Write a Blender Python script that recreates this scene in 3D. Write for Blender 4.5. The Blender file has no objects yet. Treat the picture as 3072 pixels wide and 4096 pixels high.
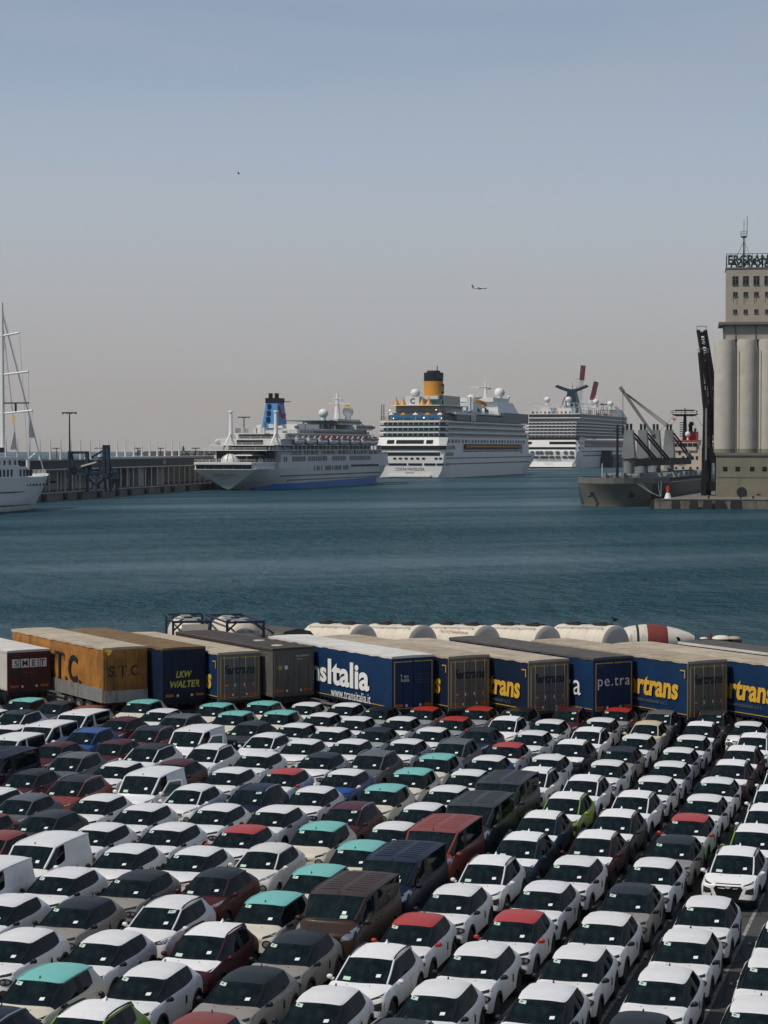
import bpy, bmesh, math, random
from mathutils import Vector, Matrix, Euler
from mathutils.bvhtree import BVHTree

random.seed(7)
scene = bpy.context.scene
col = scene.collection

# ------------------------------------------------------------------ camera
F_PX, CX, CY, HOR = 8300.0, 1536.0, 2048.0, 1790.0     # focal length and picture centre in photo pixels
CZ = 16.5                                              # camera height above the sea
LOT = 1.8                                              # car park level above the sea
PITCH = math.atan((CY - HOR) / F_PX)
cam_d = bpy.data.cameras.new('camera')
cam = bpy.data.objects.new('camera', cam_d)
col.objects.link(cam)
cam.location = (0, 0, CZ)
cam.rotation_euler = (math.pi / 2 - PITCH, 0, 0)
cam_d.sensor_fit = 'HORIZONTAL'
cam_d.sensor_width = 36.0
cam_d.lens = 36.0 * F_PX / 3072.0
cam_d.clip_start = 1.0
cam_d.clip_end = 30000.0
scene.camera = cam

# ------------------------------------------------------------------ sky, sun, exposure
SUN_AZ = math.radians(243)      # measured clockwise from the viewing direction (+Y)
SUN_EL = math.radians(50)
world = bpy.data.worlds.new('World')
scene.world = world
world.use_nodes = True
wn, wl = world.node_tree.nodes, world.node_tree.links
wn.clear()
w_out = wn.new('ShaderNodeOutputWorld')
w_bg = wn.new('ShaderNodeBackground')
w_bg.inputs['Strength'].default_value = 0.12
sky = wn.new('ShaderNodeTexSky')
sky.sky_type = 'NISHITA'
sky.sun_disc = False
sky.sun_elevation = SUN_EL
sky.sun_rotation = SUN_AZ
sky.altitude = 10
sky.air_density = 1.0
sky.dust_density = 3.5
sky.ozone_density = 2.0
# thin high haze: the Nishita sky is mixed with an even grey veil that thickens towards the horizon all the way round
geo = wn.new('ShaderNodeTexCoord')
sep = wn.new('ShaderNodeSeparateXYZ')
wl.new(geo.outputs['Generated'], sep.inputs[0])
ramp = wn.new('ShaderNodeValToRGB')
wl.new(sep.outputs['Z'], ramp.inputs[0])
cr = ramp.color_ramp
cr.interpolation = 'B_SPLINE'
cr.elements[0].position = 0.0
cr.elements[0].color = (0.515, 0.477, 0.438, 1)
cr.elements[1].position = 1.0
cr.elements[1].color = (0.104, 0.161, 0.257, 1)
for p, c in ((0.02, (0.553, 0.509, 0.466, 1)), (0.05, (0.591, 0.565, 0.547, 1)), (0.09, (0.581, 0.625, 0.672, 1)), (0.13, (0.541, 0.630, 0.747, 1)), (0.18, (0.410, 0.522, 0.683, 1)), (0.26, (0.288, 0.389, 0.549, 1)), (0.45, (0.181, 0.262, 0.392, 1))):
    e = cr.elements.new(p)
    e.color = c
cloud = wn.new('ShaderNodeTexNoise')
cloud.inputs['Scale'].default_value = 2.2
cloud.inputs['Detail'].default_value = 5.0
cmap = wn.new('ShaderNodeMapping')
cmap.inputs['Scale'].default_value = (1.6, 1.6, 11.0)
wl.new(geo.outputs['Generated'], cmap.inputs[0])
wl.new(cmap.outputs[0], cloud.inputs['Vector'])
cramp = wn.new('ShaderNodeMapRange')
cramp.inputs['From Min'].default_value = 0.42
cramp.inputs['From Max'].default_value = 0.72
cramp.inputs['To Min'].default_value = 0.0
cramp.inputs['To Max'].default_value = 0.42
wl.new(cloud.outputs['Fac'], cramp.inputs[0])
mixs = wn.new('ShaderNodeMix')
mixs.data_type = 'RGBA'
mixs.inputs[0].default_value = 0.86
wl.new(sky.outputs[0], mixs.inputs[6])
veil = wn.new('ShaderNodeVectorMath')
veil.operation = 'SCALE'
veil.inputs['Scale'].default_value = 10.0
wl.new(ramp.outputs[0], veil.inputs[0])
wl.new(veil.outputs[0], mixs.inputs[7])
mixc = wn.new('ShaderNodeMix')
mixc.data_type = 'RGBA'
wl.new(cramp.outputs[0], mixc.inputs[0])
wl.new(mixs.outputs[2], mixc.inputs[6])
mixc.inputs[7].default_value = (5.4, 5.5, 5.9, 1)
wl.new(mixc.outputs[2], w_bg.inputs[0])
wl.new(w_bg.outputs[0], w_out.inputs[0])

sun_d = bpy.data.lights.new('sun', 'SUN')
sun_d.energy = 4.7
sun_d.angle = math.radians(0.5)
sun_d.color = (1.0, 0.925, 0.81)
sun = bpy.data.objects.new('sun', sun_d)
col.objects.link(sun)
sdir = Vector((math.sin(SUN_AZ) * math.cos(SUN_EL), math.cos(SUN_AZ) * math.cos(SUN_EL), math.sin(SUN_EL)))
sun.rotation_euler = sdir.to_track_quat('Z', 'Y').to_euler()
sun.location = (-60, -40, 120)

scene.view_settings.view_transform = 'Standard'
scene.view_settings.look = 'None'
scene.view_settings.exposure = -0.55
scene.view_settings.gamma = 1.0
scene.view_settings.use_curve_mapping = False
scene.cycles.max_bounces = 6
scene.cycles.diffuse_bounces = 1
scene.cycles.glossy_bounces = 3
scene.cycles.caustics_reflective = False
scene.cycles.caustics_refractive = False


def at(px, py, z):
    """the point at height z seen at photo pixel (px, py)"""
    u, v = (px - CX) / F_PX, (CY - py) / F_PX
    cp, sp = math.cos(PITCH), math.sin(PITCH)
    d = Vector((u, cp + v * sp, v * cp - sp))
    t = (z - CZ) / d.z
    return Vector((d.x * t, d.y * t, z))


def at_d(px, py, dist):
    """the point at forward distance dist seen at photo pixel"""
    u, v = (px - CX) / F_PX, (CY - py) / F_PX
    cp, sp = math.cos(PITCH), math.sin(PITCH)
    d = Vector((u, cp + v * sp, v * cp - sp))
    t = dist / d.y
    return Vector((d.x * t, dist, CZ + d.z * t))


# ------------------------------------------------------------------ materials
MATS = {}


def mat(name, color, rough=0.5, metal=0.0, coat=0.0, vary=0.0, scale=3.0, bump=0.0, bscale=20.0, spec=0.5, rust=None, emit=0.0, stretch=None):
    """plain procedural material: colour broken up by noise, optional bump and streaks of rust or dirt"""
    m = bpy.data.materials.new(name)
    m.use_nodes = True
    n, l = m.node_tree.nodes, m.node_tree.links
    b = n['Principled BSDF']
    b.inputs['Roughness'].default_value = rough
    b.inputs['Metallic'].default_value = metal
    b.inputs['Specular IOR Level'].default_value = spec
    b.inputs['Coat Weight'].default_value = coat
    b.inputs['Coat Roughness'].default_value = 0.06
    c4 = (*color, 1)
    b.inputs['Base Color'].default_value = c4
    tc = None
    if vary or rust or bump:
        tc = n.new('ShaderNodeTexCoord')
    if vary or rust:
        nz = n.new('ShaderNodeTexNoise')
        nz.inputs['Scale'].default_value = scale
        nz.inputs['Detail'].default_value = 6
        nz.inputs['Roughness'].default_value = 0.62
        if stretch:
            mp = n.new('ShaderNodeMapping')
            mp.inputs['Scale'].default_value = stretch
            l.new(tc.outputs['Object'], mp.inputs[0])
            l.new(mp.outputs[0], nz.inputs['Vector'])
        else:
            l.new(tc.outputs['Object'], nz.inputs['Vector'])
        r = n.new('ShaderNodeMapRange')
        r.inputs['From Min'].default_value = 0.3
        r.inputs['From Max'].default_value = 0.7
        l.new(nz.outputs['Fac'], r.inputs[0])
        mx = n.new('ShaderNodeMix')
        mx.data_type = 'RGBA'
        l.new(r.outputs[0], mx.inputs[0])
        mx.inputs[6].default_value = (*[max(0, c * (1 - vary)) for c in color], 1)
        mx.inputs[7].default_value = (*[min(1, c * (1 + vary * 0.5)) for c in color], 1)
        last = mx.outputs[2]
        if rust:
            rc, amount, rs = rust
            n2 = n.new('ShaderNodeTexNoise')
            n2.inputs['Scale'].default_value = rs
            n2.inputs['Detail'].default_value = 7
            n2.inputs['Roughness'].default_value = 0.7
            mp2 = n.new('ShaderNodeMapping')
            mp2.inputs['Scale'].default_value = (1, 1, 0.25)
            l.new(tc.outputs['Object'], mp2.inputs[0])
            l.new(mp2.outputs[0], n2.inputs['Vector'])
            r2 = n.new('ShaderNodeMapRange')
            r2.inputs['From Min'].default_value = 0.75 - amount
            r2.inputs['From Max'].default_value = 0.85 - amount * 0.6
            l.new(n2.outputs['Fac'], r2.inputs[0])
            m2 = n.new('ShaderNodeMix')
            m2.data_type = 'RGBA'
            l.new(r2.outputs[0], m2.inputs[0])
            l.new(last, m2.inputs[6])
            m2.inputs[7].default_value = (*rc, 1)
            last = m2.outputs[2]
        l.new(last, b.inputs['Base Color'])
    if bump:
        nb = n.new('ShaderNodeTexNoise')
        nb.inputs['Scale'].default_value = bscale
        nb.inputs['Detail'].default_value = 4
        l.new(tc.outputs['Object'], nb.inputs['Vector'])
        bp = n.new('ShaderNodeBump')
        bp.inputs['Strength'].default_value = bump
        bp.inputs['Distance'].default_value = 0.05
        l.new(nb.outputs['Fac'], bp.inputs['Height'])
        l.new(bp.outputs[0], b.inputs['Normal'])
    if emit:
        b.inputs['Emission Color'].default_value = c4
        b.inputs['Emission Strength'].default_value = emit
    MATS[name] = m
    return m


def paint(name, color, flake=0.0):
    return mat('paint_' + name, color, rough=0.42, coat=0.12 if max(color) > .2 else 0.04, spec=0.35 if max(color) > .2 else 0.2, vary=0.10, scale=1.6)


# ------------------------------------------------------------------ mesh builder
class MB:
    def __init__(s):
        s.v, s.f = [], []

    def add(s, vs, fs):
        o = len(s.v)
        s.v += [tuple(v) for v in vs]
        s.f += [[i + o for i in f] for f in fs]
        return s

    def box(s, x0, x1, y0, y1, z0, z1):
        x0, x1 = min(x0, x1), max(x0, x1)
        y0, y1 = min(y0, y1), max(y0, y1)
        z0, z1 = min(z0, z1), max(z0, z1)
        return s.add([(x0, y0, z0), (x1, y0, z0), (x1, y1, z0), (x0, y1, z0), (x0, y0, z1), (x1, y0, z1), (x1, y1, z1), (x0, y1, z1)],
                     [(0, 3, 2, 1), (4, 5, 6, 7), (0, 1, 5, 4), (1, 2, 6, 5), (2, 3, 7, 6), (3, 0, 4, 7)])

    def prism(s, poly, z0, z1, top=None):
        """vertical prism over a counter-clockwise plan polygon (top: another polygon of the same length)"""
        n = len(poly)
        t = top or poly
        vs = [(p[0], p[1], z0) for p in poly] + [(p[0], p[1], z1) for p in t]
        fs = [list(range(n))[::-1], [n + i for i in range(n)]] + [(i, (i + 1) % n, n + (i + 1) % n, n + i) for i in range(n)]
        return s.add(vs, fs)

    def slab(s, poly, axis, a0, a1):
        """prism of a polygon given in the two other axes, extruded along axis 0 (x) or 1 (y)"""
        n = len(poly)
        if axis == 1:
            vs = [(p[0], a0, p[1]) for p in poly] + [(p[0], a1, p[1]) for p in poly]
        else:
            vs = [(a0, p[0], p[1]) for p in poly] + [(a1, p[0], p[1]) for p in poly]
        fs = [list(range(n)), [n + i for i in range(n)][::-1]] + [(i, n + i, n + (i + 1) % n, (i + 1) % n) for i in range(n)]
        return s.add(vs, fs)

    def tube(s, pts, r, n=8, r1=None, cap=True):
        pts = [Vector(p) for p in pts]
        m = len(pts)
        rings = []
        for i, p in enumerate(pts):
            a = pts[max(0, i - 1)]
            b = pts[min(m - 1, i + 1)]
            d = (b - a).normalized()
            q = d.to_track_quat('Z', 'Y')
            rr = r if r1 is None else r + (r1 - r) * i / (m - 1)
            rings.append([p + q @ Vector((math.cos(t * 2 * math.pi / n) * rr, math.sin(t * 2 * math.pi / n) * rr, 0)) for t in range(n)])
        vs = [v for rg in rings for v in rg]
        fs = []
        for i in range(m - 1):
            for k in range(n):
                fs.append((i * n + k, i * n + (k + 1) % n, (i + 1) * n + (k + 1) % n, (i + 1) * n + k))
        if cap:
            fs.append(list(range(n))[::-1])
            fs.append([(m - 1) * n + k for k in range(n)])
        return s.add(vs, fs)

    def lathe(s, prof, n=20, axis='z', c=(0, 0, 0), a0=0.0, a1=2 * math.pi, sy=1.0):
        """profile of (radius, height) turned round an axis through c"""
        full = abs(a1 - a0) > 6.28
        k = n if full else n + 1
        vs = []
        for r, h in prof:
            for i in range(k):
                t = a0 + (a1 - a0) * i / n
                x, y = r * math.cos(t), r * math.sin(t) * sy
                p = (x, y, h) if axis == 'z' else ((h, x, y) if axis == 'x' else (y, h, x))
                vs.append((p[0] + c[0], p[1] + c[1], p[2] + c[2]))
        fs = []
        for j in range(len(prof) - 1):
            for i in range(n):
                i2 = (i + 1) % k
                fs.append((j * k + i, j * k + i2, (j + 1) * k + i2, (j + 1) * k + i))
        if full:
            if prof[0][0] > 1e-4:
                fs.append(list(range(k))[::-1])
            if prof[-1][0] > 1e-4:
                fs.append([(len(prof) - 1) * k + i for i in range(k)])
        return s.add(vs, fs)

    def sphere(s, c, r, n=14, m=8, sx=1, sy=1, sz=1):
        vs, fs = [(c[0], c[1], c[2] - r * sz)], []
        for j in range(1, m):
            a = -math.pi / 2 + math.pi * j / m
            for i in range(n):
                t = 2 * math.pi * i / n
                vs.append((c[0] + r * sx * math.cos(a) * math.cos(t), c[1] + r * sy * math.cos(a) * math.sin(t), c[2] + r * sz * math.sin(a)))
        vs.append((c[0], c[1], c[2] + r * sz))
        for i in range(n):
            fs.append((0, 1 + (i + 1) % n, 1 + i))
            fs.append((len(vs) - 1, len(vs) - 1 - n + i, len(vs) - 1 - n + (i + 1) % n))
        for j in range(m - 2):
            for i in range(n):
                a = 1 + j * n
                fs.append((a + i, a + (i + 1) % n, a + n + (i + 1) % n, a + n + i))
        return s.add(vs, fs)

    def bar(s, p0, p1, w, h=None):
        """square bar between two points"""
        h = h or w
        p0, p1 = Vector(p0), Vector(p1)
        d = (p1 - p0)
        q = d.normalized().to_track_quat('Z', 'Y') if d.length > 1e-6 else Euler((0, 0, 0)).to_quaternion()
        vs = []
        for p in (p0, p1):
            for a, b in ((-1, -1), (1, -1), (1, 1), (-1, 1)):
                vs.append(p + q @ Vector((a * w / 2, b * h / 2, 0)))
        return s.add(vs, [(0, 3, 2, 1), (4, 5, 6, 7), (0, 1, 5, 4), (1, 2, 6, 5), (2, 3, 7, 6), (3, 0, 4, 7)])

    def mesh(s, name, smooth=None):
        me = bpy.data.meshes.new(name)
        me.from_pydata(s.v, [], s.f)
        me.validate()
        me.update()
        if smooth:
            for p in me.polygons:
                p.use_smooth = True
            me.set_sharp_from_angle(angle=math.radians(smooth))
        return me

    def build(s, name, m, parent=None, smooth=None, fix=True):
        me = s.mesh(name, smooth)
        if fix:
            bm = bmesh.new()
            bm.from_mesh(me)
            bmesh.ops.recalc_face_normals(bm, faces=bm.faces)
            bm.to_mesh(me)
            bm.free()
        return link(name, me, m, parent)


def link(name, me, m=None, parent=None):
    o = bpy.data.objects.new(name, me)
    if m is not None and not me.materials:
        me.materials.append(MATS[m] if isinstance(m, str) else m)
    col.objects.link(o)
    if parent is not None:
        o.parent = parent
    return o


def tag(o, label=None, cat=None, group=None, kind=None):
    if label:
        o['label'] = label
    if cat:
        o['category'] = cat
    if group:
        o['group'] = group
    if kind:
        o['kind'] = kind
    return o


def thing(name, label, cat, loc=(0, 0, 0), rz=0.0, group=None):
    o = bpy.data.objects.new(name, None)
    o.empty_display_size = 0.5
    col.objects.link(o)
    o.location = loc
    o.rotation_euler = (0, 0, rz)
    return tag(o, label, cat, group)


def text_mesh(txt, height, width=None, bold=0.0, shear=0.0, depth=0.004, spacing=1.0, flip=None):
    """flat lettering as a mesh, centred, cap height and optional total width given, lying in the XY plane"""
    cu = bpy.data.curves.new('lettering', 'FONT')
    cu.body = txt
    cu.size = 1.0
    cu.offset = bold
    cu.shear = shear
    cu.space_character = spacing
    cu.resolution_u = 3
    o = bpy.data.objects.new('lettering_tmp', cu)
    ts = bpy.data.scenes.new('lettering_scene')      # a scene of its own keeps the update quick
    ts.collection.objects.link(o)
    vl = ts.view_layers[0]
    vl.update()
    dg = vl.depsgraph
    me = bpy.data.meshes.new_from_object(o.evaluated_get(dg))
    bpy.data.objects.remove(o)
    bpy.data.scenes.remove(ts)
    bpy.data.curves.remove(cu)
    xs = [v.co.x for v in me.vertices]
    ys = [v.co.y for v in me.vertices]
    sx = sy = height / max(1e-6, max(ys) - min(ys))
    if width:
        sx = width / (max(xs) - min(xs))
    cx, cy = (max(xs) + min(xs)) / 2, (max(ys) + min(ys)) / 2
    for v in me.vertices:
        v.co = ((v.co.x - cx) * sx, (v.co.y - cy) * sy, 0)
    bm = bmesh.new()
    bm.from_mesh(me)
    g = bmesh.ops.extrude_face_region(bm, geom=bm.faces[:])
    for e in g['geom']:
        if isinstance(e, bmesh.types.BMVert):
            e.co.z += depth
    bmesh.ops.recalc_face_normals(bm, faces=bm.faces)
    bm.to_mesh(me)
    bm.free()
    me.materials.clear()
    for p in me.polygons:
        p.use_smooth = False
    return me


def put_text(txt, parent, m, origin, xdir, ydir, height, width=None, name='lettering', **kw):
    me = text_mesh(txt, height, width, **kw)
    X, Y = Vector(xdir).normalized(), Vector(ydir).normalized()
    Z = X.cross(Y)
    M = Matrix((X, Y, Z)).transposed().to_4x4()
    M.translation = Vector(origin)
    me.transform(M)
    return link(name, me, m, parent)
# ------------------------------------------------------------------ ground, sea
def node_mat(name):
    m = bpy.data.materials.new(name)
    m.use_nodes = True
    MATS[name] = m
    return m, m.node_tree.nodes, m.node_tree.links, m.node_tree.nodes['Principled BSDF']


def noise(n, l, vec, scale, detail=5, rough=.6, mapping=None):
    t = n.new('ShaderNodeTexNoise')
    t.inputs['Scale'].default_value = scale
    t.inputs['Detail'].default_value = detail
    t.inputs['Roughness'].default_value = rough
    if mapping:
        mp = n.new('ShaderNodeMapping')
        mp.inputs['Scale'].default_value = mapping
        l.new(vec, mp.inputs[0])
        vec = mp.outputs[0]
    l.new(vec, t.inputs['Vector'])
    return t.outputs['Fac']


def rng(n, l, src, a, b, c=0.0, d=1.0):
    r = n.new('ShaderNodeMapRange')
    for i, v in enumerate((a, b, c, d)):
        r.inputs[i + 1].default_value = v
    l.new(src, r.inputs[0])
    return r.outputs[0]


def mixc_(n, l, fac, a, b):
    x = n.new('ShaderNodeMix')
    x.data_type = 'RGBA'
    if isinstance(fac, float):
        x.inputs[0].default_value = fac
    else:
        l.new(fac, x.inputs[0])
    for s, v in ((6, a), (7, b)):
        if isinstance(v, tuple):
            x.inputs[s].default_value = (*v, 1)
        else:
            l.new(v, x.inputs[s])
    return x.outputs[2]


m, n, l, b = node_mat('asphalt')
tc = n.new('ShaderNodeTexCoord')
v = tc.outputs['Object']
big = noise(n, l, v, .25, 6)
fine = noise(n, l, v, 9, 8, .7)
c1 = mixc_(n, l, rng(n, l, big, .3, .7), (.030, .031, .031), (.056, .055, .052))
c2 = mixc_(n, l, rng(n, l, fine, .35, .75), c1, (.072, .070, .065))
vor = n.new('ShaderNodeTexVoronoi')
vor.feature = 'DISTANCE_TO_EDGE'
vor.inputs['Scale'].default_value = .22
l.new(v, vor.inputs['Vector'])
crk = rng(n, l, vor.outputs['Distance'], .0, .012, 1.0, 0.0)
c3 = mixc_(n, l, crk, c2, (.018, .018, .018))
l.new(c3, b.inputs['Base Color'])
b.inputs['Roughness'].default_value = .85
bp = n.new('ShaderNodeBump')
bp.inputs['Strength'].default_value = .4
bp.inputs['Distance'].default_value = .02
l.new(fine, bp.inputs['Height'])
l.new(bp.outputs[0], b.inputs['Normal'])

m, n, l, b = node_mat('worn_line')
tc = n.new('ShaderNodeTexCoord')
w_ = noise(n, l, tc.outputs['Object'], 5, 8, .75)
l.new(mixc_(n, l, rng(n, l, w_, .40, .62), (.38, .38, .355), (.08, .08, .077)), b.inputs['Base Color'])
b.inputs['Roughness'].default_value = .8

m, n, l, b = node_mat('concrete')
tc = n.new('ShaderNodeTexCoord')
a1 = noise(n, l, tc.outputs['Object'], .35, 8, .65)
a2 = noise(n, l, tc.outputs['Object'], 1.2, 6, .6, (1, 1, .15))
cc = mixc_(n, l, rng(n, l, a1, .3, .7), (.11, .10, .088), (.21, .195, .17))
l.new(mixc_(n, l, rng(n, l, a2, .5, .75), cc, (.06, .055, .05)), b.inputs['Base Color'])
b.inputs['Roughness'].default_value = .9

m, n, l, b = node_mat('sea_water')
tc = n.new('ShaderNodeTexCoord')
v = tc.outputs['Object']
pm = n.new('ShaderNodeMapping')
pm.inputs['Rotation'].default_value = (0, 0, math.radians(-24))
l.new(v, pm.inputs[0])
patch = noise(n, l, pm.outputs[0], .0105, 7, .60, (.26, 1.0, 1.0))
streak = rng(n, l, patch, .44, .60, 0.0, 1.0)
w0 = noise(n, l, v, .30, 4, .6, (1.0, .55, 1.0))
w1 = noise(n, l, v, .55, 5, .65, (.7, 1.0, 1.0))
w2 = noise(n, l, v, 2.2, 4, .6)
ad = n.new('ShaderNodeMath')
ad.operation = 'MULTIPLY_ADD'
l.new(w2, ad.inputs[0])
ad.inputs[1].default_value = .30
l.new(w1, ad.inputs[2])
ad0 = n.new('ShaderNodeMath')
ad0.operation = 'MULTIPLY_ADD'
l.new(w0, ad0.inputs[0])
ad0.inputs[1].default_value = 2.6
l.new(ad.outputs[0], ad0.inputs[2])
ad = ad0
bp = n.new('ShaderNodeBump')
bp.inputs['Distance'].default_value = 1.8
l.new(rng(n, l, streak, 0, 1, 1.0, .72), bp.inputs['Strength'])
l.new(ad.outputs[0], bp.inputs['Height'])
n.remove(b)
df = n.new('ShaderNodeBsdfDiffuse')
l.new(mixc_(n, l, streak, (.016, .068, .092), (.034, .084, .106)), df.inputs['Color'])
gl = n.new('ShaderNodeBsdfGlossy')
gl.inputs['Roughness'].default_value = .16
gl.inputs['Color'].default_value = (.86, .95, 1.0, 1)
l.new(bp.outputs[0], gl.inputs['Normal'])
fr = n.new('ShaderNodeFresnel')
fr.inputs['IOR'].default_value = 1.333
l.new(bp.outputs[0], fr.inputs['Normal'])
l.new(bp.outputs[0], df.inputs['Normal'])
fm = n.new('ShaderNodeMath')
fm.operation = 'MULTIPLY'
l.new(fr.outputs[0], fm.inputs[0])
l.new(rng(n, l, streak, 0, 1, .46, 1.25), fm.inputs[1])
ms = n.new('ShaderNodeMixShader')
l.new(fm.outputs[0], ms.inputs[0])
l.new(df.outputs[0], ms.inputs[1])
l.new(gl.outputs[0], ms.inputs[2])
l.new(ms.outputs[0], n['Material Output'].inputs['Surface'])

b_ = MB()
R_SEA = 8050.0
N = 96
ang = [2 * math.pi * i / N for i in range(N)]
rings = [60, 200, 600, 1500, 3500, R_SEA]
vs = [(0, 0, 0)] + [(r * math.cos(t), r * math.sin(t), 0) for r in rings for t in ang]
fs = [(0, 1 + i, 1 + (i + 1) % N) for i in range(N)]
for j in range(len(rings) - 1):
    for i in range(N):
        fs.append((1 + j * N + i, 1 + (j + 1) * N + i, 1 + (j + 1) * N + (i + 1) % N, 1 + j * N + (i + 1) % N))
b_.add(vs, fs)
o = b_.build('sea', 'sea_water')
tag(o, kind='structure')

# the quay with the car park, its far edge hidden behind the trailers
QA = math.radians(16)
b_ = MB()
far = 146.0
b_.prism([(-220, -60), (220, -60), (220, far - 4), (-220, far + 4)], -3.0, LOT)
o = b_.build('car_park', 'asphalt')
tag(o, kind='structure')
b_ = MB()
b_.add([(-220, far + 3.0, LOT + .25), (220, far - 5.0, LOT + .25), (220, far - 4.05, LOT + .25), (-220, far + 3.95, LOT + .25),
        (-220, far + 3.0, LOT + .004), (220, far - 5.0, LOT + .004), (220, far - 4.05, LOT + .004), (-220, far + 3.95, LOT + .004)],
       [(0, 1, 2, 3), (7, 6, 5, 4), (0, 4, 5, 1), (1, 5, 6, 2), (2, 6, 7, 3), (3, 7, 4, 0)])
o = b_.build('quay_kerb', 'concrete')
tag(o, kind='structure')
# painted lines between the columns of cars
d0 = Vector((math.sin(QA), math.cos(QA), 0))
s0 = Vector((math.cos(QA), -math.sin(QA), 0))
base = at(2397, 4096, LOT)
for i in range(-16, 14):
    p0 = base + s0 * (2.5 * i)
    p0 = p0 - d0 * (p0.y - 46) / d0.y
    ln = (94 - 46) / d0.y
    me = bpy.data.meshes.get('painted_line')
    b_ = MB()
    k0, k1 = p0, p0 + d0 * ln
    z = LOT + .004
    b_.add([(*(k0 - s0 * .055).xy, z), (*(k0 + s0 * .055).xy, z), (*(k1 + s0 * .055).xy, z), (*(k1 - s0 * .055).xy, z)], [(0, 1, 2, 3)])
    o = b_.build('painted_line', 'worn_line')
    tag(o, kind='structure')
# ------------------------------------------------------------------ shared materials
WHITE = (0.74, 0.74, 0.75)
for nm, c, fl in (('white', WHITE, 0), ('cream', (0.62, 0.58, 0.49), 0), ('mint', (0.17, 0.50, 0.46), 0), ('red', (0.40, 0.030, 0.020), 0),
                  ('orange', (0.21, 0.035, 0.022), 0), ('maroon', (0.060, 0.010, 0.012), 0), ('black', (0.012, 0.015, 0.019), 0),
                  ('charcoal', (0.028, 0.032, 0.036), 0), ('grey', (0.10, 0.106, 0.12), 0), ('beige', (0.27, 0.25, 0.23), 0),
                  ('sage', (0.30, 0.33, 0.31), 0), ('silver', (0.26, 0.27, 0.29), 0), ('blue', (0.010, 0.070, 0.27), 0), ('navy', (0.005, 0.010, 0.030), 0),
                  ('steel_blue', (0.010, 0.038, 0.065), 0), ('green', (0.20, 0.32, 0.03), 0), ('wine', (0.060, 0.010, 0.017), 0), ('brown', (0.040, 0.024, 0.018), 0),
                  ('ivory', (0.62, 0.53, 0.38), 0), ('offwhite', (0.66, 0.655, 0.63), 0)):
    paint(nm, c, fl)
mat('film', (0.78, 0.78, 0.80), rough=0.6, bump=0.5, bscale=4, vary=0.06, scale=2)


def glass(name, dark, pale, cap, rough, sc):
    """tinted glass seen against a dark cabin: a dark body colour under a weak mirror coat"""
    m, n, l, p = node_mat(name)
    n.remove(p)
    tc = n.new('ShaderNodeTexCoord')
    nz = noise(n, l, tc.outputs['Object'], sc, 5, .65, (1, 1.6, .7))
    d = n.new('ShaderNodeBsdfDiffuse')
    l.new(mixc_(n, l, rng(n, l, nz, .38, .72), dark, pale), d.inputs['Color'])  # pale noise in the base colour imitates faint reflections
    g_ = n.new('ShaderNodeBsdfGlossy')
    g_.inputs['Roughness'].default_value = rough
    f = n.new('ShaderNodeFresnel')
    f.inputs['IOR'].default_value = 1.45
    mn = n.new('ShaderNodeMath')
    mn.operation = 'MINIMUM'
    l.new(f.outputs[0], mn.inputs[0])
    mn.inputs[1].default_value = cap
    x = n.new('ShaderNodeMixShader')
    l.new(mn.outputs[0], x.inputs[0])
    l.new(d.outputs[0], x.inputs[1])
    l.new(g_.outputs[0], x.inputs[2])
    l.new(x.outputs[0], n['Material Output'].inputs['Surface'])


glass('windscreen_glass', (.0018, .005, .0065), (.010, .021, .024), .04, .10, 2.4)
glass('window_glass', (.002, .005, .006), (.012, .018, .018), .05, .05, 3.0)
mat('black_trim', (0.008, 0.009, 0.010), rough=0.5, spec=0.2)
mat('cladding', (0.018, 0.019, 0.020), rough=0.65, spec=0.3, vary=0.3, scale=4)
mat('tyre_rubber', (0.018, 0.018, 0.019), rough=0.85)
mat('alloy', (0.42, 0.43, 0.44), rough=0.35, metal=0.7)
mat('steel_wheel', (0.05, 0.05, 0.053), rough=0.5, metal=0.4)
mat('chrome', (0.62, 0.63, 0.65), rough=0.18, metal=1.0)
mat('lamp_glass', (0.42, 0.44, 0.46), rough=0.12, metal=0.6, vary=0.7, scale=14)
mat('lamp_dark', (0.03, 0.032, 0.035), rough=0.15, vary=0.6, scale=12)
mat('tail_red', (0.20, 0.012, 0.014), rough=0.2)
mat('sticker_white', (0.80, 0.80, 0.80), rough=0.7)
mat('sticker_green', (0.46, 0.62, 0.53), rough=0.7)
mat('print_dark', (0.12, 0.14, 0.13), rough=0.7)
mat('number_blue', (0.08, 0.2, 0.55), rough=0.6)

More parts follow.
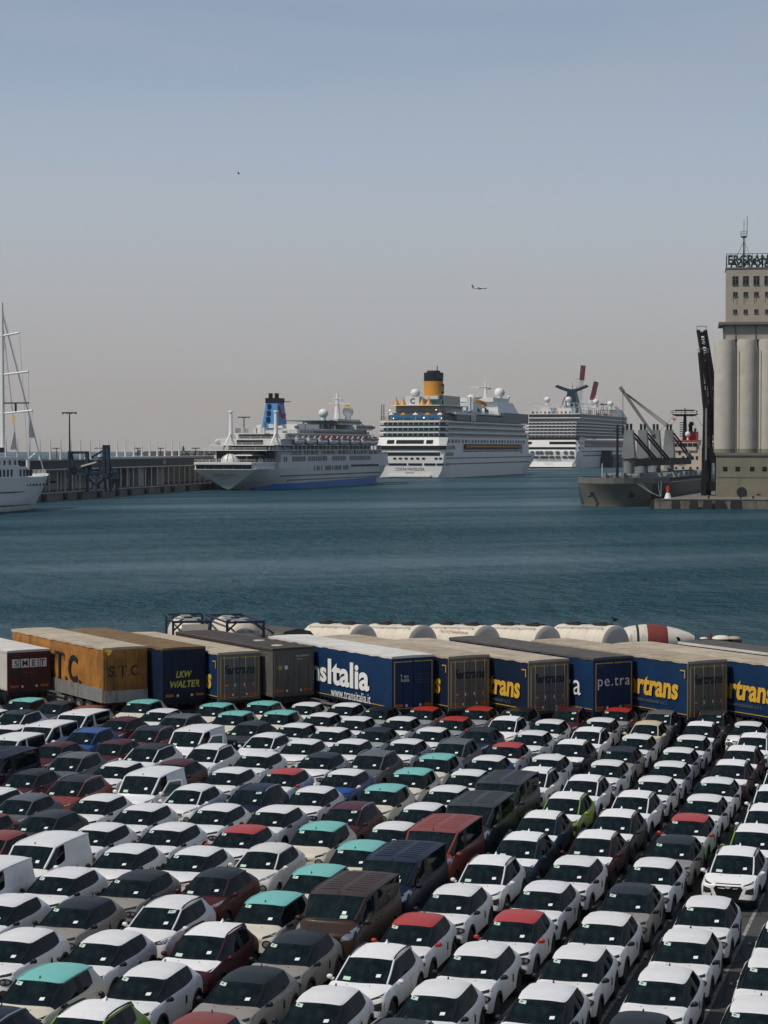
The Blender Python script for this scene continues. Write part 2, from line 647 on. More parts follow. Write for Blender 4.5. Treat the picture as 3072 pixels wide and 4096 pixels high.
# ------------------------------------------------------------------ cars
# length, half width, height, sill, belt, bonnet front, bonnet rear, cowl x, roof front x, door pillar x, roof rear x, half roof width
CT = {
    'hatch':   dict(L=4.0, W=.875, H=1.465, zb=.22, belt=.975, hf=.945, hh=1.01, xc=1.16, xf=.34, xb=-.38, xr=-1.32, wr=.60, wheel=.315, wx=(1.24, -1.27), apillar=True, round=1.0),
    'retro':   dict(L=4.1, W=.885, H=1.57, zb=.22, belt=1.0, hf=.95, hh=1.07, xc=1.27, xf=.54, xb=-.25, xr=-1.40, wr=.63, wheel=.32, wx=(1.28, -1.30), apillar=True, round=1.0),
    'juke':    dict(L=4.13, W=.89, H=1.56, zb=.26, belt=1.05, hf=.96, hh=1.06, xc=1.09, xf=.34, xb=-.42, xr=-1.25, wr=.56, wheel=.34, wx=(1.28, -1.25), apillar=False, round=1.3),
    'qash':    dict(L=4.38, W=.91, H=1.59, zb=.26, belt=1.03, hf=.94, hh=1.06, xc=1.22, xf=.38, xb=-.45, xr=-1.50, wr=.61, wheel=.345, wx=(1.32, -1.33), apillar=False, round=.9),
    'kona':    dict(L=4.17, W=.90, H=1.55, zb=.26, belt=1.0, hf=.93, hh=1.02, xc=1.14, xf=.32, xb=-.42, xr=-1.38, wr=.62, wheel=.34, wx=(1.27, -1.30), apillar=False, round=.9),
    'estate':  dict(L=4.16, W=.875, H=1.55, zb=.26, belt=1.0, hf=.93, hh=1.04, xc=1.20, xf=.40, xb=-.38, xr=-1.48, wr=.60, wheel=.335, wx=(1.26, -1.28), apillar=False, round=.9),
    'van':     dict(L=4.25, W=.915, H=1.82, zb=.25, belt=1.10, hf=.95, hh=1.13, xc=1.42, xf=.72, xb=-.02, xr=-1.98, wr=.75, wheel=.32, wx=(1.30, -1.38), apillar=False, round=.9),
    'bigvan':  dict(L=5.0, W=.975, H=1.96, zb=.28, belt=1.20, hf=1.12, hh=1.33, xc=1.84, xf=1.10, xb=.25, xr=-2.36, wr=.87, wheel=.34, wx=(1.57, -1.53), apillar=False, round=.8),
}
NTAG = 15
T_BODY, T_ROOF, T_HOOD, T_WS, T_LF, T_LR, T_RF, T_RR, T_BACK, T_TRIM, T_CLAD, T_PIL, T_LQ, T_RQ, T_PIR = range(NTAG)
_dummy = [bpy.data.materials.new('tmp_%d' % i) for i in range(NTAG)]


def car_cage(P, kind):
    L, W, H = P['L'], P['W'], P['H']
    van = kind in ('van', 'bigvan')
    zb, belt, hf, hh = P['zb'], P['belt'], P['hf'], P['hh']
    xc, xf, xb, xr, wr = P['xc'], P['xf'], P['xb'], P['xr'], P['wr']
    rd = P['round']
    S = []

    def hood(x, w, zb_, zt, crown, bow=0.0, zw=None):
        zw = zw or (zb_ + zt) * .52
        S.append(('hood', [(x, 0, zb_), (x, .78 * w, zb_), (x, .96 * w, zb_ + .10), (x, w, zw), (x, .985 * w, zt - .13), (x, .90 * w, zt - .035), (x + bow * .3, .72 * w, zt), (x + bow * .8, .46 * w, zt + crown * .8), (x + bow, 0, zt + crown)]))

    h2 = L / 2
    hood(h2 - .01, .70 * W, zb + .08, .74 * hf + .03, .01, .05)
    hood(h2 - .06, .90 * W, zb + .02, hf - .055, .01, .07)
    hood(h2 - .20, .985 * W, zb, hf + .005, .02, .06)
    hood(h2 - .45, .995 * W, zb, hf + .055, .03, .03)
    xm = (h2 - .45 + xc) / 2 - .05
    hood(xm, W, zb, (hf + .055) * .35 + hh * .65, .035, .05)

    def cab(x, w, b, w5, w6, z6, z7, z8, d6=0, d7=0, d8=0, up=.03, zb_=None):
        zb2 = zb if zb_ is None else zb_
        S.append(('cab', [(x, 0, zb2), (x, .80 * w, zb2), (x, .985 * w, zb2 + .10), (x, w, zb2 + (b - zb2) * .55), (x, .99 * w, b - .05), (x, w5, b + up), (x + d6, w6, z6), (x + d7, .72 * w6, z7), (x + d8, 0, z8)]))

    cab(xc, W, belt, .90 * W, .78 * W, hh + .005, hh + .025, hh + .03, 0, .10, .13, up=.01)
    Hf = H - (.045 if not van else .05)
    hr = (H - .02) if van else (H - .06)
    cab(xf, W, belt, .945 * W, wr, Hf - .07 * rd, Hf - .012, Hf, 0, .06, .08)
    cab(xb + .05, W, belt, .95 * W, wr + .02, H - .075 * rd, H - .015, H - .003)
    cab(xb - .05, W, belt, .95 * W, wr + .02, H - .075 * rd, H - .012, H)
    xq = xb - .82 if not van else xb - 1.0
    if kind == 'bigvan':
        xq = xb - 1.25
    bl = belt + (0 if van else .05)
    cab(xq, W, bl, .94 * W, wr + (.01 if van else -.01), H - (.078 if van else .10) * rd, H - .02 if van else H - .035, H - .01 if van else H - .018)
    cab(xr, .985 * W, bl + (0 if van else .06), .92 * W, wr - (.0 if van else .05), hr - .09 * rd, hr - .03, hr - .015)
    if van:
        cab(-h2 + .13, .98 * W, belt, .93 * W, wr - .02, H - .16, H - .10, H - .09)
        cab(-h2 + .04, .95 * W, belt, .90 * W, .84 * W, belt + .14, belt + .16, belt + .17)
    else:
        cab(-h2 + .42, .96 * W, bl + .02, .84 * W, .72 * W, bl + .12, bl + .16, bl + .17)
        cab(-h2 + .16, .93 * W, bl - .08, .82 * W, .68 * W, bl - .04, bl - .02, bl - .01, zb_=zb + .03)
    cab(-h2 + .02, .74 * W, .62, .62 * W, .5 * W, .68, .69, .69, zb_=zb + .10)
    verts, faces, tags = [], [], []
    for _, p in S:
        ring = list(p) + [(q[0], -q[1], q[2]) for q in p[7:0:-1]]
        verts += ring
    ns = len(S)
    # station numbers: 0-4 bonnet, 5 cowl, 6 roof front, 7/8 door pillar, 9 rear door end, 10 roof rear, 11 rear glass foot ...
    clad = kind in ('kona', 'qash', 'juke', 'estate')
    for i in range(ns - 1):
        for k in range(16):
            k2 = (k + 1) % 16
            faces.append((i * 16 + k, i * 16 + k2, (i + 1) * 16 + k2, (i + 1) * 16 + k))
            seg = k if k < 8 else 15 - k           # 0..7, same number on both sides
            left = k < 8
            t = T_BODY
            if seg <= 0:
                t = T_TRIM
            elif seg == 1:
                t = T_CLAD if (clad or kind == 'bigvan') else T_TRIM
            elif seg >= 5 and 2 <= i <= 4:
                t = T_HOOD
            elif seg >= 6 and i == 5:
                t = T_WS
            elif seg == 5 and i == 5:
                t = T_PIL if left else T_PIR
            elif seg >= 6 and 6 <= i <= 9:
                t = T_ROOF
            elif seg == 5 and i == 6:
                t = T_LF if left else T_RF
            elif seg == 5 and i == 7:
                t = T_TRIM if kind != 'van' else T_BODY
            elif seg == 5 and i == 8:
                t = T_LR if left else T_RR
                if kind == 'van':
                    t = T_LR if left else T_RR
            elif seg == 5 and i == 9:
                if kind in ('bigvan', 'van'):
                    t = T_LQ if left else T_RQ
                else:
                    t = T_BODY
            elif seg >= 6 and i == 10 and not van:
                t = T_BACK
            elif seg >= 6 and i == 11 and van:
                t = T_BACK
            elif seg >= 6 and i == 10 and van:
                t = T_ROOF
            tags.append(t)
    for e, rev in ((0, False), ((ns - 1) * 16, True)):
        for k in range(8):
            a, b_, c_, d_ = e + k, e + k + 1, e + (16 - k - 1) % 16, e + (16 - k) % 16
            q = []
            for w_ in (a, b_, c_, d_):
                if w_ not in q:
                    q.append(w_)
            faces.append(tuple(q[::-1]) if not rev else tuple(q))
            tags.append(T_TRIM if k <= 1 else T_BODY)
    return verts, faces, tags


def eval_mesh(o):
    bpy.context.view_layer.update()
    return bpy.data.meshes.new_from_object(o.evaluated_get(bpy.context.evaluated_depsgraph_get()))


class Shell:
    pass


def car_shell(kind):
    P = CT[kind]
    vs, fs, tg = car_cage(P, kind)
    me = bpy.data.meshes.new('shell_' + kind)
    me.from_pydata(vs, [], fs)
    for m in _dummy:
        me.materials.append(m)
    for p, t in zip(me.polygons, tg):
        p.material_index = t
    bm = bmesh.new()
    bm.from_mesh(me)
    bmesh.ops.recalc_face_normals(bm, faces=bm.faces)
    cl = bm.edges.layers.float.new('crease_edge')
    glassy = {T_PIR, T_WS, T_LF, T_LR, T_RF, T_RR, T_BACK, T_PIL, T_TRIM, T_LQ, T_RQ}
    for e in bm.edges:
        if len(e.link_faces) == 2:
            a, b = (f.material_index for f in e.link_faces)
            if a != b:
                if (a in glassy) != (b in glassy):
                    e[cl] = 0.45
                if {a, b} == {T_WS, T_ROOF}:
                    e[cl] = 0.75
                if T_ROOF in (a, b) and T_WS not in (a, b):
                    e[cl] = 0.62
                if {a, b} == {T_WS, T_HOOD} or (T_HOOD in (a, b) and T_BODY in (a, b)):
                    e[cl] = 0.6
    bm.to_mesh(me)
    bm.free()
    o = bpy.data.objects.new('shell_tmp', me)
    col.objects.link(o)
    sub = o.modifiers.new('s', 'SUBSURF')
    sub.levels = 2
    sub.render_levels = 2
    solid = eval_mesh(o)
    o.modifiers.clear()
    o.data = solid
    # wheel wells
    cuts = []
    r = P['wheel'] + .055
    for wx in P['wx']:
        for sd in (-1, 1):
            y0, y1 = sd * (P['W'] - .30), sd * (P['W'] + .3)
            b = MB()
            b.lathe([(r, min(y0, y1)), (r, max(y0, y1))], n=28, axis='y', c=(wx, 0, P['wheel'] + .01))
            cm = b.mesh('cut')
            bmx = bmesh.new()
            bmx.from_mesh(cm)
            bmesh.ops.recalc_face_normals(bmx, faces=bmx.faces)
            bmx.to_mesh(cm)
            bmx.free()
            for m in _dummy:
                cm.materials.append(m)
            for p in cm.polygons:
                p.material_index = T_TRIM
            co = bpy.data.objects.new('cut_tmp', cm)
            col.objects.link(co)
            md = o.modifiers.new('b', 'BOOLEAN')
            md.operation = 'DIFFERENCE'
            md.solver = 'EXACT'
            md.object = co
            cuts.append(co)
    full = eval_mesh(o)
    bpy.data.objects.remove(o)
    for c in cuts:
        bpy.data.objects.remove(c)
    if len(full.polygons) < 500:
        full = solid
    sh = Shell()
    sh.kind, sh.P = kind, P
    sh.parts = {}
    co = [v.co.copy() for v in full.vertices]
    by = {}
    for p in full.polygons:
        by.setdefault(p.material_index, []).append(list(p.vertices))
    merge = {T_CLAD: T_CLAD}
    for t, fl in by.items():
        idx = {}
        vv, ff = [], []
        for f in fl:
            g = []
            for i in f:
                if i not in idx:
                    idx[i] = len(vv)
                    vv.append(co[i])
                g.append(idx[i])
            ff.append(g)
        m2 = bpy.data.meshes.new('%s_%d' % (kind, t))
        m2.from_pydata(vv, [], ff)
        for p in m2.polygons:
            p.use_smooth = True
        m2.update()
        m2.set_sharp_from_angle(angle=math.radians(40))
        sh.parts[t] = m2
    sh.bvh = BVHTree.FromPolygons([v.co for v in solid.vertices], [list(p.vertices) for p in solid.polygons])
    def shared(ts, us):
        A = {i for t in ts for f in by.get(t, []) for i in f}
        B = {i for t in us for f in by.get(t, []) for i in f}
        return [co[i] for i in A & B]
    sh.edge = {}
    for sd in (1, -1):
        q = sorted([v for v in shared([T_WS], [T_PIL if sd > 0 else T_PIR])], key=lambda v: -v.x)
        sh.edge['pillar', sd] = q
        q = sorted([v for v in shared([T_ROOF], [T_LF, T_LR, T_LQ, T_TRIM, T_BODY]) if v.y * sd > .2 and v.x > P['xr'] - .02] if sd > 0 else
                   [v for v in shared([T_ROOF], [T_RF, T_RR, T_RQ, T_TRIM, T_BODY]) if v.y * sd > .2 and v.x > P['xr'] - .02], key=lambda v: -v.x)
        sh.edge['cant', sd] = q
    ws = sh.parts[T_WS]
    top = max(ws.vertices, key=lambda v: v.co.z - abs(v.co.y) * .5)
    sh.tw = Vector((top.co.x, 0, top.co.z))
    return sh


def ray(sh, o, d):
    h = sh.bvh.ray_cast(Vector(o), Vector(d).normalized())
    return h[0], h[1]


def decal(sh, quad, view, off=.004, nu=6, nv=3, thick=.012, ellipse=False):
    """a thin piece laid on the body. quad: four corners in the plane seen from view ('front': (y, z); 'left'/'right': (x, z); 'top': (x, y); or a screen
    tilt ('slant') seen along the windscreen's normal)"""
    vs = []
    pts = []
    if ellipse:
        (cy, cz, ry, rz) = quad
        pts = [(cy, cz)]
        n = 18
        for k in (0.34, 0.68, 1.0):
            for i in range(n):
                t = 2 * math.pi * i / n
                pts.append((cy + ry * k * math.cos(t), cz + rz * k * math.sin(t)))
    else:
        a, b, c, d = [Vector(q) for q in quad]
        for j in range(nv + 1):
            for i in range(nu + 1):
                s, t = i / nu, j / nv
                p = (a * (1 - s) + b * s) * (1 - t) + (d * (1 - s) + c * s) * t
                pts.append((p.x, p.y))
    lo = []
    for p in pts:
        if view == 'front':
            o, d = (4.0, p[0], p[1]), (-1, 0, 0)
        elif view == 'rear':
            o, d = (-4.0, p[0], p[1]), (1, 0, 0)
        elif view == 'left':
            o, d = (p[0], 3.0, p[1]), (0, -1, 0)
        elif view == 'right':
            o, d = (p[0], -3.0, p[1]), (0, 1, 0)
        else:
            o, d = (p[0], p[1], 4.0), (0, 0, -1)
        h, n = ray(sh, o, d)
        if h is None:
            h, n = Vector(o) + Vector(d) * 3, -Vector(d)
        lo.append((h, n))
    N = len(lo)
    vs = [h + n * off for h, n in lo] + [h - n * thick for h, n in lo]
    fs = []
    if ellipse:
        n = 18
        for i in range(n):
            i2 = (i + 1) % n
            fs.append((0, 1 + i, 1 + i2))
            fs.append((1 + i, 1 + n + i, 1 + n + i2, 1 + i2))
            fs.append((1 + n + i, 1 + 2 * n + i, 1 + 2 * n + i2, 1 + n + i2))
            fs.append((1 + 2 * n + i, N + 1 + 2 * n + i, N + 1 + 2 * n + i2, 1 + 2 * n + i2))
    else:
        w = nu + 1
        for j in range(nv):
            for i in range(nu):
                fs.append((j * w + i, j * w + i + 1, (j + 1) * w + i + 1, (j + 1) * w + i))
        edge = [i for i in range(w)] + [j * w + nu for j in range(1, nv + 1)] + [nv * w + i for i in range(nu - 1, -1, -1)] + [j * w for j in range(nv - 1, 0, -1)]
        for q in range(len(edge)):
            e0, e1 = edge[q], edge[(q + 1) % len(edge)]
            fs.append((e1, e0, N + e0, N + e1))
    b = MB()
    b.add(vs, fs)
    return b


SHELLS = {k: car_shell(k) for k in CT}
for m in _dummy:
    pass


def wheel_meshes(r, w=.20, spokes=7):
    b = MB()
    b.lathe([(r * .62, -w / 2), (r * .92, -w / 2), (r, -w / 2 + .03), (r, w / 2 - .03), (r * .92, w / 2), (r * .62, w / 2)], n=26, axis='y')
    tyre = b.mesh('tyre', 40)
    b = MB()
    b.lathe([(r * .64, w / 2 - .02), (r * .60, w / 2 - .005), (r * .56, w / 2 - .05)], n=24, axis='y')
    for i in range(spokes):
        t = 2 * math.pi * i / spokes
        c, s = math.cos(t), math.sin(t)
        for q in (0,):
            b.bar((s * r * .1, w / 2 - .035, c * r * .1), (s * r * .58, w / 2 - .03, c * r * .58), .05, .03)
    b.lathe([(.001, w / 2 - .015), (r * .16, w / 2 - .015), (r * .16, w / 2 - .06)], n=12, axis='y')
    rim = b.mesh('rim', 40)
    b = MB()
    b.lathe([(.001, w / 2 - .07), (r * .62, w / 2 - .07)], n=20, axis='y')
    return tyre, rim


WHEELS = {k: wheel_meshes(CT[k]['wheel'], spokes=5 if k in ('kona', 'qash', 'retro') else 8) for k in CT}


def mirror_mesh(P, sd):
    b = MB()
    x, y, z = P['xc'] - .34, sd * (P['W'] + .055), P['belt'] + .045
    big = 1.25 if P['H'] > 1.7 else 1.0
    b.sphere((x, y, z), .078 * big, n=12, m=8, sx=.72, sy=1.15, sz=.85)
    b.bar((x, sd * (P['W'] * .93), z - .05), (x, y, z - .03), .05, .06)
    return b


def car_static(kind):
    """part meshes shared by all cars of a kind: list of (name, mesh, material key or slot word, sub-part list)"""
    sh, P = SHELLS[kind], CT[kind]
    L, W, H = P['L'], P['W'], P['H']
    f = L / 2
    out = []

    def add(name, mb, m, smooth=40, subs=(), fix=True):
        me = mb.mesh(name, smooth)
        if fix:
            bm = bmesh.new()
            bm.from_mesh(me)
            bmesh.ops.recalc_face_normals(bm, faces=bm.faces)
            bm.to_mesh(me)
            bm.free()
        out.append((name, me, m, list(subs)))
        return me

    for t, name, m in ((T_BODY, 'body', 'BODY'), (T_ROOF, 'roof', 'ROOF'), (T_HOOD, 'bonnet', 'HOOD'), (T_WS, 'windscreen', 'windscreen_glass'), (T_BACK, 'rear_window', 'window_glass'),
                       (T_LF, 'side_window', 'window_glass'), (T_RF, 'side_window', 'window_glass'), (T_LR, 'side_window', 'REARSIDE'), (T_RR, 'side_window', 'REARSIDE'),
                       (T_LQ, 'side_window', 'QUARTER'), (T_RQ, 'side_window', 'QUARTER'), (T_PIL, 'quarter_window', 'window_glass'), (T_PIR, 'quarter_window', 'window_glass'), (T_TRIM, 'lower_trim', 'black_trim'), (T_CLAD, 'sill_cladding', 'cladding')):
        if t in sh.parts:
            out.append((name, sh.parts[t], m, []))
    hf, hh, zb = P['hf'], P['hh'], P['zb']
    # seams between the doors and wheel-arch flares
    for sd, vw in ((1, 'left'), (-1, 'right')):
        zlo, zhi = zb + .14, P['belt'] - .03
        for nm, x in (('door_seam', P['xc'] - .22), ('door_seam', P['xb']), ('door_seam', P['xb'] - (.80 if kind != 'bigvan' else 1.2))):
            out.append((nm, decal(sh, [(x - .007, zlo), (x + .007, zlo), (x + .007, zhi), (x - .007, zhi)], vw, off=.0012, nu=1, nv=6).mesh(nm, 40), 'black_trim', []))
        for x in ((P['xb'] + .14, P['xb'] - .68) if kind not in ('van', 'bigvan') else (P['xb'] + .14, P['xb'] - .3)):
            z = P['belt'] - .13
            h, n = ray(sh, (x, sd * 3, z), (0, -sd, 0))
            b = MB()
            b.tube([(x + .09, h.y - sd * .005, z), (x + .06, h.y + sd * .03, z), (x - .06, h.y + sd * .03, z), (x - .09, h.y - sd * .005, z)], .012, 6)
            add('door_handle', b, 'BODY')
        q = sh.edge['pillar', sd]
        if len(q) > 2:
            b = MB()
            b.tube(q[::2] if len(q) % 2 else q[::2] + [q[-1]], .030 if kind not in ('van', 'bigvan') else .045, 6)
            add('windscreen_pillar', b, 'black_trim' if P['apillar'] else 'BODY')
        q = sh.edge['cant', sd]
        if len(q) > 2 and kind != 'hatch':
            b = MB()
            b.tube(q[::2] if len(q) % 2 else q[::2] + [q[-1]], .030, 6)
            add('cant_rail', b, 'ROOF' if kind == 'retro' else 'BODY')
        for wx in P['wx']:
            if kind in ('hatch', 'retro'):
                r = P['wheel'] + .05
                vs, fs = [], []
                for i in range(17):
                    t = math.radians(-8 + 196 * i / 16)
                    for rr, of in ((r, -.03), (r, .016), (r + .075, .016), (r + .085, -.005)):
                        x, z = wx + rr * math.cos(t), max(P['wheel'] + .01 + rr * math.sin(t), zb + .03)
                        h, n = ray(sh, (x, sd * 3, z), (0, -sd, 0))
                        y = h.y if h is not None else sd * W * .95
                        vs.append((x, y + sd * of, z))
                    if i:
                        a = (i - 1) * 4
                        fs += [(a + k, a + k + 1, a + k + 5, a + k + 4) for k in range(3)]
                b = MB()
                b.add(vs, fs)
                add('arch_flare', b, 'cladding' if kind == 'hatch' else 'BODY')
        mm = mirror_mesh(P, sd)
        add('wing_mirror', mm, 'MIRROR')
    # aerial
    if kind == 'kona':
        b = MB()
        x = P['xr'] + .25
        b.add([(x + .13, -.05, H - .05), (x + .13, .05, H - .05), (x - .10, .05, H - .06), (x - .10, -.05, H - .06), (x - .06, 0, H + .075)], [(0, 1, 4), (1, 2, 4), (2, 3, 4), (3, 0, 4), (3, 2, 1, 0)])
        add('wrapped_aerial', b, 'film')
    else:
        x = P['xf'] - .12 if kind in ('retro', 'van', 'bigvan') else P['xr'] + .18
        h, n = ray(sh, (x, 0, 4), (0, 0, -1))
        b = MB()
        b.tube([(x, 0, h.z - .01), (x - .02, 0, h.z + .03), (x - .035, 0, h.z + .055)], .026, 6, r1=.016)
        add('aerial', b, 'black_trim')
    # windscreen paperwork: a large pale green slip and a small white slip
    def slip(yc, tz, w, h, name, m):
        ws = sh.parts[T_WS]
        zs = [v.co.z for v in ws.vertices]
        z0, z1 = min(zs), max(zs)
        z = z0 + (z1 - z0) * tz
        hv = h * (z1 - z0)
        return decal(sh, [(yc - w / 2, z - hv / 2), (yc + w / 2, z - hv / 2), (yc + w / 2, z + hv / 2), (yc - w / 2, z + hv / 2)], 'front', off=.004, nu=2, nv=2, thick=.004)
    if kind in ('hatch', 'retro', 'estate'):
        yy = -.42 if kind != 'estate' else .40
        me = slip(yy, .84, .19, .13, '', '')
        out.append(('paper_slip', me.mesh('paper_slip', 40), 'sticker_green', [('print', slip(yy - .02, .85, .075, .06, '', '').mesh('print', 40), 'print_dark')]))
    else:
        me = slip(-.40 if kind != 'bigvan' else .42, .16 if kind != 'bigvan' else .17, .20, .13, '', '')
        out.append(('paper_slip', me.mesh('paper_slip', 40), 'sticker_green', []))
    yy = .40
    z_ = .33
    out.append(('number_slip', slip(yy, z_, .115, .12, '', '').mesh('number_slip', 40), 'sticker_white', []))
    # wiper
    b = decal(sh, [(.50, hh + .035), (-.45, hh + .03), (-.45, hh + .045), (.50, hh + .05)], 'front', off=.006, nu=8, nv=1, thick=.0)
    out.append(('wiper', b.mesh('wiper', 40), 'black_trim', []))
    D = decal
    for sd in (-1, 1):
        if kind == 'hatch':
            out.append(('daytime_light', D(sh, [(sd * .80, hf - .075), (sd * .34, hf - .135), (sd * .34, hf - .085), (sd * .80, hf - .005)], 'front', nu=8, nv=2).mesh('daytime_light', 40), 'lamp_dark', []))
            sub = [('lamp_reflector', D(sh, (sd * .57, hf - .235, .06, .05), 'front', off=.026, ellipse=True).mesh('lamp_reflector', 40), 'lamp_glass'),
                   ('lamp_reflector', D(sh, (sd * .70, hf - .228, .042, .042), 'front', off=.026, ellipse=True).mesh('lamp_reflector', 40), 'lamp_glass')]
            out.append(('headlamp', D(sh, (sd * .63, hf - .232, .175, .095), 'front', off=.016, ellipse=True).mesh('headlamp', 40), 'lamp_dark', sub))
            out.append(('fog_lamp', D(sh, (sd * .60, .43, .12, .075), 'front', off=.016, ellipse=True).mesh('fog_lamp', 40), 'lamp_dark', []))
        elif kind == 'retro':
            out.append(('side_light', D(sh, [(sd * .80, hf - .03), (sd * .46, hf - .11), (sd * .48, hf - .045), (sd * .80, hf + .035)], 'front', nu=6, nv=2).mesh('side_light', 40), 'lamp_dark', []))
            sub = [('lamp_reflector', D(sh, (sd * .60, hf - .25, .085, .075), 'front', off=.026, ellipse=True).mesh('lamp_reflector', 40), 'lamp_glass')]
            out.append(('headlamp', D(sh, (sd * .60, hf - .25, .135, .115), 'front', off=.016, ellipse=True).mesh('headlamp', 40), 'lamp_dark', sub))
        elif kind == 'juke':
            out.append(('side_light', D(sh, [(sd * .80, hf + .0), (sd * .45, hf - .10), (sd * .48, hf - .03), (sd * .78, hf + .07)], 'front', nu=6, nv=2).mesh('side_light', 40), 'lamp_glass', []))
            sub = [('lamp_reflector', D(sh, (sd * .60, hf - .30, .075, .075), 'front', off=.026, ellipse=True).mesh('lamp_reflector', 40), 'lamp_glass')]
            out.append(('headlamp', D(sh, (sd * .60, hf - .30, .12, .115), 'front', off=.016, ellipse=True).mesh('headlamp', 40), 'lamp_dark', sub))
        elif kind == 'kona':
            out.append(('daytime_light', D(sh, [(sd * .82, hf - .02), (sd * .46, hf - .10), (sd * .50, hf - .055), (sd * .82, hf + .035)], 'front', nu=6, nv=2).mesh('daytime_light', 40), 'lamp_dark', []))
            sub = [('lamp_reflector', D(sh, [(sd * .77, hf - .30), (sd * .60, hf - .315), (sd * .61, hf - .24), (sd * .77, hf - .21)], 'front', off=.016, nu=4, nv=2).mesh('lamp_reflector', 40), 'lamp_dark')]
            out.append(('headlamp', D(sh, [(sd * .845, hf - .36), (sd * .52, hf - .33), (sd * .56, hf - .20), (sd * .845, hf - .12)], 'front', nu=5, nv=3).mesh('headlamp', 40), 'cladding', sub))
        elif kind in ('qash', 'estate'):
            sub = [('lamp_reflector', D(sh, [(sd * .76, hf - .06), (sd * .56, hf - .10), (sd * .56, hf - .05), (sd * .76, hf + .0)], 'front', off=.012, nu=4, nv=2).mesh('lamp_reflector', 40), 'lamp_glass')]
            out.append(('headlamp', D(sh, [(sd * .82, hf - .09), (sd * .46, hf - .13), (sd * .46, hf - .05), (sd * .82, hf + .05)], 'front', nu=6, nv=2).mesh('headlamp', 40), 'lamp_dark', sub))
            out.append(('fog_lamp', D(sh, (sd * .62, .42, .08, .05), 'front', off=.016, ellipse=True).mesh('fog_lamp', 40), 'lamp_dark', []))
        elif kind == 'van':
            sub = [('lamp_reflector', D(sh, (sd * .68, hf - .06, .09, .075), 'front', off=.026, ellipse=True).mesh('lamp_reflector', 40), 'chrome')]
            out.append(('headlamp', D(sh, [(sd * .84, hf - .10), (sd * .50, hf - .17), (sd * .56, hf - .03), (sd * .84, hf + .10)], 'front', nu=6, nv=3).mesh('headlamp', 40), 'lamp_glass', sub))
        else:
            sub = [('lamp_reflector', D(sh, [(sd * .86, hf - .13), (sd * .64, hf - .19), (sd * .64, hf - .10), (sd * .86, hf + .02)], 'front', off=.014, nu=4, nv=2).mesh('lamp_reflector', 40), 'chrome')]
            out.append(('headlamp', D(sh, [(sd * .92, hf - .16), (sd * .52, hf - .24), (sd * .56, hf - .12), (sd * .92, hf + .14)], 'front', nu=6, nv=3).mesh('headlamp', 40), 'lamp_glass', sub))
        b = MB()
        y = sd * W * .80
        out.append(('tail_lamp', D(sh, [(sd * .80 * W, .74), (sd * .52 * W, .74), (sd * .52 * W, .92), (sd * .80 * W, .92)], 'rear', nu=4, nv=2).mesh('tail_lamp', 40), 'tail_red', []))
    # grilles
    if kind == 'hatch':
        out.append(('grille_bar', D(sh, [(-.34, hf - .135), (.34, hf - .135), (.34, hf - .085), (-.34, hf - .085)], 'front', nu=10, nv=1).mesh('grille_bar', 40), 'lamp_dark', [('chrome_strip', D(sh, [(-.34, hf - .108), (.34, hf - .108), (.34, hf - .096), (-.34, hf - .096)], 'front', off=.012, nu=10, nv=1).mesh('chrome_strip', 40), 'chrome')]))
        out.append(('lower_grille', D(sh, [(-.50, .33), (.50, .33), (.40, .54), (-.40, .54)], 'front', nu=10, nv=3).mesh('lower_grille', 40), 'black_trim', []))
    elif kind == 'retro':
        out.append(('grille_bar', D(sh, [(-.20, hf - .17), (.20, hf - .17), (.20, hf - .10), (-.20, hf - .10)], 'front', nu=6, nv=1).mesh('grille_bar', 40), 'black_trim', [('chrome_strip', D(sh, [(-.21, hf - .145), (.21, hf - .145), (.21, hf - .122), (-.21, hf - .122)], 'front', off=.014, nu=6, nv=1).mesh('chrome_strip', 40), 'chrome')]))
        out.append(('lower_grille', D(sh, [(-.50, .28), (.50, .28), (.42, .46), (-.42, .46)], 'front', nu=8, nv=3).mesh('lower_grille', 40), 'black_trim', []))
    elif kind == 'kona':
        sub = [('badge', D(sh, (0, hf - .135, .085, .042), 'front', off=.018, ellipse=True).mesh('badge', 40), 'chrome')]
        out.append(('grille', D(sh, [(-.30, .36), (.30, .36), (.46, hf - .19), (-.46, hf - .19)], 'front', nu=10, nv=4).mesh('grille', 40), 'black_trim', []))
        out.append(('upper_grille', D(sh, [(-.46, hf - .19), (.46, hf - .19), (.40, hf - .10), (-.40, hf - .10)], 'front', nu=10, nv=2).mesh('upper_grille', 40), 'black_trim', sub))
        out.append(('bonnet_slot', D(sh, [(-.40, hf - .05), (.40, hf - .05), (.40, hf - .025), (-.40, hf - .025)], 'front', nu=8, nv=1).mesh('bonnet_slot', 40), 'black_trim', []))
    elif kind == 'bigvan':
        b = MB()
        h, n = ray(sh, (4, 0, hf - .16), (-1, 0, 0))
        x = h.x + .012
        pr = [(0, .115), (.062, 0), (0, -.115), (-.062, 0)]
        vs = [(x, p[0], hf - .16 + p[1]) for p in pr] + [(x, p[0] * .45, hf - .16 + p[1] * .45) for p in pr] + [(x + .02, p[0] * .75, hf - .16 + p[1] * .75) for p in pr]
        fs = []
        for i in range(4):
            j = (i + 1) % 4
            fs += [(i, j, 8 + j, 8 + i), (8 + i, 8 + j, 4 + j, 4 + i)]
        b.add(vs, fs)
        bme = b.mesh('badge', 30)
        out.append(('grille', D(sh, [(-.54, hf - .30), (.54, hf - .30), (.56, hf - .12), (-.56, hf - .12)], 'front', nu=10, nv=2).mesh('grille', 40), 'black_trim', [('badge', bme, 'chrome')]))
        out.append(('lower_grille', D(sh, [(-.72, .36), (.72, .36), (.62, .74), (-.62, .74)], 'front', nu=8, nv=3).mesh('lower_grille', 40), 'black_trim', []))
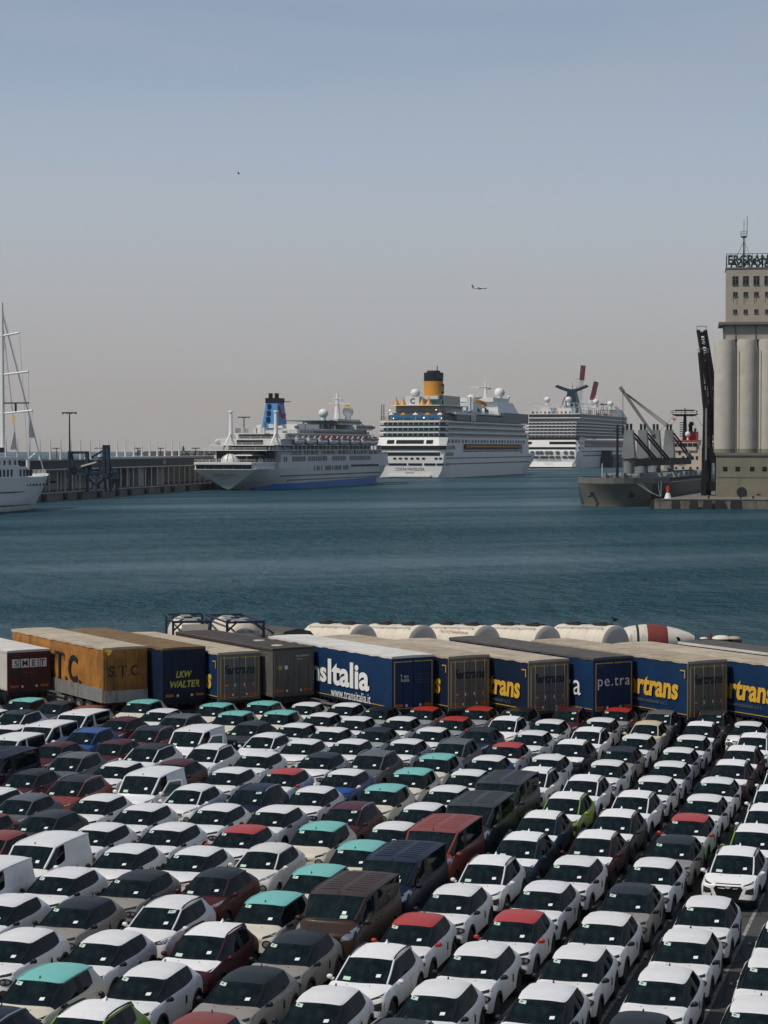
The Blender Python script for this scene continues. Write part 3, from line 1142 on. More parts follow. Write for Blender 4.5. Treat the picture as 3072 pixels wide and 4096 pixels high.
        for i in range(9):
            x = P['xf'] - .62 - i * .30
            for sd in (-1, 1):
                b = D(sh, [(x, sd * .10), (x, sd * .66), (x + .10, sd * .66), (x + .10, sd * .10)], 'top', off=.011, nu=4, nv=2, thick=.0)
                out.append(('roof_rib', b.mesh('roof_rib', 40), 'ROOF', []))
    else:
        out.append(('grille', D(sh, [(-.42, hf - .20), (.42, hf - .20), (.42, hf - .07), (-.42, hf - .07)], 'front', nu=8, nv=2).mesh('grille', 40), 'black_trim', [('badge', D(sh, (0, hf - .135, .06, .05), 'front', off=.026, ellipse=True).mesh('badge', 40), 'chrome')]))
        out.append(('lower_grille', D(sh, [(-.54, .32), (.54, .32), (.44, .50), (-.44, .50)], 'front', nu=8, nv=3).mesh('lower_grille', 40), 'black_trim', []))
    # flat roof panel seam of the hatch
    if kind in ('hatch', 'retro', 'kona', 'qash'):
        for yy in (-.30, .30):
            x0, x1 = P['hh'], 0
            out.append(('washer_jet', D(sh, (P['xc'] + .28, yy, .014, .014), 'top', off=.012, ellipse=True).mesh('washer_jet', 40), 'black_trim', []))
    if kind in ('kona', 'juke', 'qash', 'estate'):
        for wx in P['wx']:
            for sd in (-1, 1):
                r = P['wheel'] + .055
                b = MB()
                pts = []
                for i in range(15):
                    t = math.radians(-12 + 204 * i / 14)
                    x, z = wx + (r + .02) * math.cos(t), P['wheel'] + .01 + (r + .02) * math.sin(t)
                    h, n = ray(sh, (x, sd * 3, max(z, zb + .06)), (0, -sd, 0))
                    y = h.y if h is not None else sd * W * .96
                    pts.append((x, y, max(z, zb + .02)))
                b.tube(pts, .032, 6)
                add('arch_flare', b, 'cladding' if kind != 'juke' else 'BODY')
    if kind in ('qash', 'estate', 'kona'):
        for sd in (-1, 1):
            pts = []
            for i in range(11):
                x = P['xf'] - .10 + (P['xr'] - .05 - P['xf'] + .10) * i / 10
                y = sd * (P['wr'] - .02)
                h, n = ray(sh, (x, y, 4), (0, 0, -1))
                lift = .045 if 0 < i < 10 else .0
                pts.append((x, y, h.z + lift))
            b = MB()
            b.tube(pts, .022, 6)
            add('roof_rail', b, 'RAIL')
    if kind == 'hatch':
        for sd, vw in ((1, 'left'), (-1, 'right')):
            x = P['xb'] - .02
            out.append(('door_edge_guard', D(sh, [(x - .045, .60), (x + .045, .60), (x + .045, .80), (x - .045, .80)], vw, off=.016, nu=1, nv=2).mesh('door_edge_guard', 40), 'black_trim', []))
    return out


STATIC = {k: car_static(k) for k in CT}
for m in _dummy:
    bpy.data.materials.remove(m)


def set_mat(o, m):
    m = MATS[m]
    if not o.data.materials:
        o.data.materials.append(m)
    o.material_slots[0].link = 'OBJECT'
    o.material_slots[0].material = m


def make_car(kind, body, roof, loc, rz, label, cat, group, opts=()):
    P = CT[kind]
    name = {'van': 'parked_van', 'bigvan': 'parked_minibus'}.get(kind, 'parked_car')
    t = thing(name, label, cat, loc, rz, group)
    t.empty_display_size = 0.2
    for nm, me, m, subs in STATIC[kind]:
        if nm == 'door_seam' and body == 'black':
            continue
        if 'panel' in opts and nm == 'side_window' and m in ('REARSIDE', 'QUARTER'):
            nm, mk = 'side_panel', 'paint_' + body
        elif m == 'BODY':
            mk = 'paint_' + body
        elif m == 'ROOF':
            mk = 'film' if kind == 'kona' else 'paint_' + roof
        elif m == 'HOOD':
            mk = 'film' if kind == 'kona' else 'paint_' + body
        elif m in ('REARSIDE', 'QUARTER'):
            mk = 'window_glass'
            if kind == 'van' and False:
                mk = 'window_glass'
        elif m == 'MIRROR':
            if kind == 'hatch':
                mk = 'paint_' + (roof if roof in ('red', 'orange') else ('white' if roof == 'white' and body == 'blue' else 'black'))
            elif kind == 'retro':
                mk = 'black_trim'
            else:
                mk = 'paint_' + body
        elif m == 'RAIL':
            mk = 'black_trim' if kind == 'kona' else ('black_trim' if body == 'white' else 'alloy')
        else:
            mk = m
        o = link(nm, me, None, t)
        set_mat(o, mk)
        for sn, sme, sm in subs:
            s = link(sn, sme, None, o)
            set_mat(s, sm)
    tyre, rim = WHEELS[kind]
    for wx in P['wx']:
        for sd in (-1, 1):
            w = link('wheel', tyre, None, t)
            set_mat(w, 'tyre_rubber')
            w.location = (wx, sd * (P['W'] - .13), P['wheel'])
            w.rotation_euler = (0, 0, 0 if sd > 0 else math.pi)
            r = link('rim', rim, None, w)
            set_mat(r, 'alloy' if kind in ('kona', 'qash', 'retro', 'juke', 'estate') else 'steel_wheel')
    if 'door' in opts:      # the driver's door stands open
        hx, hy = P['xc'] - .25, P['W'] - .02
        b = MB()
        b.box(-.95, 0, 0, .05, .38, 1.04)
        d = b.build('open_door', None, t)
        set_mat(d, 'paint_' + body)
        d.location = (hx, hy, 0)
        d.rotation_euler = (0, 0, math.radians(-52))
        b = MB()
        b.bar((-.05, .025, 1.04), (-.42, .025, 1.62), .05)
        b.bar((-.42, .025, 1.62), (-.92, .025, 1.66), .05)
        b.bar((-.92, .025, 1.66), (-.93, .025, 1.04), .05)
        fo = b.build('window_frame', None, d)
        set_mat(fo, 'paint_' + body)
        b = MB()
        b.slab([(-.08, 1.04), (-.91, 1.04), (-.90, 1.64), (-.43, 1.60)], 1, .018, .03)
        go = b.build('door_glass', None, d)
        set_mat(go, 'teal_glass')
        b = MB()
        b.box(-.80, -.15, -.03, -.001, .50, .92)
        io = b.build('door_lining', None, d)
        set_mat(io, 'cladding')
    return t


mat('teal_glass', (0.05, 0.12, 0.12), rough=0.1, spec=0.5)
# ------------------------------------------------------------------ the car park: what stands where (photo pixel of the middle of the windscreen's top edge)
CAR_RZ = math.atan2(-math.cos(math.radians(16)), -math.sin(math.radians(16)))     # noses towards the camera
SC = 1024 / 1659.0
R1, R2, R3, R4, R5, R6 = (0, 2750), (1024, 2750), (2048, 2750), (0, 3396), (1024, 3396), (2048, 3396)
KEY = {'h': 'hatch', 'f': 'retro', 'j': 'juke', 'q': 'qash', 'k': 'kona', 'p': 'estate', 'v': 'van', 'w': 'van', 't': 'bigvan'}
CARS = [
    (R1, [(20, 112, 'f', 'cream', 'mint'), (290, 110, 'f', 'cream', 'mint'), (500, 125, 'j', 'charcoal', 'charcoal'), (90, 158, 'h', 'white', 'white'), (240, 172, 'q', 'white', 'black'),
          (505, 190, 'w', 'white', 'white'), (780, 150, 'h', 'silver', 'orange'), (975, 105, 'f', 'cream', 'mint'), (1195, 118, 'f', 'cream', 'mint'), (1525, 118, 'f', 'cream', 'mint'),
          (1005, 162, 'h', 'white', 'white'), (1345, 162, 'f', 'cream', 'mint'), (1645, 182, 'f', 'cream', 'mint'), (265, 250, 'w', 'white', 'white'), (755, 215, 'j', 'maroon', 'maroon'),
          (1150, 203, 'q', 'grey', 'grey'), (1425, 225, 'j', 'charcoal', 'charcoal'), (40, 265, 'h', 'white', 'white'), (530, 292, 'q', 'blue', 'blue'), (955, 275, 'q', 'orange', 'black'),
          (1205, 292, 'vd', 'white', 'white'), (1560, 305, 'j', 'white', 'white'), (50, 340, 'w', 'white', 'white'), (305, 378, 'j', 'maroon', 'maroon'), (720, 362, 'j', 'maroon', 'maroon'),
          (985, 380, 'q', 'white', 'black'), (1340, 392, 'q', 'white', 'white'), (1645, 445, 'h', 'white', 'white'), (-110, 455, 't', 'navy', 'navy'), (440, 455, 'q', 'grey', 'grey'),
          (745, 505, 'h', 'white', 'white'), (1110, 497, 'j', 'maroon', 'maroon'), (1440, 552, 'h', 'white', 'white'), (130, 572, 'j', 'maroon', 'black'), (430, 615, 'q', 'orange', 'black'),
          (885, 592, 'vd', 'white', 'white'), (1180, 678, 'j', 'white', 'white'), (1570, 690, 'p', 'navy', 'navy'), (-70, 680, 'h', 'white', 'white'), (110, 730, 'j', 'grey', 'grey'),
          (625, 722, 'h', 'white', 'white'), (1360, 802, 'h', 'white', 'white'), (890, 793, 'h', 'white', 'white'), (275, 838, 'j', 'charcoal', 'charcoal'), (620, 915, 'h', 'white', 'white'),
          (1060, 925, 'h', 'white', 'white'), (1515, 950, 'h', 'white', 'red'), (-30, 965, 'j', 'orange', 'orange'), (-150, 850, 'j', 'orange', 'orange'), (205, 1032, 'v', 'white', 'white'), (-175, 1192, 'v', 'white', 'white'),
          (765, 1075, 'h', 'white', 'white'), (1210, 1097, 'h', 'white', 'white')]),
    (R2, [(155, 125, 'h', 'white', 'white'), (505, 138, 'h', 'white', 'white'), (760, 155, 'h', 'sage', 'black'), (1045, 158, 'h', 'silver', 'red'), (1395, 162, 'h', 'silver', 'red'),
          (1669, 165, 'h', 'sage', 'black'), (310, 192, 'h', 'white', 'white'), (590, 215, 'h', 'white', 'white'), (920, 210, 'h', 'white', 'white'), (1255, 215, 'h', 'silver', 'red'), (1580, 235, 'k', 'white', 'white'),
          (120, 248, 'h', 'white', 'white'), (430, 275, 'h', 'white', 'white'), (740, 282, 'h', 'sage', 'black'), (1125, 277, 'h', 'white', 'white'), (1430, 285, 'j', 'navy', 'black'),
          (195, 358, 'h', 'white', 'white'), (555, 358, 'h', 'white', 'white'), (965, 352, 'h', 'white', 'white'), (1275, 358, 'q', 'grey', 'grey'), (1620, 378, 'h', 'white', 'red'),
          (360, 452, 'h', 'white', 'black'), (735, 443, 'q', 'grey', 'grey'), (1145, 468, 'f', 'cream', 'mint'), (1470, 470, 'h', 'blue', 'white'), (150, 560, 'h', 'white', 'red'), (545, 565, 'h', 'blue', 'white'),
          (970, 567, 'f', 'cream', 'mint'), (1340, 573, 'h', 'white', 'white'), (1575, 615, 't', 'charcoal', 'charcoal'), (340, 680, 'h', 'white', 'white'), (790, 672, 'f', 'cream', 'mint'),
          (1195, 683, 'h', 'white', 'white'), (1390, 765, 't', 'charcoal', 'charcoal'), (580, 785, 'p', 'wine', 'wine'), (1020, 808, 'h', 'white', 'white'), (75, 815, 'h', 'white', 'white'),
          (360, 935, 'f', 'cream', 'mint'), (815, 943, 'h', 'white', 'white'), (1130, 930, 't', 'orange', 'orange'), (600, 1085, 'f', 'cream', 'mint'), (890, 1107, 't', 'navy', 'navy'), (50, 1055, 'j', 'offwhite', 'offwhite')]),
    (R3, [(320, 175, 'p', 'wine', 'wine'), (635, 180, 'h', 'silver', 'red'), (930, 190, 'p', 'grey', 'grey'), (1295, 192, 'p', 'charcoal', 'charcoal'), (1690, 208, 'f', 'cream', 'mint'), (205, 235, 'h', 'white', 'white'),
          (540, 233, 'h', 'white', 'white'), (865, 243, 'j', 'ivory', 'ivory'), (1225, 270, 'k', 'navy', 'white'), (1600, 250, 'h', 'white', 'white'), (110, 307, 'h', 'white', 'white'), (460, 303, 'k', 'white', 'white'),
          (375, 365, 'k', 'navy', 'white'), (805, 320, 'h', 'white', 'white'), (1160, 325, 'h', 'white', 'white'), (1560, 325, 'k', 'white', 'white'), (700, 405, 'h', 'beige', 'black'), (245, 442, 'h', 'white', 'white'),
          (1080, 402, 'h', 'white', 'white'), (1480, 408, 'k', 'wine', 'white'), (600, 500, 'h', 'white', 'white'), (1015, 503, 'h', 'white', 'white'), (1410, 503, 'k', 'wine', 'white'), (140, 545, 'k', 'white', 'white'),
          (455, 605, 'k', 'white', 'white'), (910, 608, 'h', 'white', 'white'), (1315, 620, 'h', 'white', 'white'), (1750, 560, 'k', 'white', 'white'), (1690, 672, 'k', 'white', 'white'), (325, 728, 'k', 'green', 'white'),
          (765, 725, 'k', 'white', 'white'), (1230, 735, 'h', 'white', 'white'), (1635, 808, 'k', 'white', 'white'), (160, 858, 'k', 'steel_blue', 'white'), (645, 855, 'k', 'charcoal', 'white'), (1135, 865, 'h', 'white', 'red'),
          (1560, 932, 'k', 'green', 'white'), (510, 992, 'k', 'wine', 'white'), (1035, 1015, 'h', 'beige', 'black'), (35, 1000, 'k', 'steel_blue', 'white')]),
    (R4, [(390, 160, 'h', 'white', 'white'), (855, 195, 'h', 'beige', 'black'), (1385, 168, 'j', 'maroon', 'black'), (20, 335, 'h', 'white', 'white'), (485, 370, 'h', 'beige', 'black'), (1075, 362, 'p', 'white', 'white'),
          (1395, 510, 'k', 'wine', 'white'), (90, 580, 'h', 'white', 'white'), (680, 588, 'h', 'white', 'white'), (265, 838, 'f', 'cream', 'mint'), (1030, 760, 'h', 'white', 'white'), (580, 1040, 'k', 'green', 'white'),
          (1560, 860, 'h', 'beige', 'black'), (1215, 1180, 'h', 'white', 'orange'), (-140, 1115, 'q', 'navy', 'navy')]),
    (R5, [(365, 180, 'f', 'cream', 'mint'), (105, 320, 'f', 'cream', 'mint'), (540, 262, 't', 'brown', 'brown'), (1480, 107, 'k', 'white', 'white'), (1290, 270, 'h', 'white', 'white'), (1025, 472, 'h', 'white', 'red'),
          (740, 705, 'k', 'white', 'white'), (1415, 690, 'h', 'white', 'white'), (215, 615, 'h', 'beige', 'black'), (395, 997, 'h', 'white', 'white'), (1120, 975, 'h', 'white', 'white'), (880, 1190, 'q', 'charcoal', 'charcoal')]),
    (R6, [(385, 97, 'h', 'white', 'white'), (215, 248, 'h', 'white', 'white'), (895, 125, 'h', 'white', 'white'), (15, 458, 'h', 'white', 'red'), (745, 293, 'h', 'beige', 'black'), (1445, 38, 'k', 'white', 'white'),
          (590, 473, 'h', 'white', 'white'), (1250, 378, 'h', 'white', 'white'), (400, 712, 'h', 'white', 'white'), (1110, 603, 'h', 'white', 'white'), (185, 977, 'h', 'white', 'white'), (960, 860, 'h', 'white', 'white'),
          (1780, 520, 'h', 'white', 'white'), (1675, 772, 'h', 'white', 'white'), (1570, 1065, 'h', 'white', 'white'), (780, 1175, 'h', 'charcoal', 'black')]),
]
fwd = Vector((math.cos(CAR_RZ), math.sin(CAR_RZ), 0))      # towards the camera
lft = Vector((-fwd.y, fwd.x, 0))
cars = []
for (ox, oy), rows in CARS:
    for cx, cy, k, body, roof in rows:
        kind = KEY[k[0]]
        tw = SHELLS[kind].tw
        p = at(ox + cx * SC, oy + cy * SC, LOT + tw.z)
        c = p - fwd * tw.x
        cars.append(dict(kind=kind, body=body, roof=roof, a=c.dot(fwd), b=c.dot(lft), k=k))
# neighbours are nudged apart where the estimates let two bodies overlap
for it in range(60):
    moved = 0
    for i in range(len(cars)):
        for j in range(i + 1, len(cars)):
            A, B = cars[i], cars[j]
            da, db = B['a'] - A['a'], B['b'] - A['b']
            na = (CT[A['kind']]['L'] + CT[B['kind']]['L']) / 2 + .12 - abs(da)
            nb = CT[A['kind']]['W'] + CT[B['kind']]['W'] + .30 - abs(db)
            if na > 0 and nb > 0:
                moved += 1
                if nb < na:
                    s = (nb / 2 + .002) * (1 if db >= 0 else -1)
                    A['b'] -= s
                    B['b'] += s
                else:
                    s = (na / 2 + .002) * (1 if da >= 0 else -1)
                    A['a'] -= s
                    B['a'] += s
    if not moved:
        break
if moved:
    print('cars still touching:', moved)
WORDS = {'hatch': 'hatchback', 'retro': 'rounded hatchback', 'juke': 'bulbous crossover', 'qash': 'family crossover', 'kona': 'compact SUV', 'estate': 'railed estate car', 'van': 'van', 'bigvan': 'minibus'}
CW = {'white': 'white', 'offwhite': 'off-white', 'cream': 'cream', 'mint': 'mint', 'red': 'red', 'orange': 'rust red', 'maroon': 'maroon', 'black': 'black', 'charcoal': 'charcoal', 'grey': 'grey', 'beige': 'taupe', 'sage': 'grey-green',
      'silver': 'silver', 'blue': 'bright blue', 'navy': 'navy', 'steel_blue': 'teal blue', 'green': 'lime green', 'wine': 'wine red', 'brown': 'bronze brown', 'ivory': 'ivory'}


def short(c):
    if c['kind'] == 'hatch' and c['body'] != c['roof']:
        return '%s-roofed hatchback' % CW[c['roof']]
    if c['kind'] == 'retro':
        return 'mint-roofed hatchback'
    return '%s %s' % (CW[c['body']], {'hatch': 'hatchback', 'juke': 'crossover', 'qash': 'crossover', 'kona': 'SUV', 'estate': 'estate', 'van': 'van', 'bigvan': 'minibus'}[c['kind']])


def describe(c):
    k = c['kind']
    w = '%s %s' % (CW[c['body']], WORDS[k])
    if k == 'kona':
        return w + ' in white film'
    if k == 'van':
        return {'v': 'white panel van', 'w': 'white passenger van'}[c['k'][0]] + (' with door open' if 'd' in c['k'] else '')
    if k == 'retro':
        return 'cream hatchback with mint roof'
    if c['body'] != c['roof']:
        return w + ' with %s roof' % CW[c['roof']]
    return w


def nearest(c, sign):
    best = None
    for o in cars:
        if o is c:
            continue
        da, db = (o['a'] - c['a']) * sign, abs(o['b'] - c['b'])
        if 3.2 < da < 6.2 and db < 1.1 and (best is None or da + db < best[0]):
            best = (da + db, o)
    return best[1] if best else None


def beside(c):
    best = None
    for o in cars:
        if o is c or short(o) == short(c):
            continue
        da, db = abs(o['a'] - c['a']), abs(o['b'] - c['b'])
        if 1.6 < db < 3.2 and da < 2.0 and (best is None or da + db < best[0]):
            best = (da + db, o)
    return best[1] if best else None


for c in cars:
    base = describe(c)
    fr, re = nearest(c, 1), nearest(c, -1)
    bits = [base]
    same = [o for o in cars if describe(o) == base]
    if len(same) == 1:
        lab = base + ' among the parked cars'
    else:
        if fr is not None and re is not None:
            lab = '%s between %s ahead and %s behind' % (base, short(fr), short(re))
        elif fr is not None:
            lab = '%s behind %s, nothing at its tail' % (base, short(fr))
        elif re is not None:
            lab = '%s ahead of %s, gap at its nose' % (base, short(re))
        else:
            lab = '%s with no car at nose or tail' % base
        if len(lab.replace('-', ' ').split()) > 16:
            lab = '%s parked behind %s' % (base, short(fr or re))
        sd = beside(c)
        if sd is not None and len((lab + ' beside ' + short(sd)).replace('-', ' ').split()) <= 16:
            lab += ', beside ' + short(sd)
    c['label'] = lab
rnd = random.Random(3)
for c in cars:
    p = fwd * c['a'] + lft * c['b']
    opts = ()
    if c['k'][0] == 'v':
        opts = ('panel',)
    if 'd' in c['k']:
        opts += ('door',)
    make_car(c['kind'], c['body'], c['roof'], (p.x, p.y, LOT + .002), CAR_RZ + math.radians(rnd.uniform(-.7, .7)), c['label'],
             {'van': 'van', 'bigvan': 'minibus'}.get(c['kind'], 'car'), 'new vehicles parked on the quay', opts)
print('cars', len(cars), 'labels', len({c['label'] for c in cars}))
# ------------------------------------------------------------------ trailers on the quay edge
TH = math.radians(31)
tdir = Vector((-math.sin(TH), math.cos(TH), 0))
TRZ = math.atan2(tdir.y, tdir.x)
XS, XR, ZU = (-1, 0, 0), (0, -1, 0), (0, 0, 1)          # reading directions on the long side and on the rear

mat('tarp_blue', (0.003, 0.026, 0.084), spec=.3, rough=.6, vary=.25, scale=1.2, bump=.25, bscale=1.3)
mat('tarp_navy', (0.0025, 0.012, 0.036), spec=.3, rough=.6, vary=.3, scale=1.2, bump=.25, bscale=1.3)
mat('tarp_orange', (0.36, 0.15, 0.022), rough=.7, vary=.55, scale=.8, bump=.5, bscale=1.6, rust=((.06, .035, .015), .22, 1.1))
mat('tarp_white', (0.52, 0.49, 0.45), rough=.6, vary=.15, scale=1.0, bump=.25, bscale=1.3)
mat('tarp_maroon', (0.060, 0.010, 0.010), rough=.6, vary=.3, scale=1.0)
mat('roof_white', (0.62, 0.60, 0.57), rough=.7, vary=.2, scale=.9)
mat('roof_sand', (0.46, 0.39, 0.295), rough=.8, vary=.28, scale=1.1, bump=.3, bscale=2, rust=((.20, .17, .13), .2, .7))
mat('roof_tan', (0.40, 0.335, 0.25), rough=.8, vary=.28, scale=1.1, bump=.3, bscale=2, rust=((.15, .125, .10), .2, .7))
mat('roof_ochre', (0.19, 0.115, 0.045), rough=.8, vary=.4, scale=1.3, rust=((.10, .065, .03), .24, .9))
mat('roof_slate', (0.085, 0.078, 0.072), rough=.8, vary=.3, scale=1.2, rust=((.05, .045, .04), .2, .8))
mat('door_grey', (0.12, 0.116, 0.107), rough=.55, vary=.2, scale=1.2, rust=((.12, .11, .09), .16, 1.3))
mat('container_grey', (0.095, 0.09, 0.08), rough=.6, vary=.3, scale=1.2, rust=((.09, .05, .03), .18, 1.6))
mat('container_roof', (0.055, 0.042, 0.036), rough=.8, vary=.4, scale=1.5, rust=((.035, .025, .02), .24, 1.2))
mat('alu', (0.34, 0.34, 0.33), rough=.5, metal=.5, vary=.25, scale=1.5, rust=((.10, .09, .08), .2, 1.5))
mat('chassis', (0.016, 0.016, 0.017), rough=.7)
mat('letter_white', (0.72, 0.72, 0.72), rough=.6)
mat('letter_yellow', (0.62, 0.36, 0.035), rough=.6)
mat('letter_lemon', (0.52, 0.50, 0.06), rough=.6)
mat('letter_navy', (0.005, 0.008, 0.016), rough=.6)
mat('letter_faded', (0.10, 0.10, 0.095), rough=.6)
mat('letter_green', (0.004, 0.028, 0.022), rough=.6)
mat('letter_red', (0.30, 0.02, 0.015), rough=.6)
mat('tape_yellow', (0.50, 0.30, 0.02), rough=.5)
mat('reflector_orange', (0.42, 0.11, 0.02), rough=.45, vary=.3, scale=6)
mat('flag_green', (0.02, 0.22, 0.08), rough=.7)
mat('flag_blue', (0.02, 0.05, 0.28), rough=.7)
mat('flag_red', (0.40, 0.02, 0.03), rough=.7)
mat('flag_yellow', (0.62, 0.42, 0.04), rough=.7)
mat('tank_white', (0.66, 0.60, 0.50), rough=.45, vary=.14, scale=.9, rust=((.36, .31, .24), .14, .8))
mat('tank_end', (0.50, 0.47, 0.42), rough=.5, vary=.12, scale=.9)
mat('frame_blue', (0.012, 0.026, 0.05), rough=.5, vary=.3, scale=2)
mat('drum_white', (0.62, 0.58, 0.52), rough=.55, vary=.2, scale=1.2, rust=((.17, .09, .03), .2, 1.3))
mat('drum_red', (0.19, 0.035, 0.028), rough=.55, vary=.25, scale=1.5)

_tw = MB()
_tw.lathe([(.22, -.16), (.47, -.16), (.52, -.11), (.52, .11), (.47, .16), (.22, .16)], n=22, axis='y')
TRUCK_TYRE = _tw.mesh('wheel', 40)
_tw = MB()
_tw.lathe([(.27, .165), (.22, .08), (.001, .07)], n=18, axis='y')
_tw.lathe([(.12, .12), (.001, .12)], n=10, axis='y')
TRUCK_RIM = _tw.mesh('rim', 40)


def slot_origin(px, p):
    """rear corner of a trailer whose row slot (distance measured across the parallel slots) is p and whose rear left edge shows at photo column px"""
    u = (px - CX) / F_PX
    d = p / (u * math.cos(TH) + math.sin(TH))
    return Vector((u * d, d, LOT))


def flags(t, z, ys, mats_):
    for y, cols in zip(ys, mats_):
        f = MB()
        f.box(-.075, -.069, y - .11, y + .11, z - .08, z + .08)
        o = f.build('flag', cols[0], t)
        f = MB()
        if len(cols) == 3 and cols[0] != cols[2]:
            f.box(-.078, -.0755, y - .035, y + .035, z - .079, z + .079)
            f.build('flag_stripe', cols[1], o)
            f = MB()
            f.box(-.078, -.0755, y - .109, y - .037, z - .079, z + .079)
            f.build('flag_stripe', cols[2], o)
        else:
            f.box(-.078, -.0755, y - .109, y + .109, z - .035, z + .035)
            f.build('flag_stripe', cols[1], o)


def trailer(px, p, py, label, side, roof, rear, L=13.6, base=1.15, sag=False, corr=False, group='trailers parked in a row at the quay edge', boards=None, tape=True, tilt=0.0):
    """curtain-sided semi-trailer; returns its root, rear at x = 0, nose at x = L, left flank at y = +1.275"""
    c = slot_origin(px, p)
    top = at_d(px, py, c.y).z - LOT
    lefty = Vector((-tdir.y, tdir.x, 0))
    org = c - lefty * 1.275
    t = thing('semi_trailer', label, 'trailer', org, TRZ, group)
    W = 1.275
    b = MB()
    if corr:
        # corrugated steel box
        n = 46
        for sd in (1, -1):
            pts = []
            for i in range(n + 1):
                for k, dx in ((0, 0), (1, .07), (1, .15), (0, .22)):
                    x = .1 + (L - .2) * i / n + dx * (L - .2) / n / .29
                    if x < L - .1:
                        pts.append((x, sd * (W - .02 - .035 * k)))
            vs = [(x, y, base) for x, y in pts] + [(x, y, top - .08) for x, y in pts]
            m_ = len(pts)
            b.add(vs, [(i, i + 1, m_ + i + 1, m_ + i) for i in range(m_ - 1)])
        b.box(L - .1, L, -W, W, base, top)
        b.box(.06, L - .1, -W + .06, W - .06, base, base + .1)
        body = b.build('corrugated_wall', side, t, fix=False)
        for sd in (1, -1):
            r_ = MB()
            r_.box(0, L, sd * W, sd * (W - .1), top - .10, top - .002)
            r_.box(0, L, sd * W, sd * (W - .1), base - .08, base + .08)
            r_.build('side_rail', side, t)
    else:
        # the curtain bellies slightly between its posts
        n = 44
        for sd in (1, -1):
            vs = []
            rows = 5
            for j in range(rows + 1):
                z = base + (top - .14 - base) * j / rows
                for i in range(n + 1):
                    x = .06 + (L - .12) * i / n
                    belly = .035 * math.sin(math.pi * j / rows) * abs(math.sin(math.pi * i / n * 5)) + (.015 * math.sin(i * 2.3 + j) if sag else 0)
                    vs.append((x, sd * (W - .03 + belly), z))
            w = n + 1
            cb = MB()
            cb.add(vs, [(j * w + i, j * w + i + 1, (j + 1) * w + i + 1, (j + 1) * w + i) for j in range(rows) for i in range(n)])
            cb.build('side_curtain', side, t, smooth=40, fix=False)
        b.box(.05, L - .001, -W + .10, W - .10, base - .05, top - .12)
        b.build('load_box', side, t)
        f = MB()
        f.box(L - .08, L + .002, -W + .02, W - .02, base, top - .05)
        f.build('front_wall', 'door_grey', t)
    # roof sheet with a scalloped edge
    n = 40
    vs, fs = [], []
    for i in range(n + 1):
        x = L * i / n
        wob = .02 * math.sin(i * 1.9) + .012 * math.sin(i * 5.1)
        for y, z in ((W + .01, top - .13 + (wob if not corr else 0)), (W + .012, top - .02), (W * .5, top + .008 * math.sin(i * 1.3)), (0, top + .01 + .012 * math.sin(i * 2.1)), (-W * .5, top), (-W - .012, top - .02), (-W - .01, top - .13)):
            vs.append((x, y, z))
    for i in range(n):
        for k in range(6):
            fs.append((i * 7 + k, i * 7 + k + 1, (i + 1) * 7 + k + 1, (i + 1) * 7 + k))
    fs.append(tuple(range(7)))
    fs.append(tuple(n * 7 + k for k in range(7))[::-1])
    r_ = MB()
    r_.add(vs, fs)
    r_.build('roof_sheet', roof, t)
    # rear end: two doors in a frame
    fr = MB()
    fr.box(-.02, .06, W - .09, W - .001, base - .10, top - .13)
    fr.box(-.02, .06, -W + .001, -W + .09, base - .10, top - .13)
    fr.box(-.02, .06, -W + .09, W - .09, top - .22, top - .13)
    fr.box(-.02, .06, -W + .09, W - .09, base - .10, base - .0)
    fr.build('rear_frame', 'door_grey' if rear == 'door_grey' else rear, t)
    for sd in (1, -1):
        d = MB()
        d.box(-.06, -.012, sd * .012, sd * (W - .095), base + .01, top - .225)
        do = d.build('rear_door', rear, t)
        for k in (.28, .72) if rear in ('door_grey', 'container_grey') else (.5,):
            q = MB()
            y = sd * W * k
            q.tube([(-.085, y, base), (-.085, y, top - .25)], .017, 6)
            q.box(-.10, -.062, y - .05, y + .05, base + .55, base + .61)
            q.build('lock_rod', 'alu' if rear == 'door_grey' else rear, do)
        if tape:
            q = MB()
            y0, y1 = sd * .05, sd * (W - .11)
            q.box(-.066, -.061, y1, y1 - sd * .05, base + .06, top - .28)
            q.box(-.066, -.061, y0, y1 - sd * .05, top - .33, top - .28)
            q.box(-.066, -.061, y0, y1 - sd * .05, base + .06, base + .10)
            q.build('reflective_tape', 'tape_yellow', do)
        q = MB()
        q.box(-.075, -.062, sd * .62, sd * 1.12, base + .16, base + .30)
        q.build('marker_board', 'reflector_orange', t)
        for yy in (.42,):
            q = MB()
            q.lathe([(.001, -.072), (.09, -.072), (.09, -.062)], n=16, axis='x', c=(0, sd * yy, base + .22))
            so = q.build('speed_sign', 'letter_red', t)
            q = MB()
            q.lathe([(.001, -.0745), (.068, -.0745), (.068, -.0725)], n=16, axis='x', c=(0, sd * yy, base + .22))
            q.build('sign_face', 'letter_white', so)
    # underframe
    u = MB()
    u.box(.1, L - .2, -.5, -.38, .78, base - .06)
    u.box(.1, L - .2, .38, .5, .78, base - .06)
    for x in (.2, 3, 6, 9, 12):
        u.box(x, x + .12, -1.15, 1.15, .86, base - .06)
    u.build('chassis', 'chassis', t)
    q = MB()
    q.box(-.02, .10, -1.2, 1.2, .42, .56)
    q.box(.0, .08, -.75, -.65, .56, .80)
    q.box(.0, .08, .65, .75, .56, .80)
    q.build('rear_bumper', 'chassis', t)
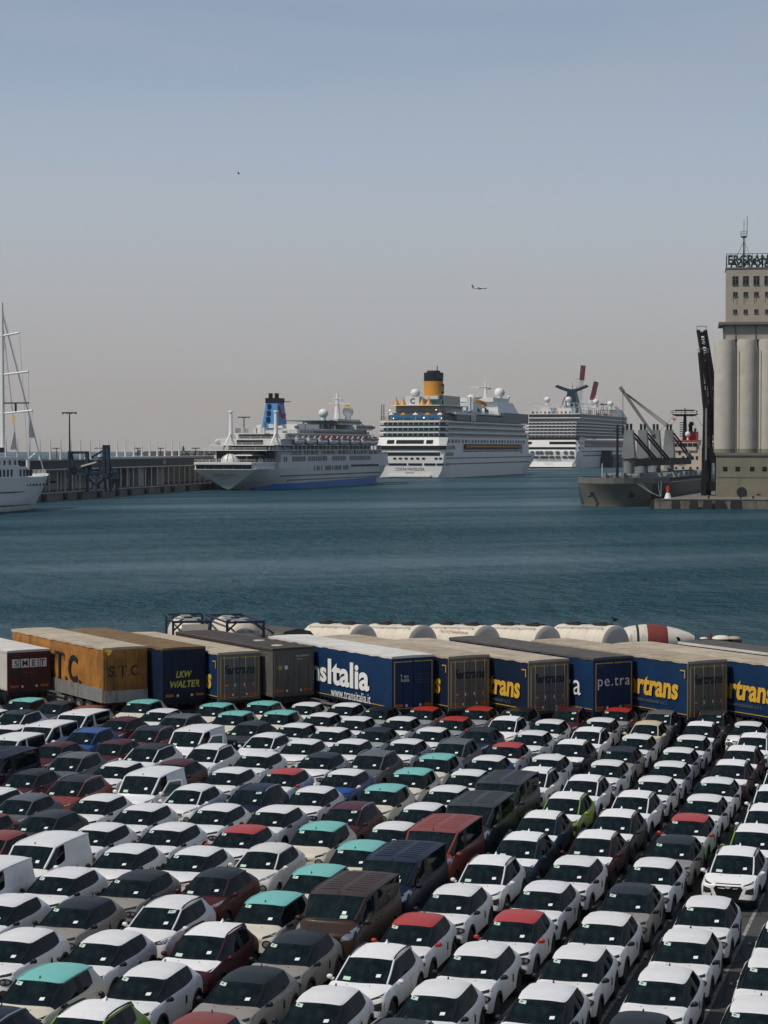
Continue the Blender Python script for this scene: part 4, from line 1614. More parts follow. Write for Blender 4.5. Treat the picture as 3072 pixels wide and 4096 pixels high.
    for sd in (1, -1):
        q = MB()
        q.box(-.05, -.02, sd * .72, sd * 1.16, .60, .74)
        q.build('tail_lamp', 'tail_red', t)
        q = MB()
        q.box(.35, .38, sd * .85, sd * 1.22, .25, .95)
        q.build('mud_flap', 'chassis', t)
        for x in (2.2, 3.5, 4.8):
            w_ = link('wheel', TRUCK_TYRE, None, t)
            set_mat(w_, 'tyre_rubber')
            w_.location = (x, sd * 1.08, .52)
            w_.rotation_euler = (0, 0, 0 if sd > 0 else math.pi)
            r2 = link('rim', TRUCK_RIM, None, w_)
            set_mat(r2, 'alu')
        q = MB()
        q.box(10.2, 10.36, sd * .85, sd * .98, .02, base - .1)
        q.box(10.05, 10.5, sd * .75, sd * 1.05, 0, .06)
        q.build('landing_leg', 'chassis', t)
        q = MB()
        q.box(5.6, 9.8, sd * 1.20, sd * 1.23, .50, .62)
        q.box(5.6, 9.8, sd * 1.20, sd * 1.23, .75, .87)
        q.build('side_guard', 'alu', t)
    if boards:
        for sd in (1, -1):
            x = .03
            for k in range(4):
                q = MB()
                x1 = x + (L - .06) / 4 - .06
                q.box(x, x1, sd * (W + .015), sd * (W + .05), base - .12, base + .62)
                q.box(x, x1, sd * (W + .051), sd * (W + .058), base + .12, base + .15)
                q.box(x, x1, sd * (W + .051), sd * (W + .058), base + .36, base + .39)
                q.build('drop_side_board', 'alu', t)
                x = x1 + .06
        q = MB()
        q.box(-.12, -.07, -W, W, base - .12, base + .52)
        q.build('tail_board', 'alu', t)
    else:
        q = MB()
        for sd in (1, -1):
            q = MB()
            q.box(.03, L - .05, sd * (W + .012), sd * (W + .03), base + .14, base + .175)
            if side.startswith('tarp') and tape:
                q.build('reflective_tape', 'tape_yellow', t)
    if not corr:
        for sd in (1,):
            for i in range(30):
                x = .2 + i * (L - .4) / 29
                q = MB()
                q.box(x - .02, x + .02, sd * (W + .001), sd * (W + .012), base - .16, base + .10)
                q.build('curtain_strap', 'chassis', t)
    t['top'] = top
    t['wid'] = L
    return t, top, base


def side_text(t, s, m, x, z, h, w=None, **k):
    return put_text(s, t, m, (x, 1.275 + .05, z), XS, ZU, h, w, **k)


def rear_text(t, s, m, y, z, h, w=None, x=-.070, **k):
    return put_text(s, t, m, (x, y, z), XR, ZU, h, w, **k)


def fertrans_rear(t, top, base, m, faded='letter_faded'):
    rear_text(t, 'fertrans', m, 0, top - .95, .52, 1.95, bold=0.032, shear=.25)
    rear_text(t, 'Trasporti Internazionali s.r.l.', faded, 0, top - 1.36, .11, 1.8)
    rear_text(t, 'Tel. 0039 0825 - Fax 0825', faded, 0, top - 1.62, .08, 1.5)
    rear_text(t, 'SPAGNA - ITALIA - FRANCIA - ROMANIA', faded, 0, base + .98, .075, 1.9)
    rear_text(t, 'www.fertrans.it', faded, 0, base + .48, .09, .9)
    flags(t, base + .74, (.82, .28, -.28, -.82), (('flag_red', 'flag_yellow', 'flag_red'), ('flag_red', 'letter_white', 'flag_green'), ('flag_red', 'letter_white', 'flag_blue'), ('flag_red', 'flag_yellow', 'flag_blue')))


def fertrans_side(t, top, base, txt='fertrans', x=2.9):
    side_text(t, txt, 'letter_yellow', x, top - 1.45, 1.15, 4.4, bold=0.032, shear=.12)
    side_text(t, 'Trasporti Internazionali s.r.l.', 'letter_faded', x + .6, top - 2.28, .26, 3.9)
    q = MB()
    q.box(.16, .55, 1.275 + .04, 1.275 + .055, top - .52, top - .46)
    q.box(.16, .22, 1.275 + .04, 1.275 + .055, top - .86, top - .52)
    q.build('corner_mark', 'tape_yellow', t)


# SMET
t, top, base = trailer(25, 41.3, 2603, 'white-sided trailer with maroon rear lettered SMET', 'tarp_white', 'roof_white', 'tarp_maroon', tape=False)
for i, ch in enumerate('SMET'):
    y = .78 - .52 * i
    q = MB()
    q.box(-.0695, -.0615, y - .235, y + .235, top - .98, top - .50)
    so = q.build('letter_plate', 'letter_white', t)
    put_text(ch, so, 'tarp_maroon', (-.0705, y, top - .74), XR, ZU, .34, bold=0.016)
rear_text(t, 'www.smet.it', 'letter_faded', 0, top - 1.25, .10, .9)
rear_text(t, 'KRONE', 'letter_faded', .75, top - .34, .07, .4)
q = MB()
q.box(-.068, -.0615, .45, .85, base + .95, base + 1.25)
q.build('green_placard', 'letter_green', t)
# S.T.C.
t, top, base = trailer(410, 44.1, 2592, 'weathered orange tarpaulin trailer lettered S.T.C. with aluminium side boards', 'tarp_orange', 'roof_sand', 'tarp_orange', boards=True, sag=True, tape=False)


def serif(letter, parent, m, origin, xd, h, w):
    o = put_text(letter, parent, m, origin, xd, ZU, h, w, bold=0.018)
    return o


def stc(t, along, origin, h, w, gap):
    x0 = Vector(origin)
    X = Vector(along)
    N = X.cross(Vector(ZU))
    pos = 0
    for ch, cw in (('S', w * .78), ('.', h * .15), ('T', w), ('.', h * .15), ('C', w), ('.', h * .15)):
        c = x0 + X * (pos + cw / 2)
        if ch == '.':
            q = MB()
            a = c + Vector(ZU) * (-h / 2 + cw / 2)
            vs = []
            for i in range(12):
                tt = 2 * math.pi * i / 12
                vs.append(a + X * math.cos(tt) * cw / 2 + Vector(ZU) * math.sin(tt) * cw / 2)
            vs2 = [v + N * .006 for v in vs]
            q.add(vs + vs2, [tuple(range(12, 24))] + [(i, (i + 1) % 12, 12 + (i + 1) % 12, 12 + i) for i in range(12)])
            q.build('lettering', 'letter_navy', t)
        elif ch == 'T':
            q = MB()

            def rect(xa, xb, za, zb_, th=.006):
                p = [c + X * xa + Vector(ZU) * za, c + X * xb + Vector(ZU) * za, c + X * xb + Vector(ZU) * zb_, c + X * xa + Vector(ZU) * zb_]
                p2 = [v + N * th for v in p]
                q.add(p + p2, [(4, 5, 6, 7), (0, 1, 5, 4), (1, 2, 6, 5), (2, 3, 7, 6), (3, 0, 4, 7)])
            rect(-cw * .11, cw * .11, -h * .46, h * .44)
            rect(-cw * .5, cw * .5, h * .43, h * .5, .007)
            rect(-cw * .5, -cw * .42, h * .25, h * .43, .0065)
            rect(cw * .42, cw * .5, h * .25, h * .43, .0065)
            rect(-cw * .27, cw * .27, -h * .5, -h * .455, .0065)
            q.build('lettering', 'letter_navy', t)
        else:
            put_text(ch, t, 'letter_navy', c, X, ZU, h, cw, bold=0.024)
        pos += cw + gap


stc(t, XS, (8.3, 1.335, top - 1.45), 1.5, 1.25, .22)
stc(t, XR, (-.071, 1.0, top - 1.28), .58, .46, .07)
q = MB()
q.add([(.02, 1.30, top - .10), (-.02, .75, top - .12), (-.05, .98, top - .42), (.12, 1.31, top - .44), (.02, 1.33, top - .10), (-.08, .75, top - .12), (-.11, .98, top - .42), (.12, 1.34, top - .44)],
      [(4, 5, 6, 7), (0, 3, 2, 1), (0, 1, 5, 4), (1, 2, 6, 5), (2, 3, 7, 6), (3, 0, 4, 7)])
q.build('loose_flap', 'tape_yellow', t)
# LKW WALTER
t, top, base = trailer(648, 46.9, 2593, 'dark blue trailer with ochre roof, rear lettered LKW WALTER', 'tarp_navy', 'roof_ochre', 'tarp_navy', tape=False)
rear_text(t, 'LKW', 'letter_lemon', .05, top - 1.45, .36, .95, bold=0.032, shear=.2)
rear_text(t, 'WALTER', 'letter_lemon', .0, top - 1.98, .38, 1.75, bold=0.032, shear=.2)
# Fertrans with pale roof
t, top, base = trailer(870, 49.6, 2611, 'trailer with sand roof and grey lettered doors between ochre-roofed trailer and steel container', 'tarp_blue', 'roof_sand', 'door_grey', sag=True)
fertrans_rear(t, top, base, 'letter_navy')
fertrans_side(t, top, base)
# container
t, top, base = trailer(1089, 52.4, 2595, 'rusty grey corrugated container on a trailer chassis', 'container_grey', 'container_roof', 'container_grey', L=12.2, base=1.3, corr=True, tape=False)
rear_text(t, 'GESU 508137 5', 'letter_white', -.55, top - .45, .09, .85, x=-.068)
rear_text(t, '45G1', 'letter_white', -.35, top - .62, .09, .3, x=-.068)
for yy, zz in ((.85, 1.05), (.45, 1.05)):
    q = MB()
    q.box(-.068, -.0615, yy - .12, yy + .12, top - zz - .10, top - zz + .10)
    q.build('hazard_placard', 'letter_white' if yy < .6 else 'tape_yellow', t)
for x in (1.5, 4.6, 8.0):
    q = MB()
    q.lathe([(.001, top + .03), (.3, top + .03), (.33, top + .005)], n=16, c=(x, .2 if x < 3 else -.3, 0))
    q.build('roof_patch', 'tank_end' if x < 5 else 'container_roof', t)
# Transitalia
t, top, base = trailer(1567, 55.2, 2626, 'bright blue trailer lettered transItalia with white roof', 'tarp_blue', 'roof_white', 'tarp_blue')
side_text(t, 'trans', 'letter_white', 8.75, top - 1.50, 1.0, 4.0, bold=0.030)
side_text(t, 'Italia', 'letter_white', 4.4, top - 1.36, 1.38, 4.4, bold=0.030)
side_text(t, 'www.transitalia.it', 'letter_white', 4.15, top - 2.42, .50, 4.2)
rear_text(t, 'Trans', 'letter_white', .55, top - 1.05, .16, .5)
rear_text(t, 'Italia', 'letter_white', .50, top - 1.25, .18, .5)
for k, (s_, w_) in enumerate((('Trasporti eccezionali', .8), ('Via Nazionale', .5), ('83030 Avellino - ITALY', .8), ('www.transitalia.it', .7))):
    rear_text(t, s_, 'letter_faded', -.60, top - .98 - .14 * k, .07, w_)
# Fertrans
t, top, base = trailer(1795, 58.0, 2626, 'grey-doored trailer with tan roof beside the transItalia trailer', 'tarp_navy', 'roof_tan', 'door_grey', sag=True)
fertrans_rear(t, top, base, 'letter_navy')
fertrans_side(t, top, base)
t, top, base = trailer(2116, 60.8, 2643, 'grey-doored trailer with scalloped pale roof beside the pe.tra trailer', 'tarp_navy', 'roof_sand', 'door_grey', sag=True)
fertrans_rear(t, top, base, 'letter_navy')
fertrans_side(t, top, base)
# pe.tra
t, top, base = trailer(2375, 63.6, 2632, 'royal blue trailer with slate roof lettered pe.tra', 'tarp_blue', 'roof_slate', 'tarp_blue')
rear_text(t, 'pe.tra', 'letter_white', .0, top - 1.35, .62, 2.05, spacing=1.15)
rear_text(t, 'europart', 'letter_faded', .72, top - .45, .08, .4)
side_text(t, 'pe.tra', 'letter_white', 3.3, top - 1.75, 1.25, 4.6, spacing=1.15)
# Fertrans
t, top, base = trailer(2755, 66.4, 2646, 'blue trailer lettered fertrans with tan roof between slate-roofed and ribbed-roof trailers', 'tarp_blue', 'roof_tan', 'door_grey', sag=True)
fertrans_rear(t, top, base, 'letter_navy')
fertrans_side(t, top, base)
t, top, base = trailer(3130, 69.3, 2662, 'blue trailer lettered fertrans with ribbed pale roof, next to dark flat-roofed trailer', 'tarp_blue', 'roof_sand', 'door_grey', sag=True)
fertrans_side(t, top, base, x=2.7)
t, top, base = trailer(3420, 72.4, 2655, 'dark-roofed trailer with white roof edge at the end of the row', 'tarp_navy', 'roof_slate', 'door_grey', L=13.6)
q = MB()
q.box(.3, 13.55, 1.29, 1.33, top - .12, top + .015)
q.build('white_edge', 'roof_white', t)


# ------------------------------------------------------------------ bulk silo tanks, tank containers and mixer behind the trailers
def silo_tank(px, py, label, txt=None):
    d = 128.0
    p = at_d(px, py, d)
    topz = p.z - LOT
    a = math.radians(40)
    rz = math.atan2(math.cos(a), -math.sin(a))
    t = thing('silo_semi_trailer', label, 'tank trailer', (p.x, p.y, LOT), rz, 'silo tank trailers behind the trailers')
    R, L = 1.24, 4.7
    zc = topz - R
    n, m_ = 9, 24
    slope = -.045
    vs, fs = [], []
    for i in range(n + 1):
        x = L * i / n
        for k in range(m_):
            an = 2 * math.pi * k / m_
            vs.append((x, R * math.cos(an), zc + x * slope + R * math.sin(an)))
    for i in range(n):
        for k in range(m_):
            k2 = (k + 1) % m_
            fs.append((i * m_ + k, i * m_ + k2, (i + 1) * m_ + k2, (i + 1) * m_ + k))
    b = MB()
    b.add(vs, fs)
    b.build('tank_shell', 'tank_white', t, smooth=30)
    for x, sgn in ((0, -1), (L, 1)):
        e = MB()
        prof = [(R, 0), (R * .95, .05), (R * .7, .10), (R * .35, .13), (.001, .14)]
        e.lathe([(r, x + sgn * h) for r, h in prof], n=24, axis='x', c=(0, 0, zc + x * slope))
        e.build('tank_end', 'tank_end', t, smooth=60)
    for i in range(1, 6):
        x = L * i / 6
        q = MB()
        q.lathe([(R + .004, x - .02), (R + .012, x), (R + .004, x + .02)], n=24, axis='x', c=(0, 0, zc + x * slope))
        q.build('seam_ring', 'tank_end', t)
    for x in (1.1, 3.4):
        q = MB()
        zt = zc + x * slope + R
        q.box(x - .55, x + .55, -.35, .35, zt - .02, zt + .10)
        q.lathe([(.26, zt + .10), (.26, zt + .17), (.001, zt + .19)], n=14, c=(x, 0, 0))
        q.build('manhole_hatch', 'chassis', t)
    q = MB()
    q.tube([(.3, .75, zc + R * .72 + .20), (L - .3, .75, zc + R * .72 + .20 + slope * L)], .02, 6)
    for x in (.4, 1.7, 3.0, 4.3):
        q.tube([(x, .75, zc + x * slope + R * .72), (x, .75, zc + x * slope + R * .72 + .20)], .018, 6)
    q.build('walkway_rail', 'alu', t)
    q = MB()
    q.box(0, L + 1.5, -.5, .5, .7, .95)
    for x in (.5, 3, 5.5):
        q.box(x, x + .15, -.6, .6, .9, zc + x * slope - R + .25)
    q.build('chassis', 'chassis', t)
    for sd in (1, -1):
        for x in (1.0, 2.3):
            w_ = link('wheel', TRUCK_TYRE, None, t)
            set_mat(w_, 'tyre_rubber')
            w_.location = (x, sd * 1.05, .52)
            w_.rotation_euler = (0, 0, 0 if sd > 0 else math.pi)
        q = MB()
        q.box(L - .3, L - .14, sd * .7, sd * .85, .01, .72)
        q.build('landing_leg', 'chassis', t)
    if txt:
        put_text(txt, t, 'letter_red', (1.9, R * .80 + .02, zc + R * .62), XS, (0, -.6, .8), .16, 2.6)
    return t


silo_tank(1450, 2497, 'cream silo tank trailer beside the tank containers')
silo_tank(1690, 2500, 'cream silo tank trailer, second from the tank containers')
silo_tank(1945, 2501, 'silo tank trailer with red lettering along its flank', 'AUTOTRASPORTI')
silo_tank(2190, 2503, 'cream silo tank trailer between the lettered tank and the one by the mixer')
silo_tank(2462, 2501, 'cream silo tank trailer next to the red-banded mixer drum')


def tank_container(px, py, d, label, txt, mark, ang=10):
    p = at_d(px, py, d)
    top = p.z - LOT
    a = math.radians(ang)
    rz = math.atan2(math.cos(a), -math.sin(a))
    lefty = Vector((-math.cos(a), -math.sin(a), 0))
    org = Vector((p.x, p.y, LOT)) - lefty * 1.22
    t = thing('tank_container', label, 'tank container', org, rz, 'tank containers behind the trailers')
    L, W, H = 6.06, 1.22, 2.6
    z0 = top - H
    for x in (.06, L - .06):
        f = MB()
        for sd in (1, -1):
            f.box(x - .07, x + .07, sd * (W - .14), sd * W, z0, top)
            f.bar((x, sd * (W - .08), top - .62), (x, sd * .55, top - .08), .10)
            f.bar((x, sd * (W - .08), z0 + .62), (x, sd * .55, z0 + .08), .10)
        f.box(x - .069, x + .069, -W + .14, W - .14, top - .14, top - .002)
        f.box(x - .069, x + .069, -W + .14, W - .14, z0 + .002, z0 + .14)
        f.build('end_frame', 'frame_blue', t)
    for sd in (1, -1):
        f = MB()
        f.box(.131, L - .131, sd * (W - .10), sd * (W - .01), top - .11, top - .01)
        f.box(.131, L - .131, sd * (W - .10), sd * (W - .01), z0 + .01, z0 + .13)
        f.build('side_rail', 'frame_blue', t)
    b = MB()
    R = 1.10
    b.lathe([(R, .42), (R, L - .42)], n=26, axis='x', c=(0, 0, top - .10 - R))
    b.build('tank_shell', 'tank_white', t, smooth=40)
    for x, s_ in ((.42, -1), (L - .42, 1)):
        b = MB()
        b.lathe([(R, x), (R * .9, x + s_ * .14), (R * .6, x + s_ * .25), (.001, x + s_ * .30)], n=26, axis='x', c=(0, 0, top - .10 - R))
        b.build('tank_end', 'tank_white', t, smooth=60)
    for i in range(5):
        x = .9 + i * 1.0
        q = MB()
        q.lathe([(R + .004, x - .025), (R + .014, x), (R + .004, x + .025)], n=26, axis='x', c=(0, 0, top - .10 - R))
        q.build('seam_ring', 'tank_end', t)
    q = MB()
    q.box(.5, L - .5, -.30, .30, top - .10, top - .06)
    q.box(2.4, 3.4, -.8, .8, top - .099, top - .07)
    q.build('walkway', 'alu', t)
    q = MB()
    q.lathe([(.28, top - .06), (.28, top + .02), (.001, top + .04)], n=14, c=(2.9, 0, 0))
    q.build('manhole_hatch', 'chassis', t)
    if mark:
        q = MB()
        q.box(-.02, -.012, -.98, .62, z0 + .35, top - .22)
        pl = q.build('data_panel', 'tank_white', t)
        put_text(txt, pl, 'letter_navy', (-.022, .05, top - .70), XR, ZU, .20, 1.05, bold=0.024)
        q = MB()
        q.slab([(-.62, top - .82), (-.92, top - .82), (-.77, top - .54)], 0, -.028, -.021)
        q.build('hazard_triangle', 'tape_yellow', pl)
    else:
        put_text(txt, t, 'letter_navy', (.10, -.1, top - .66), XR, ZU, .15, 1.15)
    # it stands on a low chassis
    q = MB()
    q.box(-.3, L + .3, -.55, .55, z0 - .35, z0 - .005)
    q.box(-.3, L + .3, -1.1, 1.1, z0 - .12, z0 - .004)
    q.build('chassis', 'chassis', t)
    for sd in (1, -1):
        for x in (.7, 2.0, 5.0):
            w_ = link('wheel', TRUCK_TYRE, None, t)
            set_mat(w_, 'tyre_rubber')
            w_.location = (x, sd * 1.0, .52)
            w_.rotation_euler = (0, 0, 0 if sd > 0 else math.pi)
    return t


tank_container(688, 2484, 127, 'white tank container with end panel lettered IAMU 1100464 in dark frame', 'IAMU 1100464', True)
tank_container(905, 2486, 127, 'white tank container with rounded end lettered GORU 110058 2', 'GORU 110058 2', False, 17)

# flat dark tarpaulin load behind the bright blue trailer
a = math.radians(40)
p = at_d(1230, 2522, 128)
t = thing('flatbed_trailer', 'flatbed trailer with dark grey tarpaulin load beside the tank containers', 'trailer', (p.x - .6, p.y, LOT), math.atan2(math.cos(a), -math.sin(a)))
tz = p.z - LOT
q = MB()
vs, fs = [], []
for i in range(13):
    for k, (y, z) in enumerate(((1.25, 1.2), (1.25, tz - .3), (1.0, tz - .05), (0, tz + .12), (-1.0, tz - .05), (-1.25, tz - .3), (-1.25, 1.2))):
        vs.append((i * .62, y, z + (.05 * math.sin(i * 2.0 + k) if 0 < k < 6 else 0)))
for i in range(12):
    for k in range(6):
        fs.append((i * 7 + k, i * 7 + k + 1, i * 7 + 8 + k, i * 7 + 7 + k))
fs += [tuple(range(7)), tuple(84 + k for k in range(7))[::-1]]
q.add(vs, fs)
q.build('tarpaulin', 'roof_slate', t)
q = MB()
q.box(0, 7.44, -1.25, 1.25, .9, 1.19)
q.build('deck', 'chassis', t)
for sd in (1, -1):
    for x in (1.0, 2.3, 6.6):
        w_ = link('wheel', TRUCK_TYRE, None, t)
        set_mat(w_, 'tyre_rubber')
        w_.location = (x, sd * 1.0, .52)
        w_.rotation_euler = (0, 0, 0 if sd > 0 else math.pi)

# concrete mixer lying behind the trailers
p0, p1 = at_d(2492, 2545, 131.0), at_d(2768, 2552, 131.0)
ax = p1 - p0
t = thing('concrete_mixer', 'white concrete mixer drum with brown-red band and rust', 'mixer truck', (p0.x, p0.y, LOT), math.atan2(ax.y, ax.x))
zc = p0.z - LOT - .25
prof = [(.001, -.35), (.45, -.3), (.72, -.1), (.88, .35), (.98, 1.0), (1.02, 1.45)]
prof2 = [(1.02, 1.45), (1.0, 2.2), (.90, 2.75)]
prof3 = [(.90, 2.75), (.72, 3.5), (.50, 4.15), (.30, 4.5)]
for nm, pr, m_ in (('drum', prof, 'drum_white'), ('drum_band', prof2, 'drum_red'), ('drum_cone', prof3, 'drum_white')):
    b = MB()
    b.lathe(pr, n=28, axis='x', c=(0, 0, zc))
    b.build(nm, m_, t, smooth=50)
q = MB()
q.lathe([(.955, .78), (.985, .80), (.985, .92), (.955, .94)], n=28, axis='x', c=(0, 0, zc))
q.build('track_ring', 'chassis', t)
q = MB()
q.lathe([(.20, 0), (.20, .02), (.17, .02), (.17, 0)], n=18, axis='y', c=(3.35, -.75, zc + .1))
q.build('inspection_hatch', 'drum_white', t)
q = MB()
q.box(-1.2, 5.6, -.5, .5, .75, 1.05)
q.box(.3, .6, -.7, .7, 1.05, zc - .5)
q.box(3.6, 3.9, -.6, .6, 1.05, zc - .25)
q.box(-1.9, -.6, -1.2, 1.2, .6, 1.9)
q.build('chassis', 'chassis', t)
for sd in (1, -1):
    for x in (-1.2, 2.6, 3.9):
        w_ = link('wheel', TRUCK_TYRE, None, t)
        set_mat(w_, 'tyre_rubber')
        w_.location = (x, sd * 1.0, .52)
        w_.rotation_euler = (0, 0, 0 if sd > 0 else math.pi)

# old excavator exhaust and cabin tops behind the last trailers
p = at_d(2842, 2545, 133)
t = thing('exhaust_stack', 'rusty upright exhaust pipe beside the mixer drum', 'exhaust pipe', (p.x, p.y, LOT))
q = MB()
q.tube([(0, 0, 0), (0, 0, p.z - LOT + .25)], .075, 10)
q.build('pipe', 'drum_red', t)
q = MB()
q.box(-.5, .5, -.4, .4, 0, p.z - LOT - .45)
q.build('engine_housing', 'chassis', t)
for k, (px, w) in enumerate(((2815, .28), (2885, .62), (2935, .45))):
    p = at_d(px, 2541, 134)
    h = p.z - LOT
    t = thing('wrapped_load', ('small pale wrapped bundle by the rusty exhaust pipe', 'wide pale wrapped bundle past the rusty exhaust pipe', 'narrow dark-capped wrapped bundle past the rusty exhaust pipe')[k], 'bundle', (p.x, p.y, LOT))
    q = MB()
    q.prism([(-w, -.5), (w, -.5), (w, .5), (-w, .5)], 0, h - .25)
    q.build('stack', 'chassis', t)
    q = MB()
    q.sphere((0, 0, h - .22), w, n=12, m=6, sy=.8, sz=.38)
    q.build('wrapped_top', 'tank_white' if k < 2 else 'roof_tan', t, smooth=50)
# gull resting on a tank
p = at_d(2452, 2480, 128)
# ------------------------------------------------------------------ far side of the harbour
PIER = math.radians(16.5)
pdir = Vector((math.sin(PIER), math.cos(PIER), 0))
PRZ = math.atan2(pdir.y, pdir.x)

mat('ship_white', (0.70, 0.70, 0.69), rough=.45, vary=.06, scale=.15)
mat('ship_grey', (0.60, 0.60, 0.59), rough=.5, vary=.10, scale=.1, rust=((.36, .33, .30), .12, .15))
mat('ship_shade', (0.10, 0.11, 0.12), rough=.5, vary=.4, scale=.3)  # dark grey glazing and fittings; on recessed walls it paints in shade
mat('ship_window', (0.008, 0.014, 0.018), rough=.15, spec=.35)
mat('ship_blue', (0.006, 0.15, 0.46), rough=.4, vary=.1, scale=.2)
mat('deck_teal', (0.025, 0.075, 0.085), rough=.2, spec=.4)
mat('funnel_blue', (0.010, 0.17, 0.46), rough=.45)
mat('funnel_yellow', (0.52, 0.235, 0.018), rough=.45)
mat('funnel_black', spec=.15, color=(0.012, 0.016, 0.022), rough=.5)
mat('logo_red', (0.42, 0.045, 0.03), rough=.5)
mat('boat_orange', (0.55, 0.20, 0.03), rough=.5, vary=.2, scale=.8)
mat('boat_red', (0.50, 0.09, 0.05), rough=.5, vary=.2, scale=.8)
mat('pool_blue', (0.02, 0.17, 0.42), rough=.5, vary=.5, scale=.7)
mat('dark_navy', spec=.15, color=(0.010, 0.028, 0.05), rough=.4)
mat('stripe_red', (0.33, 0.03, 0.035), rough=.5)
mat('steel_dark', spec=.15, color=(0.018, 0.021, 0.024), rough=.6, vary=.3, scale=.6)
mat('gantry_blue', spec=.15, color=(0.030, 0.055, 0.085), rough=.6, vary=.3, scale=.6)
mat('bulker_hull', (0.028, 0.030, 0.030), rough=.6, vary=.35, scale=.12, rust=((.10, .06, .035), .16, .25))
mat('bulker_bow_lit', (0.135, 0.135, 0.12), rough=.6, vary=.3, scale=.15, rust=((.09, .06, .04), .16, .3))
mat('crane_grey', (0.19, 0.205, 0.21), rough=.55, vary=.2, scale=.2)
mat('house_cream', (0.56, 0.47, 0.39), rough=.6, vary=.12, scale=.2, rust=((.30, .17, .08), .13, .4))
mat('hatch_grey', (0.16, 0.175, 0.18), rough=.5, vary=.25, scale=.3)
mat('silo_concrete', (0.44, 0.42, 0.37), rough=.9, vary=.14, scale=.25, rust=((.27, .25, .21), .15, .3), bump=.2, bscale=2)
mat('tower_beige', (0.40, 0.355, 0.30), rough=.9, vary=.12, scale=.3, rust=((.25, .215, .17), .14, .35), bump=.2, bscale=2)
mat('base_olive', (0.215, 0.205, 0.15), rough=.9, vary=.2, scale=.2, rust=((.15, .14, .10), .16, .25), bump=.2, bscale=2)
mat('rust_stain', (0.22, 0.13, 0.055), rough=.9, vary=.6, scale=2)
mat('tower_trim', (0.16, 0.15, 0.135), rough=.8)
mat('beacon_red', (0.45, 0.045, 0.03), rough=.5)
mat('crane_maroon', (0.14, 0.022, 0.026), rough=.6)
mat('rope_blue', (0.12, 0.24, 0.36), rough=.8)
mat('rope_grey', (0.30, 0.31, 0.30), rough=.8)
mat('green_paint', (0.03, 0.16, 0.12), rough=.5)
mat('terminal_fascia', (0.030, 0.033, 0.035), rough=.6, vary=.3, scale=.3)
mat('terminal_wall', (0.42, 0.42, 0.40), rough=.7, vary=.4, scale=.15)
mat('pale_post', (0.62, 0.62, 0.60), rough=.6)
mat('lamp_lit', (1.0, 0.80, 0.45), emit=5.0)


def plan(L0, L1, hw, nose=0.0, chamf=0.0, pts=6):
    """plan outline of a deck from the stern (x = L0) to the bow (x = L1), the last part (nose) drawn in to a point"""
    out = [(L0, -hw + chamf), (L0 + chamf, -hw)] if chamf else [(L0, -hw)]
    r = []
    if nose:
        for i in range(pts + 1):
            t = i / pts
            r.append((L1 - nose + nose * math.sin(t * math.pi / 2), -hw * math.cos(t * math.pi / 2) ** .8 if t < 1 else 0.0))
        out += r + [(x, -y) for x, y in r[-2::-1]]
    else:
        out += [(L1, -hw), (L1, hw)]
    out += [(L0 + chamf, hw), (L0, hw - chamf)] if chamf else [(L0, hw)]
    return out


def hull(t, name, m, stations, smooth=40):
    """loft of half sections: stations = [(x list per level or x, [(y, z), ...])]; mirrored and closed by a deck"""
    k = len(stations[0][1])
    vs, fs = [], []
    for xs, sec in stations:
        for i, (y, z) in enumerate(sec):
            x = xs[i] if isinstance(xs, (list, tuple)) else xs
            vs.append((x, y, z))
        for i, (y, z) in enumerate(sec):
            x = xs[i] if isinstance(xs, (list, tuple)) else xs
            vs.append((x, -y, z))
    w = 2 * k
    n = len(stations)
    for s in range(n - 1):
        for i in range(k - 1):
            a, b_ = s * w + i, (s + 1) * w + i
            fs.append((a, b_, b_ + 1, a + 1))
            fs.append((a + k, a + k + 1, b_ + k + 1, b_ + k))
        fs.append((s * w + k - 1, (s + 1) * w + k - 1, (s + 1) * w + 2 * k - 1, s * w + 2 * k - 1))
    for s in (0, n - 1):
        for i in range(k - 1):
            fs.append((s * w + i, s * w + i + 1, s * w + k + i + 1, s * w + k + i))
    b = MB()
    b.add(vs, fs)
    return b.build(name, m, t, smooth=smooth)


def lifeboat(t, x, y, z, L, m):
    b = MB()
    vs, fs = [], []
    n, k = 8, 8
    for i in range(n + 1):
        u = -1 + 2 * i / n
        w = max(.02, (1 - abs(u) ** 2.6)) * L * .17
        h = L * .10 + .25 * L * .1 * u * u
        for j in range(k):
            an = 2 * math.pi * j / k
            vs.append((x + u * L / 2, y + w * math.cos(an), z + (h if math.sin(an) > 0 else L * .13) * math.sin(an) * (1 if w > .1 else .4)))
    for i in range(n):
        for j in range(k):
            fs.append((i * k + j, i * k + (j + 1) % k, (i + 1) * k + (j + 1) % k, (i + 1) * k + j))
    fs += [tuple(range(k))[::-1], tuple(n * k + j for j in range(k))]
    b.add(vs, fs)
    return b.build('lifeboat', m, t, smooth=50)


def radome(t, x, y, z, r):
    b = MB()
    b.sphere((x, y, z + r * .9), r, n=18, m=10)
    b.lathe([(r * .55, z - r * 1.2), (r * .55, z + .3 * r)], n=12, c=(x, y, 0))
    return b.build('radar_dome', 'ship_white', t, smooth=50)


def rail(t, pts, z, h=1.1, m='pale_post', step=4.0, name='deck_rail'):
    b = MB()
    for i in range(len(pts) - 1):
        a, c = Vector((*pts[i], z)), Vector((*pts[i + 1], z))
        ln = (c - a).length
        for zz in (h, h * .5):
            b.bar(a + Vector((0, 0, zz)), c + Vector((0, 0, zz)), .10)
        k = max(1, int(ln / step))
        for j in range(k + 1):
            q = a + (c - a) * j / k
            b.bar(q, q + Vector((0, 0, h)), .10)
    o = b.build(name, m, t)
    o['kind'] = 'stuff'
    return o


